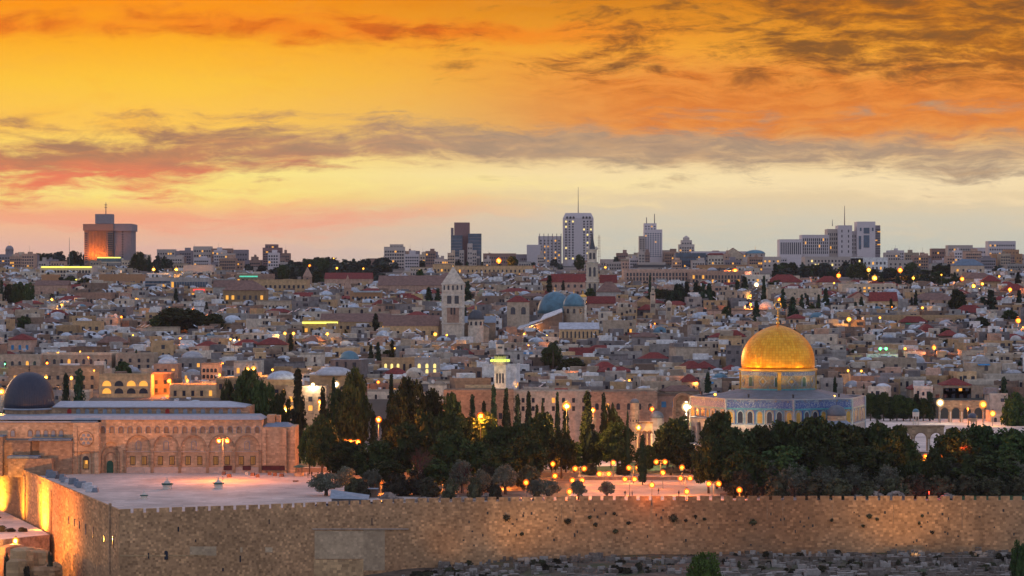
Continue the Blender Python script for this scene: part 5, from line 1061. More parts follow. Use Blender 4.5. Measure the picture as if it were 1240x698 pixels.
tower(465, 490, 300, DS-60, 'tall stepped stone apartment block', 'tower_cream', 8, 8, (303,334), 1.5, 1.6, land='the stepped apartment block'); tower(472, 488, 297, DS-40, 'upper setback of the stepped apartment block', 'tower_cream', 4, 1, (298,300.5), 1.2, 1); tower(489, 508, 305, DS-50, 'lower shoulder of the stepped apartments', 'hotel_grey', 6, 6, (308,332), 1.5, 1.5)
D2 = 2300
tower(550, 568.5, 270.5, D2, 'windowless red-brown tower slab between blue glass wings', 'tower_red', 0, 0, None, 1, 1, depth=20, land='the red-brown slab tower'); tower(546, 560, 286, D2-8, 'left blue glass tower wing', 'glass_blue', 5, 8, (288,318), 2.6, .25, 'hotel_grey', depth=14, lit=0); tower(567, 583, 284, D2-6, 'right blue glass tower wing', 'glass_blue', 6, 8, (286,318), 2.4, .25, 'hotel_grey', depth=14, lit=0)
for k, (a, c_, y) in enumerate(((551,556,312),(556,562,304),(566,572,296),(572,577,304),(577,581,311))): tower(a, c_, y, D2-30, 'white stepped slab number part of the glass tower podium' if 0 else 'pale stepped podium slab at the glass tower foot', 'tower_cream', 2, 4, (y+2, 322), 1.2, 1.6, depth=8)
tower(546, 549, 277, D2+4, 'thin open steel frame atop the left glass wing', 'hotel_grey', 0, 0, None, 1, 1, depth=10); tower(638, 655, 297.5, D2, 'low white slab tower with vertical ribs', 'tower_white', 0, 0, None, 1, 1, depth=18); tt = tower(652, 680, 287, D2+10, 'wide white slab tower with yellow windows', 'tower_white', 6, 8, (290,318), 1.4, 1.4, lit=.12, depth=18)
for k in range(6): part('rib', M('hotel_grey').box(-10+k*4, -9.4+k*4, -.4, -.002, 0, 30), None, tt)
# chamfered city tower with mast
D3 = 2300; zb = zg(D3); u = D3/F; t_ = thing('tower_block', 'tallest white tower with chamfered top and thin mast', 'tower', (X(700.5, D3), D3, zb), px=700, py=290); hz = lambda y: Z(y, D3)-zb; W = 37*u
b = M('tower_white'); hw = W/2; P8 = [(-hw, 6), (-hw+5, 0), (hw-5, 0), (hw, 6), (hw, 22), (-hw, 22)]
b.prism(P8, -8, hz(264)); vs = [(x, y, hz(264)) for x, y in P8] + [(x*.84, 11+(y-11)*.84, hz(258)) for x, y in P8]; b.add(vs, [(i, (i+1)%6, 6+(i+1)%6, 6+i) for i in range(6)] + [tuple(range(6, 12))]); part('wall', b, None, t_)
for k in range(15):
    for j, c_ in enumerate((-11.6, -8.4, -5.2, 5.2, 8.4, 11.6)): part('window', winmesh(1.5, 1.5, 'glass_dark' if random.random() > .08 else 'window_lit_pale', .2), None, t_, loc=(c_, -.03 if abs(c_) < 9.3 else .6, hz(268.5+k*3.2)))
for c_ in (-10.5, -7.5, -4.5, 4.5, 7.5, 10.5): part('arched_window', winmesh(2, 2.2, 'glass_dark', .3, True), None, t_, loc=(c_, -.1, hz(263.6)))
part('mast', M('metal_grey').tube((0, 10, hz(258)), (0, 10, hz(226)), .45, .15), None, t_); LAND.append((700, 285, 'the tallest white tower'))
tower(780, 802, 279, D2+60, 'white ribbed skyscraper', 'tower_white', 7, 12, (282,312), 1.3, 1.0, 'glass_blue', lit=.02, depth=16, land='the ribbed skyscraper'); t_ = tower(780, 795, 271.5, D2+64, 'upper setback of the ribbed skyscraper', 'tower_white', 4, 2, (273,279), 1.2, 1.2, depth=12)
for px, y in ((783.3, 263), (793, 259)): part('mast', M('metal_grey').tube((X(px, D2+64)-t_.location.x, 6, Z(271.5, D2+64)-t_.location.z), (X(px, D2+64)-t_.location.x, 6, Z(y, D2+64)-t_.location.z), .5, .35), None, t_)
tower(774, 781, 287, D2+55, 'narrow yellowish side wing of the ribbed skyscraper', 'tower_cream', 2, 8, (289,310), 1.5, 1, depth=12)
tower(822, 841, 297, DS, 'round-shouldered apartment block', 'tower_cream', 6, 3, (299,308), 1.4, 1.3); t_ = tower(825, 838, 292, DS+5, 'stepped crown of the round-shouldered block', 'tower_cream', 4, 1, (293,297), 1.3, 1.3); part('lantern', M('tower_cream').lathe([(3, 0), (3, 3), (.3, 5)], 8), None, t_, loc=(0, 6, Z(292, DS+5)-t_.location.z))
t_ = dome_church(914.5, 303, 307.5, 24, 312, DS-30, 'wide low blue dome on the skyline', 'copper_blue', 'tower_cream', 24, 5, clear=60)
tower(902, 946, 312, DS-60, 'cream block with yellow-lit upper band', 'tower_cream', 8, 3, (314,330), 1.5, 1.5, lit=.3)
for a, p_, n_ in (('upper setback of the stepped apartment block','tall stepped stone apartment block','upper_storey'),('lower shoulder of the stepped apartments','tall stepped stone apartment block','wing'),('narrow crown storey above the banded block','banded apartment block with stepped crown','upper_storey'),
    ('left blue glass tower wing','windowless red-brown tower slab between blue glass wings','glass_wing'),('right blue glass tower wing','windowless red-brown tower slab between blue glass wings','glass_wing'),('thin open steel frame atop the left glass wing','windowless red-brown tower slab between blue glass wings','steel_frame'),
    ('upper setback of the ribbed skyscraper','white ribbed skyscraper','upper_storey'),('narrow yellowish side wing of the ribbed skyscraper','white ribbed skyscraper','wing'),('stepped crown of the round-shouldered block','round-shouldered apartment block','upper_storey')): attach(BYLOOK[a], p_, n_)
for o in [x[0] for x in REG if x[1] == 'pale stepped podium slab at the glass tower foot']: attach(o, 'windowless red-brown tower slab between blue glass wings', 'podium')
rs = random.Random(3)
for (a_, c_) in ((0, 60), (165, 345), (440, 545), (585, 680), (738, 945), (1060, 1240), (300, 345)):
    for k in range(int((c_-a_)/12)):
        px = rs.uniform(a_, c_); w_ = rs.uniform(7, 20); y = rs.uniform(304, 318); DD = 2150 + rs.uniform(-120, 200); m_ = rs.choice(['tower_cream','hotel_grey','hotel_brown','stone_pink','tower_white','stone_beige'])
        t_ = block(px, px+w_, y, DD, '%s %s block standing along the far skyline' % (rs.choice(['narrow','stepped','plain','weathered']), {'tower_cream':'cream','hotel_grey':'grey','hotel_brown':'brown','stone_pink':'pinkish','tower_white':'white','stone_beige':'beige'}[m_]), m_, cat='block', name='apartment_block', nx=max(2, int(w_/2.6)), nz=4, wy=(y+1.5, y+16), ww=1.3, wh=1.4, lit=.06, depth=14, clear=99, group='blocks along the far skyline')
        W_ = w_*DD/F; h_ = Z(y, DD) - t_.location.z; x_ = rs.uniform(-W_*.25, W_*.1); part('roof_plant', M(m_).box(x_, x_+W_*rs.uniform(.2, .5), 3, 8, h_+.13, h_+rs.uniform(1.8, 4)), None, t_)
        if rs.random() < .5: part('antenna', M('metal_grey').tube((x_+1, 5, h_+1), (x_+1, 5, h_+rs.uniform(5, 8)), .12, .08, 4), None, t_)
# the big right-hand hotel complex
for a, c_, y, d_, lk in ((944,971,291,0,'left step of the great hotel'),(971,1004,285.5,4,'broad middle range of the great hotel'),(1002,1017,278.5,8,'pink upper block of the great hotel'),(1015,1032,274,2,'plain central slab of the great hotel'),(1031,1040,281,6,'narrow link block of the great hotel')):
    tower(a, c_, y, DS+d_, lk, 'tower_white' if 'pink' not in lk else 'tower_cream', int((c_-a)/2.4) if 'plain' not in lk else 2, 5, (y+3, 308), 1.0, 2.4, lit=.03, depth=20)
LAND.append((980, 290, 'the great hotel')); t_ = tower(1038, 1060, 269.5, DS+1, 'great stepped pale hotel with a tall grey-white tower', 'tower_white', 0, 0, None, 1, 1, depth=20, land='the great hotel tower'); tb = t_
for k, (a, c_, y0_, y1_) in enumerate(((1046,1053,276,283),(1056,1058,276,280),(1046,1053,285,300),(1040,1043,286,302),(1041.5,1043.5,276,280))): part('window', M('glass_blue').box(X(a, DS)-t_.location.x, X(c_, DS)-t_.location.x, -.3, -.0, Z(y1_, DS)-t_.location.z, Z(y0_, DS)-t_.location.z), None, t_)
tower(1059, 1066, 274, DS+5, 'balconied edge of the great hotel tower', 'hotel_grey', 2, 12, (277,308), 3, .8, depth=18); attach(BYLOOK['balconied edge of the great hotel tower'], tb, 'wing'); part('mast', M('tower_red').tube((X(1024, DS)-t_.location.x, 6, Z(275, DS)-t_.location.z), (X(1024, DS)-t_.location.x, 6, Z(249, DS)-t_.location.z), .5, .2), None, tb)
for k_ in ('left step','broad middle range','pink upper block','plain central slab','narrow link block'): attach(BYLOOK[k_ + ' of the great hotel'], tb, 'wing')
tower(1202, 1238, 308.5, DS-120, 'orange brick block with gridded yellow windows', 'brick_orange', 11, 6, (311,334), 1.1, 1.3, lit=.35, litm='window_dim', land='the orange brick block'); tower(1217, 1234, 303.5, DS-110, 'roof storey of the orange brick block', 'brick_orange', 4, 1, (305,308), 1, 1); attach(BYLOOK['roof storey of the orange brick block'], 'orange brick block with gridded yellow windows', 'upper_storey')
for px, y0_, y1_ in ((84,328,288),(1008,274,266)): 
    D_ = DS-40; single('radio_mast', M('metal_grey').tube((0,0,0), (0,0,Z(y1_, D_)-Z(y0_, D_)), .4, .15), None, 'thin radio mast on the skyline', 'mast', (X(px, D_), D_, Z(y0_, D_)), px=px, py=y1_)
D_ = Dof(345); t_ = thing('radio_mast', 'red and white lattice mast right of the needle spire', 'mast', (X(725.5, D_), D_, Z(325, D_)), px=725, py=300)
for sx_ in (-.7, .7): part('mast_leg', M('tower_red').tube((sx_, 0, 0), (sx_*.5, 0, Z(285, D_)-Z(325, D_)), .14, .1), None, t_)
for k in range(8): part('cross_arm', M('tower_red').tube((-1.1, 0, 8+k*1.8), (1.1, 0, 8+k*1.8), .1, .1), None, t_)

# ================================================================ TREES
def T(kind, px, yt, w_, D, z=0, **k):
    if kind == 'pine' and z == 0:
        if 686 < px < 848 and D < 745: D = 745 + (px*7 % 17)
        elif px > 855: yt += 5 if yt > 510 else 3
    if kind in ('olive', 'bush') and 700 < px < 875 and D < 745 and yt < 583: D = 742
    return tree(kind, px, yt, w_, D, z, **k)
GT = 'trees of the walled garden'
# cypresses (px, top row, width, distance)
for px, yt, w_, D in ((361,449,20,770),(391,471,13,765),(404,460,10,790),(421,505,9,800),(96,450,20,790),(80,455,14,792),(598,468,12,770),(613,472,13,778),(627,480,12,765),(640,476,12,782),(657,486,7,756),(668,505,9,750),
    (675,477,9,770),(685,497,14,752),(711,476,20,748),(731,478,10,800),(742,490,8,790),(760,499,6,742),(778,528,12,705),(650,492,10,775),(586,488,10,770),(572,480,11,785),(452,500,12,770),(466,512,12,760),(640,478,9,790),(474,455,12,790),(438,462,12,800)):
    T('cypress', px, yt, w_, D, look='tall slender dark cypress' if yt < 480 else 'slim dark cypress', group=GT)
for px, yt, w_, D in ((429,452,38,765),(408,478,30,770),(498,465,42,770),(480,480,34,760),(520,478,36,775),(515,500,40,745),(545,482,28,770),(555,505,46,745),(585,505,40,752),(298,456,40,790),(320,468,38,785),(340,478,26,782),(275,468,20,792),
    (390,508,34,735),(375,520,24,745),(400,520,34,720),(425,538,60,712),(455,538,50,706),(488,516,48,722),(545,526,52,712),(575,540,50,700),(610,520,50,722),(635,518,46,716),(655,505,40,738),(640,535,50,700),(600,545,50,690),(680,525,34,728),(695,538,30,735),
    (740,495,26,770),(748,516,40,722),(722,525,26,735),(782,542,28,712),(820,508,46,705),(808,524,40,690),(838,540,46,676),(868,503,50,690),(895,518,56,684),(858,528,40,676),(920,516,52,688),(950,512,56,690),(982,508,62,686),(1012,513,60,684),(1040,514,56,688),(1068,513,50,686),(1088,515,38,692),(1000,536,70,672),(950,540,70,670),(905,545,60,668),(1050,540,60,672),(1098,530,40,690),(1105,556,40,672),(1072,545,50,674),
    (1160,518,58,684),(1190,516,60,688),(1220,520,60,684),(1250,520,60,690),(1135,540,40,672),(1175,545,70,672),(1215,545,60,670),(1148,528,36,684),(1228,478,30,846),(470,560,46,690),(520,556,50,680)):
    T('pine', px, yt, w_, D, look='broad spreading dark green tree' if w_ > 44 else 'rounded dark green tree', group=GT)
for k, px in enumerate(range(1054, 1128, 8)): T('cypress' if k % 2 else 'pine', px, 476 + random.uniform(-2, 9), 15 if k % 2 else 20, 876, PZ, look='dark conifer on the platform behind the shrine')
for px, yt, w_, D in ((857,452,13,905),(884,470,10,905),(1011,457,8,905),(1046,466,5,905),(1216,458,13,895)): T('cypress', px, yt, w_, D, 4, look='lone dark cypress beyond the platform')
for px, yt, w_, D in ((395,576,38,668),(420,569,30,680),(664,584,26,652),(700,584,20,655),(713,582,22,660),(735,585,20,660),(650,583,24,655),(583,572,22,664),(560,562,28,676),(612,566,30,672),(1000,568,36,664),(1035,566,40,668),(960,566,40,664),(925,563,46,668),(1075,568,36,664),(1190,560,40,672),(1225,562,36,668),(1150,560,34,672),(812,566,24,700),(450,572,26,672)):
    T('olive', px, yt, w_, D, look='gnarled grey-green olive tree' if w_ > 30 else 'small grey-green olive', group=GT)
for px, yt, w_, D in ((430,580,24,664),(440,585,20,660),(480,576,34,668),(520,580,30,664),(545,582,20,655),(575,580,18,655),(600,588,16,652),(640,566,30,690),(900,572,40,662),(880,560,30,690),(940,578,30,655),(985,580,40,655),(1015,582,36,652),(1050,584,30,652),(1085,580,36,655),(1110,576,34,660),(1140,578,34,660),(1170,578,36,660),(1200,580,40,660),(1235,580,30,660),(1125,568,30,672),(715,562,20,715),(755,562,16,712),(590,566,24,680),(505,572,30,672),(650,595,10,650)):
    T('bush', px, yt, w_, D, look='dark garden shrub' if w_ > 24 else 'small garden shrub', group=GT)
for px, yt, w_, D, z in ((506,538,60,672,0),(560,556,40,675,0),(1110,570,36,664,0),(733,585,12,655,0)): T('bare', px, yt, w_, D, z, look='leafless reddish-brown tree')
T('bright', 853, 671, 50, 560, -20, look='fresh green tree rising from the cemetery'); LAND.append((853, 685, 'the bright green tree')); T('pine', 1236, 660, 26, 590, -22, look='dark conifer at the lower right corner'); T('cypress', 1232, 664, 10, 600, -20, look='dark pointed conifer at the lower right')
# city trees
CT = [('cypress',566.5,341,12,372),('cypress',562,370,9,400),('cypress',665.5,334,10,362),('cypress',682,340,5,362),('pine',702,310,12,330),('cypress',787,334,5,368),('pine',715,351,13,372),('cypress',817,348,5,370),('cypress',902,336,11,360),('cypress',893,340,9,360),
 ('cypress',916,365,11,397),('cypress',925,335,7,372),('cypress',948,350,9,382),('cypress',960,360,13,392),('cypress',971,357,8,382),('cypress',978,358,6,382),('cypress',1000,350,10,378),('cypress',1109,352,6,380),('cypress',1104,360,5,382),('cypress',1043,360,8,380),('cypress',1036,366,7,382),('cypress',1079,362,6,380),
 ('cypress',1200,352,15,380),('cypress',1190,360,12,380),('cypress',1233,330,10,352),('cypress',1234,352,9,378),('pine',1160,353,22,382),('pine',1222,377,22,394),('pine',1188,385,20,402),('pine',1145,398,16,410),('cypress',1235,438,8,455),('pine',29,384,20,405),('pine',218,375,62,404),('pine',198,382,40,404),('pine',236,378,30,402),('pine',257,382,34,405),('pine',248,386,26,404),
 ('cypress',250,366,6,385),('cypress',213,350,7,372),('cypress',2,340,7,374),('pine',12,346,14,372),('pine',22,344,18,374),('pine',34,344,16,374),('cypress',74,336,12,352),('pine',85,336,18,352),('pine',104,338,24,354),('palm',63,354,10,368),('palm',670,408,20,455),('pine',668,420,26,450),('pine',692,435,34,455),('palm',702,342,8,352),('palm',990,365,10,382),('palm',983,365,10,382),
 ('cypress',145,438,10,462),('pine',150,440,20,462),('cypress',165,424,6,452),('cypress',449,418,8,448),('cypress',475,412,9,445),('cypress',458,415,8,446),('cypress',455,380,10,405),('pine',417,400,9,412),('cypress',352,405,9,425),('cypress',367,395,5,410),('pine',470,425,14,440),('cypress',519,348,10,372),('cypress',530,350,9,372),('pine',385,330,18,348),('pine',392,338,12,350),('cypress',384,333,9,350),('pine',509,327,10,345),('pine',960,400,14,415),
 ('pine',1035,424,12,436),('pine',1150,412,20,424),('cypress',1030,395,5,410),('pine',880,372,12,390),('pine',940,340,16,352),('pine',620,312,14,330),('pine',1018,480,18,498)]
for k, px, yt, w_, yb in CT: D = Dof(yb); tree(k, px, yt, w_, D, zg(D)-.5, look={'cypress':'dark cypress among the houses','pine':'round dark tree among the houses','palm':'palm among the houses'}[k]); FOOT.append((X(px, D), D, 4)); CLEAR.append((px-w_/2, px+w_/2, D-110, D-1, 4))
for i in range(16): px = 802 + i*4.1 + random.uniform(-1, 1); D = Dof(376)+random.uniform(-15, 15); tree('cypress', px, (344 if i in (4,5,7,10,11,12,14) else 350)+random.uniform(-3, 4) + (8 if i in (8,0) else 0), 11, D, None, look='dark cypress in the dense clump below the hostel', group='cypress clump below the hostel')
for i in range(8): px = 790+i*5; D = Dof(374)+random.uniform(-10, 10); tree('pine', px, 352+random.uniform(-2, 4), 18, D, None, look='dark broad tree in the clump below the hostel', group='cypress clump below the hostel')
CLEAR.append((780, 872, Dof(378)-150, Dof(378)-10, 3)); CLEAR.append((170, 275, Dof(404)-120, Dof(404)-5, 3)); LAND.append((835, 358, 'the cypress clump')); LAND.append((220, 388, 'the dark copse'))
def belt(px0, px1, n, yt0, yt1, D0, D1, w0, w1, look, grp, kinds=('far','far','pine','cypress')):
    for i in range(n):
        px = px0 + (px1-px0)*(i+random.random())/n; D = random.uniform(D0, D1); k = random.choice(kinds); w_ = random.uniform(w0, w1)*(.45 if k == 'cypress' else 1)
        tree(k, px, random.uniform(yt0, yt1), w_, D, zg(D)-1, look=look, group=grp)
belt(160, 205, 14, 306, 320, 1950, 2150, 10, 20, 'dim tree on the left ridge', 'trees on the left ridge'); belt(38, 104, 16, 305, 313, 2280, 2450, 9, 16, 'dark tree behind the hotel', 'trees on the left ridge')
belt(345, 470, 40, 312, 324, 1900, 2200, 12, 24, 'dark tree on the wooded skyline', 'trees on the wooded skyline'); belt(300, 350, 12, 318, 330, 1900, 2100, 9, 16, 'dim tree below the skyline', 'trees on the wooded skyline'); belt(335, 468, 34, 322, 336, 1700, 1900, 12, 22, 'dim tree below the skyline', 'trees on the wooded skyline')
belt(938, 1012, 20, 318, 332, 1750, 1950, 12, 22, 'dark tree in the right parkland', 'trees in the right parkland', ('pine','far','cypress')); belt(1012, 1160, 40, 318, 336, 1750, 2050, 12, 26, 'dark tree in the right parkland', 'trees in the right parkland', ('pine','far','cypress','pine')); belt(1060, 1165, 24, 332, 345, 1640, 1760, 12, 22, 'dark tree at the foot of the parkland', 'trees in the right parkland', ('pine','far','cypress'))
belt(470, 770, 22, 312, 322, 2100, 2380, 7, 13, 'small tree on the middle skyline', 'trees on the middle skyline'); belt(960, 1000, 8, 356, 372, 1300, 1420, 9, 15, 'dark tree beside the plain block', 'trees beside the plain block', ('pine','cypress')); belt(996, 1030, 8, 352, 372, 1380, 1450, 10, 16, 'dark tree beside the plain block', 'trees beside the plain block', ('pine','far'))
belt(1130, 1240, 14, 316, 345, 1700, 2100, 9, 16, 'dim tree among the right villas', 'trees among the right villas'); belt(0, 60, 8, 328, 345, 1600, 1900, 10, 18, 'dim tree at the left edge', 'trees on the left ridge'); belt(110, 125, 4, 338, 350, 1600, 1700, 10, 14, 'dark tree below the hotel', 'trees on the left ridge', ('pine',))
for i in range(60):
    px = rb0.uniform(0, 1240) if 0 else random.uniform(0, 1240); D = random.uniform(1700, 2150); zb_ = zg(D)
    if 340 < px < 465 or 1015 < px < 1125: continue
    yt = gy(D) - random.uniform(4, 11); w_ = random.uniform(9, 26)
    block(px, px+w_, yt, D, '%s %s apartment house %s' % (random.choice(('low','plain','boxy','stone-faced')), random.choice(('far','hillside','distant')), random.choice(('on the ridge','below the skyline'))), random.choice(('stone_pink','tower_cream','hotel_grey','stone_grey','stone_beige')), name='apartment_house', cat='house', nx=max(2, int(w_/3)), nz=2, wy=(yt+1, yt+9), ww=1.2, wh=1.3, depth=12, lit=.04, clear=99, group='apartment houses on the ridge')
CLEAR += [(335,468,1600,2300,0),(1010,1165,1600,2300,0),(930,1012,1700,2300,0),(160,200,1800,2300,0)]
CLEAR += [(0,70,1500,1750,3),(1060,1165,1500,1750,4),(936,1012,1500,1760,4)]

# ================================================================ LAMPS
LAMPK = 5.0
def lamp(px, py, D, zb, col='orange', arms=0, power=700, br=.4, look=None, spread=1.3, halo=None, group='street lamps'):
    t_ = thing('street_lamp', look or 'lit street lamp', 'lamp', (X(px, D), D, zb), group=group, px=px, py=py); h = Z(py, D)-zb
    c_ = {'orange':(1,.25,.032),'yellow':(1,.42,.07),'white':(1,.82,.55),'green':(.2,1,.3),'red':(1,.05,.02)}[col]
    part('pole', M('metal_grey').tube((0,0,-.3), (0,0,h-(.1 if arms < 2 else -.1)), .12, .07), None, t_)
    xs_ = [0] if arms < 2 else [-spread, spread] if arms == 2 else [-2.2, -.7, 1.6]
    if arms >= 2: part('arm', M('metal_grey').box(min(xs_), max(xs_), -.06, .06, h+.35, h+.47), None, t_)
    for x_ in xs_:
        if col in ('orange','yellow','white') and br > .25: part('globe', M('globe_'+col).ball((x_, 0, h), br*(1.7 if D < 880 else 1.35), 14), None, t_)  # shell added around the bulb to imitate its glow
        hd = part('lamp_head', M('metal_dark').lathe([(br*.5, h+br*1.75), (br*.6, h+br*1.9), (.06, h+br*2.2)], 8, x_, 0), None, t_)
        part('bulb', M('bulb_'+col).ball((x_, 0, h), br), None, hd); glow(hd, (x_, -br*1.8-.2, h-.2), power*LAMPK, c_, .3)
    return t_
def g_lamp(px, py, H=4.5, **k):
    D = (H0-H)*F/(py-349); return lamp(px, py, D, 0, **k)
# plaza and garden lamps
for px, py, H, arms in ((637,584.5,4.2,1),(672,576.5,4.2,1),(669.5,562,4.5,1),(702,567.7,4.5,2),(699,582,4.5,2),(689.6,595.5,3,1),(731.5,574,4.5,2),(742.7,560.6,5,1),(767,566.8,4.5,2),(762.5,580.5,4.5,2),(789.4,587.6,5,1),(802.7,572.5,4.5,1),
    (825.8,566.2,4.5,1),(829.8,579.5,4.5,2),(831.6,595.4,3,1),(868.6,572.5,4.5,1),(864.2,586,4.5,2),(895.4,593.6,3.2,1),(800,559.6,4.5,2)):
    g_lamp(px, py, H, arms=arms, power=420, look='twin-headed orange lamp' if arms == 2 else 'single orange lamp', br=.5)
g_lamp(709.3, 533.5, 9.5, arms=1, power=1800, look='tall single orange mast lamp', br=.45)
for px, py in ((461.5,583.5),(536,581.5),(598.5,579),(609,577.5)): g_lamp(px, py, 3.2, arms=1, power=1800, look='low orange garden lamp', br=.45)
for px, py in ((636.5,569.8),(646.5,569.8),(901,580),(581,560),(515,562),(928,585)): g_lamp(px, py, 2.2, arms=1, power=40, look='tiny dim path lamp', br=.2, col='yellow')
lamp(427, 535.5, 722, 0, arms=3, power=1300, look='three-headed orange mast lamp among the trees', br=.5); lamp(270, 534, 721, 0, arms=2, power=2900, look='tall twin-headed lamp mast on the plaza', br=.5, spread=1.25, col='orange'); lamp(1129, 553.5, 676, 0, arms=2, power=1500, look='tall twin-headed lamp below the arcade', br=.5, spread=1.9)
lamp(360.5, 511, 735, 0, arms=2, power=0.01, look='unlit twin-headed plaza mast', br=.15, spread=1.6, col='yellow') if 0 else None
for px, py, D, col, pw, br, lk in ((458.5,508.5,745,'orange',6000,.6,'orange lamp glowing between the tree groups'),(582,504,750,'orange',3000,.7,'bright orange lamp beside the dark trees'),(686,492,742,'yellow',6000,.85,'brilliant white floodlight among the cypresses'),(718,497,780,'orange',2200,.55,'orange lamp beside the tall cypress'),
    (831,493,768,'white',14000,.85,'brilliant yellow floodlight at the shrine corner'),(789.5,495.5,826,'orange',2200,.5,'orange lamp before the pink college'),(1138.5,488,860,'white',350,.85,'brilliant white lamp at the left end of the arcade'),(1190.5,490,860,'yellow',500,.85,'yellow-green glaring lamp right of the arcade'),
    (1202,501,845,'yellow',350,.7,'yellow lamp beside the low stone range'),(1172,495,876,'orange',900,.3,'small orange lamp inside the arcade'),(773,518,758,'yellow',1500,.6,'lantern beside the slim columns'),(407,465.5,850,'white',1400,.75,'white star-bright lamp above the dark trees'),(387,487,820,'orange',5000,.5,'orange lamp left of the dark cypress'),
    (346.5,496,800,'yellow',2600,.85,'square yellow lamp beside the tall cypress'),(379,466,862,'white',900,.5,'pale lamp on the vaulted hall'),(2,474.5,800,'yellow',900,.7,'white-green lamp at the left edge by the dome'),(572,498,800,'orange',1800,.3,'small orange lamp behind the trees'),(512,500,820,'orange',2500,.1,'hidden orange lamp washing the low wall')):
    zb = PZ if px > 1130 else (0 if D < 900 else zg(D)); lamp(px, py, D, zb, col=col, power=pw, br=br, look=lk)
for px_, D_, pw_, tx_ in ((905, 724, 6000, 905), (880, 728, 4000, 885), (1040, 735, 3000, 1036)):
    t_ = thing('ground_floodlight', 'hidden floodlight aimed at the tiled shrine wall', 'floodlight', (X(px_, D_), D_, PZ+3.2), px=px_, py=530, group='floodlights before the shrine'); part('housing', M('metal_dark').box(-.3, .3, -.3, .3, -3.2, -.1), None, t_); glow(t_, (0,0,.2), pw_, (1,.8,.5), .3, R(70), (X(tx_, 745)-X(px_, D_), 745-D_, 7), 1.0)
lamp(1165, 539, 682, 0, col='red', power=900, br=.3, look='red lamp glowing inside the garden trees'); lamp(1125, 596, 652, 0, col='red', power=120, br=.15, look='small red lamp low in the shrubs'); lamp(1187, 566, 676, 0, col='red', power=400, br=.2, look='red path light under the right trees')
lamp(19, 655, 668, -22, col='yellow', power=2500, br=.6, look='glaring lamp at the foot of the golden wall')
# uplights washing the receding wall
for px, py, pw, ay in ((10, 634, 60000, 592), (29, 642, 30000, 600), (54, 658, 80000, 618)):
    p_ = on_south(px, py); x_, y_, z_ = p_[0]+ox2, p_[1]+oy2, p_[2]-14
    nn2 = Vector((-math.sin(ang), math.cos(ang), 0)); nn2 = nn2 if nn2.x < 0 else -nn2; base = Vector((x_, y_, max(z_, tz+.8) if px < 60 else z_)) + nn2*7
    t_ = thing('wall_uplight', 'golden uplight at the foot of the receding wall', 'floodlight', base, group='wall uplights', px=px, py=py); part('housing', M('metal_dark').box(-.3, .3, -.3, .3, -.5, -.05), None, t_)
    q_ = on_south(px, ay); tgt = Vector((q_[0]+ox2, q_[1]+oy2, q_[2]-14)) - base; glow(t_, (0,0,.15), pw, (1,.46,.035), .4, R(120), tuple(tgt), 1.0)
t_ = thing('wall_uplight', 'broad floodlight aimed along the receding wall', 'floodlight', (-160, 655, -8.0), px=2, py=640); part('housing', M('metal_dark').box(-.4, .4, -.4, .4, -6, -.1), None, t_); glow(t_, (0,0,.3), 230000, (1,.34,.07), .6, R(120), (30, 30, 4), .9)
for px, pw in ((632, 9000), (700, 5000), (790, 4000), (880, 4000), (980, 5000), (1060, 6000), (1112, 16000), (1190, 6000), (545, 2500)):      # added floods warm the front wall, strongest at its yellow pools
    D = 626; x_ = X(px, D); z_ = zcem(x_, D); t_ = thing('wall_floodlight', 'low added floodlight among the graves aimed at the front wall', 'floodlight', (x_, D, z_), px=px, py=676, group='added floodlights along the front wall')
    part('housing', M('metal_dark').box(-.25, .25, -.2, .2, 1.1, 1.55).tube((0,0,-.3), (0,0,1.1), .07, .07), None, t_); glow(t_, (0, .1, 1.7), pw*.5, (1,.50,.13), .3, R(105), (0, 9, 9.5), 1.0)
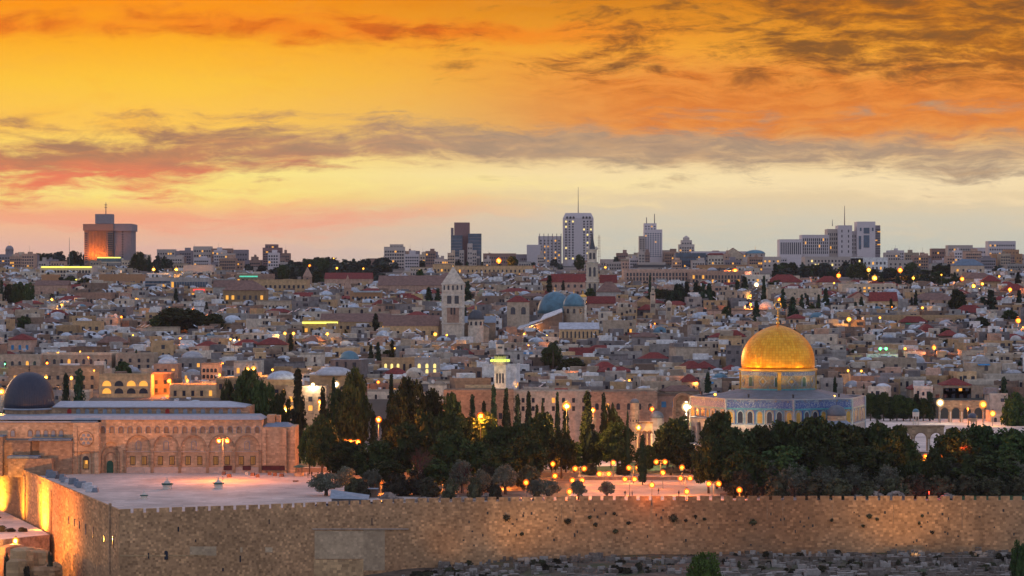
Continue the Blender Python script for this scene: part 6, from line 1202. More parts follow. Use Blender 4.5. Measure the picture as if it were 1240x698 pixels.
# city lamps
for px, py, col, br, pw in ((70,428.5,'yellow',.55,700),(56,457,'yellow',.5,900),(86.5,458,'yellow',.5,900),(6,441,'green',.3,60),(57,440,'orange',.45,600),(107,433,'orange',.3,200),(205,461.5,'orange',.7,3000),(227,461,'orange',.4,1400),(225,482.5,'yellow',.7,1500),(209,484,'yellow',.9,2500),(299,448,'yellow',.9,1500),(307,447,'yellow',.9,1500),(266,454,'yellow',.4,300),(270,440,'orange',.2,100),(114,449,'yellow',.3,100),(97,426,'yellow',.3,60),
    (63,363,'yellow',.6,900),(75,369.5,'yellow',.6,300),(165,362.5,'yellow',.5,100),(147,384,'orange',.5,200),(186,326.5,'yellow',1.0,1800),(213.5,326.5,'yellow',1.0,1500),(234,376,'orange',.8,1500),(218,410,'orange',.4,200),(161,406,'yellow',.3,60),(279,411,'yellow',.4,80),(284,412,'white',.4,80),(345,404,'yellow',.6,400),(355.5,404,'yellow',.6,400),(396.5,404.5,'yellow',.6,400),(556,363.5,'green',1.0,700),(527,405,'yellow',.7,300),(541,406,'yellow',.4,100),
    (604,316,'orange',1.7,6000),(890,329,'orange',1.7,6500),(916,345,'white',1.1,800),(908.5,358.5,'yellow',.6,200),(909,369,'orange',.6,1500),(945,364,'orange',1.3,2500),(1028,387,'yellow',.9,800),(1015.5,334,'orange',1.2,1500),(1052,327,'yellow',1.2,1500),(1059,337,'yellow',1.4,2000),(1090,327.5,'orange',1.4,2500),(1106,337,'yellow',.8,300),(1165,338,'orange',1.1,1200),(1179,346.5,'yellow',1.0,600),(1189.5,344,'yellow',.8,400),(1223,351,'orange',1.0,1000),
    (1233,388.5,'orange',1.0,900),(1131,421,'orange',.7,900),(1066,422.5,'green',.6,60),(1073,422.5,'green',.6,60),(1096,422.5,'yellow',.5,100),(1027,449,'yellow',.4,100),(1043,449.5,'yellow',.4,100),(1117,373,'yellow',.6,60),(1065.5,385,'yellow',.5,60),(842,463,'yellow',.7,100),(762,461,'yellow',.4,60),(624,465.5,'yellow',.9,300),(717,261,'white',.01,1),(697,370,'orange',.3,60),(404,313,'yellow',.5,60),(408,325,'yellow',.7,100),(440,325.5,'yellow',.6,60),(458,463,'orange',.5,80),(375,322,'orange',.8,100),(733,324,'yellow',.7,60),
    (1140,333,'yellow',.5,50),(1210,335,'yellow',.6,60),(640,418,'orange',.25,40),(1010,343,'yellow',.5,40),(478,422,'yellow',.3,40),(330,448,'yellow',.4,50)):
    if br < .02: continue
    D = Dof(min(py+ (22 if py > 380 else 14), 478)); D = max(D, 901)-6; zb = zg(D)
    lk = {'orange':'orange','yellow':'yellow','white':'white','green':'green'}[col]; lk = ('glaring %s city lamp' if br > 1 else 'bright %s city lamp' if br > .6 else 'small %s city lamp') % lk
    lamp(px, py, D, zb, col=col, power=pw, br=br, look=lk, group='lamps in the city'); CLEAR.append((px-5, px+5, D-160, D-1, 2.5 if py > 440 else 4))

rl = random.Random(77)
for i in range(70):
    py = rl.choice((rl.uniform(345, 400), rl.uniform(400, 470))); px = rl.uniform(0, 1240); D = Dof(py+9); zb = zg(D); k = rl.choices(('yellow','orange','white'), (5,6,2))[0]
    if D > 1700: continue
    lamp(px, py, D, zb, col=k, power=rl.choice((25, 60, 120, 260)), br=rl.uniform(.18, .34), look='tiny %s lamp between the houses' % k, group='lamps in the city')
# ================================================================ CLOSE BY THE WALL
def car(px, D, body, rz, look):
    t_ = thing('parked_car', look, 'car', (X(px, D), D, .012), rz, px=px, py=606)
    b = M(body); pf = [(-2.1,.35),(-2.1,.85),(-1.3,.95),(-.8,1.42),(.9,1.42),(1.6,.95),(2.15,.85),(2.15,.35)]; n_ = len(pf)
    b.add([(x, -.82, z) for x, z in pf] + [(x, .82, z) for x, z in pf], [tuple(range(n_)), tuple(range(2*n_-1, n_-1, -1))] + [(i, n_+i, n_+(i+1)%n_, (i+1)%n_) for i in range(n_)]); part('body', b, None, t_)
    part('window', M('glass_dark').add([(-1.15,-.84,.97),(1.4,-.84,.97),(.82,-.84,1.34),(-.75,-.84,1.34)], [(0,1,2,3)]), None, t_); part('windscreen', M('glass_dark').add([(1.56,-.7,1.0),(1.56,.7,1.0),(.94,.66,1.41),(.94,-.66,1.41)], [(0,1,2,3)]), None, t_)
    for sx_ in (-1.35, 1.4):
        for sy_ in (-.8, .8): w_ = part('wheel', M('rubber').tube((sx_, sy_-.1, .33), (sx_, sy_+.1, .33), .33, .33, 12), None, t_); part('rim', M('metal_grey').tube((sx_, sy_-.12, .33), (sx_, sy_+.12, .33), .18, .18, 8), None, w_)
    for sy_ in (-.55, .55): part('headlight', M('bulb_white' if 0 else 'plaster_white').box(2.14, 2.18, sy_-.15, sy_+.15, .62, .78), None, t_)
for px, body, lk in ((386, 'car_white', 'white car parked against the battlements'), (396, 'car_blue', 'dark blue car parked beside the sloping shed'), (450, 'car_white', 'pale car parked right of the sloping shed'), (462, 'car_blue', 'blue car parked right of the pale car')):
    D = ewD(X(px, 636))+2.8; car(px, D, body, .12, lk)
D = 641; t_ = thing('shed', 'low shed with sloping pale green roof by the wall', 'shed', (X(423, D), D, 0), px=423, py=602); part('wall', M('stone_dusk').box(-4.6, 4.6, 0, 4, 0, 1.5), None, t_)
part('roof', M('roof_lead').add([(-5,-.6,1.55),(5,-.6,1.25),(5,4.5,2.0),(-5,4.5,3.4),(-5,-.6,1.65),(5,-.6,1.35),(5,4.5,2.1),(-5,4.5,3.5)], [(3,2,1,0),(4,5,6,7),(0,1,5,4),(1,2,6,5),(2,3,7,6),(3,0,4,7)]), None, t_)
D = 662; t_ = thing('guard_hut', 'small open hut under the trees by the wall', 'hut', (X(450, D), D, 0), px=450, py=596); part('roof', M('roof_silver').box(-1.8, 1.8, -1, 1, 2.3, 2.5), None, t_); part('back_wall', M('stone_brown').box(-1.7, 1.7, .7, .9, 0, 2.3), None, t_)
for x_ in (-1.6, 1.6): part('post', M('metal_grey').tube((x_, -.8, 0), (x_, -.8, 2.3), .08), None, t_)
rb = random.Random(9)
def rubble(px, D, w_, h_, z=0, look='heap of pale rubble'):
    b = M('rubble'); u = D/F
    for i in range(int(w_*6)):
        x_, y_ = rb.gauss(0, w_*u*.24), rb.gauss(0, 1.2); s_ = rb.uniform(.25, .7); zz = max(0, h_*(1-abs(x_)/(w_*u*.6)))*rb.uniform(0, .95)
        vs = [(x_+s_*a_*rb.uniform(.6,1), y_+s_*b_*rb.uniform(.6,1), zz+s_*c_*rb.uniform(.5,1)) for a_ in (-1,1) for b_ in (-1,1) for c_ in (-.3,.7)]; b.add(vs, [(0,1,3,2),(4,6,7,5),(0,4,5,1),(2,3,7,6),(0,2,6,4),(1,5,7,3)])
    b.frustum(-w_*u*.5, w_*u*.5, -2, 2.5, 0, -w_*u*.28, w_*u*.28, -.6, 1, h_*.75)
    o = single('rubble_heap', b, None, look, 'rubble', (X(px, D), D, z), group='rubble heaps by the wall', px=px, py=596)
for px, D, w_, h_ in ((1060,652,26,2.6),(1085,650,30,3.0),(1040,652,26,1.6),(1148,652,24,1.8),(480,650,24,1.0),(470,660,20,1.6),(560,651,30,.9),(515,651,34,.8),(620,650,34,.8),(590,656,26,1.4),(655,650,20,.9),(545,658,24,1.4)): rubble(px, D, w_, h_)
b = M('grass'); b.frustum(X(1140, 650), X(1300, 650), 647, 668, 0, X(1155, 650), X(1290, 650), 651, 664, .9); struct('grass_bank', b, None, 'structure')
# terraces and low walls in the garden
for a, c_, y, D, h_, lk in ((690,880,0,722,1.0,'low stone kerb wall at the back of the lamp-lit plaza'),(620,700,0,735,1.2,'low garden wall beneath the cypresses'),(1130,1240,0,690,1.0,'low garden wall under the right trees'),(360,400,0,752,1.4,'low wall beside the mosque path'),(872,905,0,668,.7,'sloping kerb at the plaza corner')):
    u = D/F; single('garden_wall', M('madrasa_stone').box(-(c_-a)*u/2, (c_-a)*u/2, 0, .6, 0, h_), None, lk, 'wall', (X((a+c_)/2, D), D, .02))
t_ = thing('garden_hut', 'small stone hut with pale round roof in the garden', 'hut', (X(1145, 684), 684, 0), px=1145, py=564); part('wall', M('mosque_stone').box(-4, 4, 0, 5, 0, 3), None, t_); part('roof', M('marble').dome(3.2, 2.4, 3, 14, 1, 2.5), None, t_)
t_ = thing('water_basin', 'round stone basin with green canopy beside the mosque', 'fountain', (X(362, 738), 738, 0), px=362, py=566); part('basin', M('mosque_stone').lathe([(1.5,0),(1.5,1),(1.3,1)], 12), None, t_)
for k in range(4): part('post', M('metal_green').tube((1.2*math.cos(k*PI/2+.7), 1.2*math.sin(k*PI/2+.7), 0), (1.2*math.cos(k*PI/2+.7), 1.2*math.sin(k*PI/2+.7), 2.6), .07), None, t_)
part('canopy', M('metal_green').lathe([(1.7,2.6),(1.7,2.8),(.2,3.4)], 8), None, t_)
# covered stores beside the mosque's lower corner
for i in range(16):
    k = (i+.5)/16; px = 40 + 62*k; D = 744 - 64*k*1.05 + rb.uniform(-3, 3); w_ = rb.uniform(1.6, 3.4); m_ = rb.choice(['roof_blue','roof_lead','dome_slate','roof_pale','roof_lead'])
    x_ = X(px, D) + 3.5; b = M(m_); h_ = rb.uniform(.8, 2.0); b.frustum(-w_/2, w_/2, -1, 1, 0, -w_/2.6, w_/2.6, -.7, .8, h_); b.box(-w_/2-.1, w_/2+.1, -1.1, -1.02, .1, .35)
    single('covered_stack', b, None, 'tarpaulin-covered stack beside the receding wall', 'stack', (x_, D, .002), rb.uniform(-.4, .4), group='covered stacks by the wall')

# people (one continuous skinned body each)
def person(px, D, look, pose=0, top='cloth_dark', low='cloth_grey'):
    P = {'pelvis':(0,0,.93),'chest':(0,.02,1.3),'neck':(0,0,1.5),'head':(0,-.03,1.64),'kl':(-.11,-.02-.1*pose,.5),'fl':(-.13,.12*pose,.06),'tl':(-.13,.12*pose-.16,.04),'kr':(.11,-.02+.1*pose,.5),'fr':(.13,-.15*pose+.02,.06),'tr':(.13,-.15*pose-.14,.04),
         'sl':(-.19,0,1.42),'el':(-.26,.03,1.13),'hl':(-.27,-.08,.88),'sr':(.19,0,1.42),'er':(.26,.03,1.13),'hr':(.27,-.08,.88)}
    Rr = dict(pelvis=.16,chest=.17,neck=.07,head=.115,kl=.075,fl=.05,tl=.045,kr=.075,fr=.05,tr=.045,sl=.085,el=.055,hl=.04,sr=.085,er=.055,hr=.04)
    ks = list(P); ed = [('pelvis','chest'),('chest','neck'),('neck','head'),('pelvis','kl'),('kl','fl'),('fl','tl'),('pelvis','kr'),('kr','fr'),('fr','tr'),('chest','sl'),('sl','el'),('el','hl'),('chest','sr'),('sr','er'),('er','hr')]
    me = bpy.data.meshes.new('body_base'); me.from_pydata([P[k] for k in ks], [(ks.index(a), ks.index(b_)) for a, b_ in ed], [])
    o = bpy.data.objects.new('person', me); COL.objects.link(o); m_ = o.modifiers.new('s', 'SKIN'); m_.use_smooth_shade = True
    sv = me.skin_vertices[0].data if me.skin_vertices else None
    if sv is None:
        bm_ = None
    if sv:
        for i, k in enumerate(ks): sv[i].radius = (Rr[k], Rr[k]); sv[i].use_root = (i == 0)
    o.modifiers.new('u', 'SUBSURF').levels = 1
    dg = bpy.context.evaluated_depsgraph_get(); dg.update(); nm = bpy.data.meshes.new_from_object(o.evaluated_get(dg)); bpy.data.objects.remove(o)
    nm.materials.clear()
    for m__ in (low, top, 'skin'): nm.materials.append(MATS[m__])
    for p_ in nm.polygons: z = p_.center.z; p_.material_index = 2 if z > 1.5 or (abs(p_.center.x) > .2 and z < .95) else 1 if z > .92 else 0
    t_ = thing('person', look, 'person', (X(px, D), D, .02), random.uniform(0, 6), px=px, py=349+F*(H0-1)/D); part('body', nm, None, t_); part('hair', M('hair').dome(.125, .13, 1.66, 10), None, t_)
PEOPLE = [(373, 731, 'person in dark clothes walking beside the olive tree', 1), (377.5, 733, 'person in dark jacket, right of a companion by the olive', .6), (757, 664, 'person in dark clothes left of the plaza lamp pole', 1), (765.5, 662, 'person in grey standing right of the plaza lamp pole', .3), (797.5, 672, 'person in dark clothes walking alone across the lamp-lit plaza', 1), (822, 664, 'person standing near the right plaza lamps', .2)]
for a in PEOPLE: person(*a)

# ================================================================ CEMETERY
rc = random.Random(21); small = M('tomb_stone'); ntomb = 0; cand = []
for i in range(2600):
    D = rc.uniform(596, 640); px = rc.uniform(480, 1245); x = X(px, D); cand.append((D, x))
cand.sort(); used = {}
CG = {'slab':('grave_slab','pale rectangular grave slab in the crowded cemetery'),'box':('tomb','raised grey box tomb in the crowded cemetery'),'head':('headstone','upright grey headstone in the crowded cemetery'),'big':('tomb','large stone-built family tomb in the cemetery')}
tm_ = {}
for m_ in ('tomb_stone','tomb_pale','tomb_brown'):
    tm_['slab', m_] = M(m_).box(-.95, .95, -.42, .42, -.6, .28).box(-.8, .8, -.3, .3, .281, .42).mesh('grave_slab'); tm_['box', m_] = M(m_).box(-1.0, 1.0, -.5, .5, -.6, .75).box(-1.1, 1.1, -.6, .6, .751, .9).mesh('tomb')
    tm_['head', m_] = M(m_).arch(0, -.6, .62, 1.75, -.1, .1, 6).box(-.45, .45, -.3, .3, -.6, .12).mesh('headstone'); tm_['big', m_] = M(m_).box(-1.9, 1.9, -1, 1, -.8, 1.1).box(-1.5, 1.5, -.7, .7, 1.101, 1.5).mesh('tomb')
for D, x in cand:
    key = (int(x/1.9), int(D/1.7))
    if key in used: continue
    if math.sin(x*.11+D*.35) + math.sin(x*.043) > .75: continue
    used[key] = 1; z = zcem(x, D); k = rc.choices(['slab','box','head','big'], [4,4,3,.5])[0]; m_ = rc.choices(['tomb_stone','tomb_pale','tomb_brown'], [5,3,2])[0]; rz_ = rc.gauss(.15, .25)
    if (-60 < x < -20 and D > 618): continue
    if ntomb < 300:
        nm, lk = CG[k]; o = part(nm, tm_[k, m_], None, None, loc=(x, D, z), rz=rz_); ntomb += 1; reg(o, lk.replace('grey', {'tomb_stone':'grey','tomb_pale':'pale','tomb_brown':'brown'}[m_]).replace('pale rect', {'tomb_stone':'grey','tomb_pale':'pale','tomb_brown':'brown'}[m_]+' rect').replace('stone-built', {'tomb_stone':'grey','tomb_pale':'pale','tomb_brown':'brown'}[m_]+' stone'), 'grave', 'graves in the cemetery', fixed=True)
    else:
        small.use(m_); c_, s_ = math.cos(rz_), math.sin(rz_); w_, d_, h_ = rc.uniform(.5, 1.1), rc.uniform(.2, .5), rc.uniform(.3, 1.2)
        if k == 'head': w_, d_, h_ = .35, .12, 1.1
        small.add([(x+a_*w_*c_-b_*d_*s_, D+a_*w_*s_+b_*d_*c_, z+zz) for zz in (-.5, h_) for a_, b_ in ((-1,-1),(1,-1),(1,1),(-1,1))], [(0,1,5,4),(1,2,6,5),(2,3,7,6),(3,0,4,7),(4,5,6,7)])
o = struct('distant_graves', small, None, 'stuff'); o['label'] = 'crowded pale gravestones along the foot of the front wall'; o['category'] = 'graves'
for px, D, L, lk in ((560,600,26,'left low retaining wall among the graves'),(505,604,20,'short stepped wall at the cemetery edge'),(645,596,22,'broken terrace wall among the graves'),(1000,628,26,'straight grey terrace wall close to the front wall'),(1180,598,24,'brown terrace wall at the lower right'),(1110,626,34,'ochre-lit terrace wall beneath the front wall'),(730,594,20,'low terrace wall beside the bright tree'),(1170,622,14,'short square enclosure at the right of the graves')):
    x = X(px, D); z = zcem(x, D); single('terrace_wall', M('tomb_brown').box(-L/2, L/2, 0, .8, -1, 1.4), None, lk, 'wall', (x, D, z), rc.uniform(-.05, .1))
for i in range(110): px = rc.uniform(480, 1230); D = rc.uniform(598, 638); x = X(px, D); tree('bush', px, 349+F*(H0-zcem(x, D)-rc.uniform(.5, 1.5))/D, rc.uniform(5, 16), D, zcem(x, D)-.2, look='low green bush among the graves', group='bushes among the graves')
for i in range(9): px = 525+rc.uniform(-28, 30); D = rc.uniform(604, 625); x = X(px, D); tree('bush', px, 349+F*(H0-zcem(x, D)-1.3)/D, rc.uniform(12, 20), D, zcem(x, D)-.2, look='dark scrub at the cemetery edge', group='bushes among the graves')

# ================================================================ OLD CITY HOUSES
rh = random.Random(11)
def relief(px, D, w_):
    mh = 99
    for a, c_, d0, d1, m_ in CLEAR:
        if a-w_/2 < px < c_+w_/2 and d0 < D < d1: mh = min(mh, m_)
    return mh
def blocked(x, y, r_):
    return any((x-a)**2 + (y-b_)**2 < (r_+c_)**2 for a, b_, c_ in FOOT)
def tile_box(b, x0, x1, y0, y1, z0, z1, rz, ox_, oy_, oz_):
    c_, s_ = math.cos(rz), math.sin(rz); b.add([(ox_+x*c_-y*s_, oy_+x*s_+y*c_, oz_+z) for z in (z0, z1) for x, y in ((x0,y0),(x1,y0),(x1,y1),(x0,y1))], [(0,1,5,4),(1,2,6,5),(2,3,7,6),(3,0,4,7),(4,5,6,7)])
def house(x, D, rz, w_, d_, h_, kind, m_, lbl_px):
    zb = zg(D); r = thing({'flat':'flat_roofed_house','hip':'tile_roofed_house','dome':'domed_house'}[kind], '', 'house', (x, D, zb), rz, px=620+F*x/D, py=349+F*(H0-zb-h_*.7)/D); feats = []
    part('wall', M(m_).box(-w_/2, w_/2, -d_/2, d_/2, -5, h_), None, r)
    top = h_
    if rh.random() < .35 and kind == 'flat':
        s_ = rh.choice((-1, 1)); ww_ = w_*rh.uniform(.3, .5); part('annex', M(rh.choice(STONES)).box(min(0, s_*ww_)+s_*w_*.1, max(0, s_*ww_)+s_*w_*.1, -d_/2-rh.uniform(1.5, 3), -d_/2-.003, -5, h_*rh.uniform(.4, .75)), None, r)
    if kind == 'flat':
        b = M(m_); t_ = .25; ph = rh.uniform(.5, 1.1); b.box(-w_/2-.02, w_/2+.02, -d_/2-.02, -d_/2+t_, h_-.003, h_+ph); b.box(-w_/2-.02, -w_/2+t_, -d_/2+t_, d_/2, h_-.003, h_+ph); b.box(w_/2-t_, w_/2+.02, -d_/2+t_, d_/2, h_-.003, h_+ph); part('parapet', b, None, r)
        part('roof', M(rh.choice(['roof_grey','roof_pale','roof_grey','roof_lead'])).box(-w_/2+t_, w_/2-t_, -d_/2+t_, d_/2-.05, h_+.003, h_+.1), None, r)
        if rh.random() < .55: sx_ = rh.uniform(-w_*.3, w_*.3); sw = rh.uniform(1.8, w_*.3); sh = rh.uniform(2, 3.4); part('roof_room', M(rh.choice(STONES)).box(sx_-sw, sx_+sw, -1.5, d_/2-.4, h_+.101, h_+sh), None, r); feats.append('a roof room')
        elif rh.random() < .5: sx_ = rh.uniform(-w_*.2, w_*.2); rr_ = rh.uniform(1.8, min(w_, d_)*.4); part('dome', M(rh.choice(['roof_grey','dome_white','roof_pale','stone_beige'])).dome(rr_, rr_*.55, h_+.05, 14, sx_, 0), None, r); feats.append('a shallow dome')
    elif kind == 'hip':
        b = M('roof_red' if rh.random() < .75 else 'roof_brown'); b.box(-w_/2-.35, w_/2+.35, -d_/2-.35, d_/2+.35, h_+.002, h_+.2); hw = min(w_, d_)*.42; b.frustum(-w_/2-.35, w_/2+.35, -d_/2-.35, d_/2+.35, h_+.2, -max(w_/2-hw, .1), max(w_/2-hw, .1), -max(d_/2-hw, .1), max(d_/2-hw, .1), h_+rh.uniform(1.8, 3)); part('roof', b, None, r)
    elif kind == 'dome':
        rr_ = min(w_, d_)*rh.uniform(.26, .42); dm_ = rh.choice(['dome_white','stone_beige','roof_grey','copper_blue','stone_grey','stone_pale']); part('dome', M(dm_).dome(rr_, rr_*rh.uniform(.5, .9), h_, 18), None, r); part('roof', M('roof_grey').box(-w_/2+.1, w_/2-.1, -d_/2+.1, d_/2-.1, h_+.002, h_+.12), None, r)
        feats.append({'dome_white':'a white','stone_beige':'a beige','roof_grey':'a grey','stone_grey':'a dusky','copper_blue':'a blue','stone_pale':'a stone'}[dm_] + ' dome')
    if kind != 'hip':
        for _ in range(rh.choice((1,1,2,3,4))):
            c_ = rh.choice(('tank_white','tank_black','tank_black','panel','dish')); x_ = rh.uniform(-w_*.42, w_*.42); y_ = rh.uniform(-d_*.42, 0)
            if c_ == 'panel':
                b = M('panel'); a_ = rh.choice((-1, 1)); L_ = rh.uniform(.8, 1.5); b.add([(x_-L_*.7*a_, y_-.6, h_+.3), (x_+L_*.7*a_, y_-.2, h_+1.6), (x_+L_*.7*a_, y_+1.2, h_+1.9), (x_-L_*.7*a_, y_+.8, h_+.6)], [(0,1,2,3)]); b.use('metal_grey').tube((x_+L_*.6*a_, y_+.3, h_), (x_+L_*.6*a_, y_+.3, h_+1.5), .06, .06, 4); b.use('tank_white').tube((x_+L_*.7*a_-.8, y_+1.1, h_+2), (x_+L_*.7*a_+.8, y_+1.1, h_+2), .32, .32, 8); part('solar_heater', b, None, r); feats.append('a tilted solar heater')
            elif c_ == 'dish':
                b = M('plaster_white'); b.tube((x_, y_, h_), (x_, y_, h_+1.3), .05, .05, 4); b.lathe([(.1, 0), (.5, .12), (.7, .3)], 10); n_ = len(b.v)-30
                for i_ in range(n_, len(b.v)): vx, vy, vz = b.v[i_]; b.v[i_] = (x_+vx, y_-vz-.1, h_+1.3+vy)
                part('satellite_dish', b, None, r); feats.append('a satellite dish')
            else: part('water_tank', M(c_).tube((x_, y_, h_+.1), (x_, y_, h_+rh.uniform(1.2, 1.7)), .55, .55, 10), None, r); feats.append('a %s water tank' % c_[5:])
    nf = max(1, int(h_/3.2)); zz = h_ - 1.9; n_ = 0
    for f_ in range(min(nf, 2)):
        nw = rh.choice((1,2,2,3,4)); ar = rh.random() < .35
        for k in range(nw):
            if rh.random() < .15: continue
            lit = rh.random() < .03; part('window', winmesh(rh.choice((.8,1.0,1.4)), rh.choice((1.3,1.7,2.2)), rh.choice(('window_lit','window_lit_pale','window_lit','window_dim')) if lit else 'glass_dark', .14, ar), None, r, loc=(-w_*.42 + w_*.84*(k+.5)/nw, -d_/2-.01, zz - f_*3.2)); n_ += 1
            if lit: feats.insert(0, 'a lit window')
    if rh.random() < .25: s_ = rh.choice((-1, 1)); part('window', winmesh(.14, 1.5, 'glass_dark', 1.0), None, r, loc=(s_*(w_/2+.01), 0, zz))
    if rh.random() < .08: c_ = rh.choice(('cloth_blue','cloth_red','cloth_green')); part('awning', M(c_).add([(-w_*.3,-d_/2-.02,zz+1.6),(w_*.1,-d_/2-.02,zz+1.6),(w_*.1,-d_/2-1.6,zz+1.0),(-w_*.3,-d_/2-1.6,zz+1.0)], [(0,1,2,3)]), None, r); feats.insert(0, 'a %s awning' % c_[6:])
    sz = 'large' if w_*h_ > 150 else 'small' if w_*h_ < 80 else ''
    base = {'flat':'flat-roofed','hip':'tile-roofed','dome':'domed'}[kind]
    return r, ' '.join(x for x in (sz, SNAME[m_], base, 'house') if x), feats
stuff = MB(); D = 902.0; nflat = nhip = ndome = 0; HS = []
while D < 1960:
    half = 640*D/F; x = -half
    step = 11.5 + (D-900)*.008
    while x < half:
        w_ = rh.uniform(5.5, 14) * (1 + (D-900)/2600); cx = x + w_/2; x += w_ + (rh.uniform(-1, 2.5) if rh.random() < .8 else rh.uniform(2, 7)); y = D + rh.uniform(-5, 5); px = 620+F*cx/y
        h_ = rh.choice((4.5, 6, 6.5, 8, 8, 9.5, 11)) + rh.uniform(-1, 1); h_ *= .95; d_ = rh.uniform(7, 11)
        if D > 1450: h_ *= .8
        if D < 960 and px < 330: h_ *= .6
        h_ = min(h_, relief(px, y, w_*F/y)); 
        if h_ < 2 or blocked(cx, y, min(w_, d_)*.42): continue
        if D > 1560 and rh.random() < (D-1560)/420: continue
        if D > 1600: h_ = min(h_, 6)
        rz = rh.gauss(0, .22) if rh.random() < .85 else rh.uniform(-.7, .7); q_ = rh.random(); kind = 'hip' if q_ < (.045 if D < 1300 else .08) else 'dome' if q_ < (.12 if D < 1300 else .15) else 'flat'; m_ = rh.choices(STONES, [5,5,3,4,4,4,2,6])[0]
        full = (kind == 'flat' and nflat < 300) or (kind == 'hip' and nhip < 110) or (kind == 'dome' and ndome < 110)
        if full:
            r_, lk, ft = house(cx, y, rz, w_, d_, h_, kind, m_, px); HS.append((r_, lk, ft, px, 349+F*(H0-zg(y)-h_*.8)/y))
            nflat += kind == 'flat'; nhip += kind == 'hip'; ndome += kind == 'dome'
        else:
            zb = zg(y); stuff.use(m_); tile_box(stuff, -w_/2, w_/2, -d_/2, d_/2, -5, h_, rz, cx, y, zb)
            if kind == 'flat' and rh.random() < .6: sx_ = rh.uniform(-w_*.25, w_*.25); stuff.use(rh.choice(STONES)); tile_box(stuff, sx_-2.4, sx_+2.4, -1.5, d_/2-.3, h_-.1, h_+rh.uniform(1.6, 3), rz, cx, y, zb)
            if kind == 'dome' or rh.random() < .18:
                stuff.use(rh.choice(['dome_white','roof_pale','roof_grey'])); stuff.dome(min(w_, d_)*.35, min(w_, d_)*.22, zb+h_, 12, cx, y, seg=5)
            for _ in range(rh.choice((1,2,2,3))):
                xx, yq = rh.uniform(-w_*.4, w_*.4), -d_*.3; c_, s_ = math.cos(rz), math.sin(rz); X_, Y_ = cx+xx*c_-yq*s_, y+xx*s_+yq*c_
                if rh.random() < .25: a_ = rh.choice((-1,1)); stuff.use('panel').add([(X_-1.3*a_, Y_-.6, zb+h_+.3), (X_+1.3*a_, Y_-.3, zb+h_+1.7), (X_+1.3*a_, Y_+1, zb+h_+2.1), (X_-1.3*a_, Y_+1, zb+h_+.7)], [(0,1,2,3)])
                else: stuff.use(rh.choice(('tank_white','tank_black'))).tube((X_, Y_, zb+h_), (X_, Y_, zb+h_+1.5), .6, .6, 7)
            for f_ in range(2 if h_ > 6 else 1):
                for k in range(rh.choice((1,2,3,4))):
                    xx = rh.uniform(-w_*.42, w_*.42); stuff.use('window_lit' if rh.random() < .014 else 'glass_dark'); tile_box(stuff, xx-.5, xx+.5, -d_/2-.12, -d_/2+.1, h_-2.6-f_*3, h_-1.1-f_*3, rz, cx, y, zb)
    D += step
o = struct('distant_houses', stuff, None, 'stuff'); o['label'] = 'dense mass of small flat-roofed stone houses climbing the hillside'; o['category'] = 'houses'

# ================================================================ AIR
b = MB(); b.box(-2500, 2500, -300, 4200, -160, 150)
hm = bpy.data.materials.new('haze'); hm.use_nodes = True; hm.node_tree.nodes.clear(); MATS['haze'] = hm
pv = hm.node_tree.nodes.new('ShaderNodeVolumePrincipled'); ho = hm.node_tree.nodes.new('ShaderNodeOutputMaterial')
pv.inputs['Color'].default_value = (.74, .76, .95, 1); pv.inputs['Density'].default_value = .000025; pv.inputs['Anisotropy'].default_value = .3
hm.node_tree.links.new(pv.outputs[0], ho.inputs['Volume'])
o = struct('haze', b, 'haze', 'stuff'); o['label'] = 'thin dusk haze over the city'; o['category'] = 'haze'

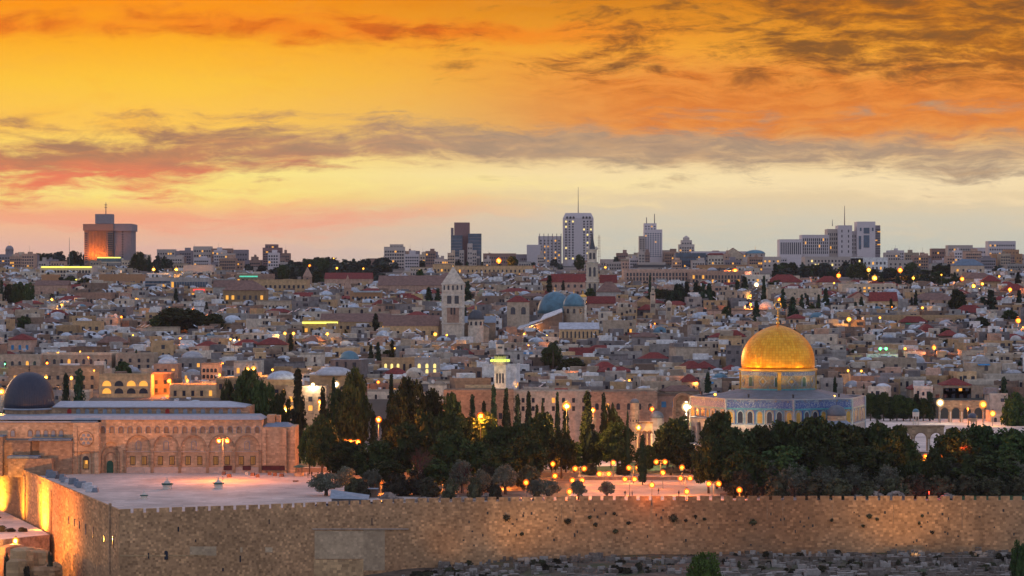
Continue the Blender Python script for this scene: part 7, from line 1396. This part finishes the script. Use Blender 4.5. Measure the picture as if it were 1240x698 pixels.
# ================================================================ LABELS
def rel(px, py, avoid=None):
    best = None
    for lx, ly, ph in LAND:
        d2 = (px-lx)**2 + ((py-ly)*1.6)**2
        if ph != avoid and d2 > 16 and (best is None or d2 < best[0]): best = (d2, lx, ly, ph)
    _, lx, ly, ph = best; dx_, dy_ = px-lx, py-ly
    v = 'above' if dy_ < 0 else 'below'; h_ = 'left of' if dx_ < 0 else 'right of'
    if abs(dx_) > 2.5*abs(dy_): return ('just ' if abs(dx_) < 30 else '') + h_ + ' ' + ph
    if abs(dy_) > 2.0*abs(dx_): return ('just ' if abs(dy_) < 15 else '') + v + ' ' + ph
    return v + ' and ' + h_ + ' ' + ph
ORD = ['', 'second','third','fourth','fifth','sixth','seventh','eighth','ninth','tenth','eleventh','twelfth','thirteenth','fourteenth','fifteenth','sixteenth','seventeenth','eighteenth','nineteenth','twentieth']
hmap = {r_.name: (lk, ft) for r_, lk, ft, _, _ in HS}
fin = []
for o, look, px, py, fixed in REG:
    if o.name in hmap:
        lk, ft = hmap[o.name]; o['group'] = 'houses of the old city'; look = lk + (' with ' + ft[0] if ft else '')
        if len(look.split()) > 9: look = lk
        fin.append([o, look + ', ' + rel(px, py), px, py])
    elif fixed: o['label'] = look
    else: fin.append([o, look, px, py])
from collections import defaultdict
g_ = defaultdict(list)
for f_ in fin: g_[f_[1]].append(f_)
used_l = defaultdict(list)
for k, L_ in g_.items():
    for f_ in L_:
        if (len(L_) > 1 or len(f_[1].split()) < 5) and ',' not in f_[1]: f_[1] = f_[1] + ', ' + rel(f_[2], f_[3])
        used_l[f_[1]].append(f_)
for k, L_ in used_l.items():
    L_.sort(key=lambda f_: f_[2])
    for i, f_ in enumerate(L_):
        s_ = f_[1]
        if len(L_) > 1: s_ = s_ + (', leftmost' if i == 0 else ', rightmost' if i == len(L_)-1 else ', %s from left' % (ORD[i] if i < len(ORD) else '%dth' % (i+1)))
        w__ = s_.split()
        while len(w__) > 16:
            for drop in ('and', 'just', 'the', 'of', 'dark', 'small', 'a', 'with'):
                if drop in w__: w__.remove(drop); break
            else: w__ = w__[-16:]
        f_[0]['label'] = ' '.join(w__)
print('objects', len(bpy.data.objects), 'things', len(REG), 'houses', nflat, nhip, ndome, 'tombs', ntomb)
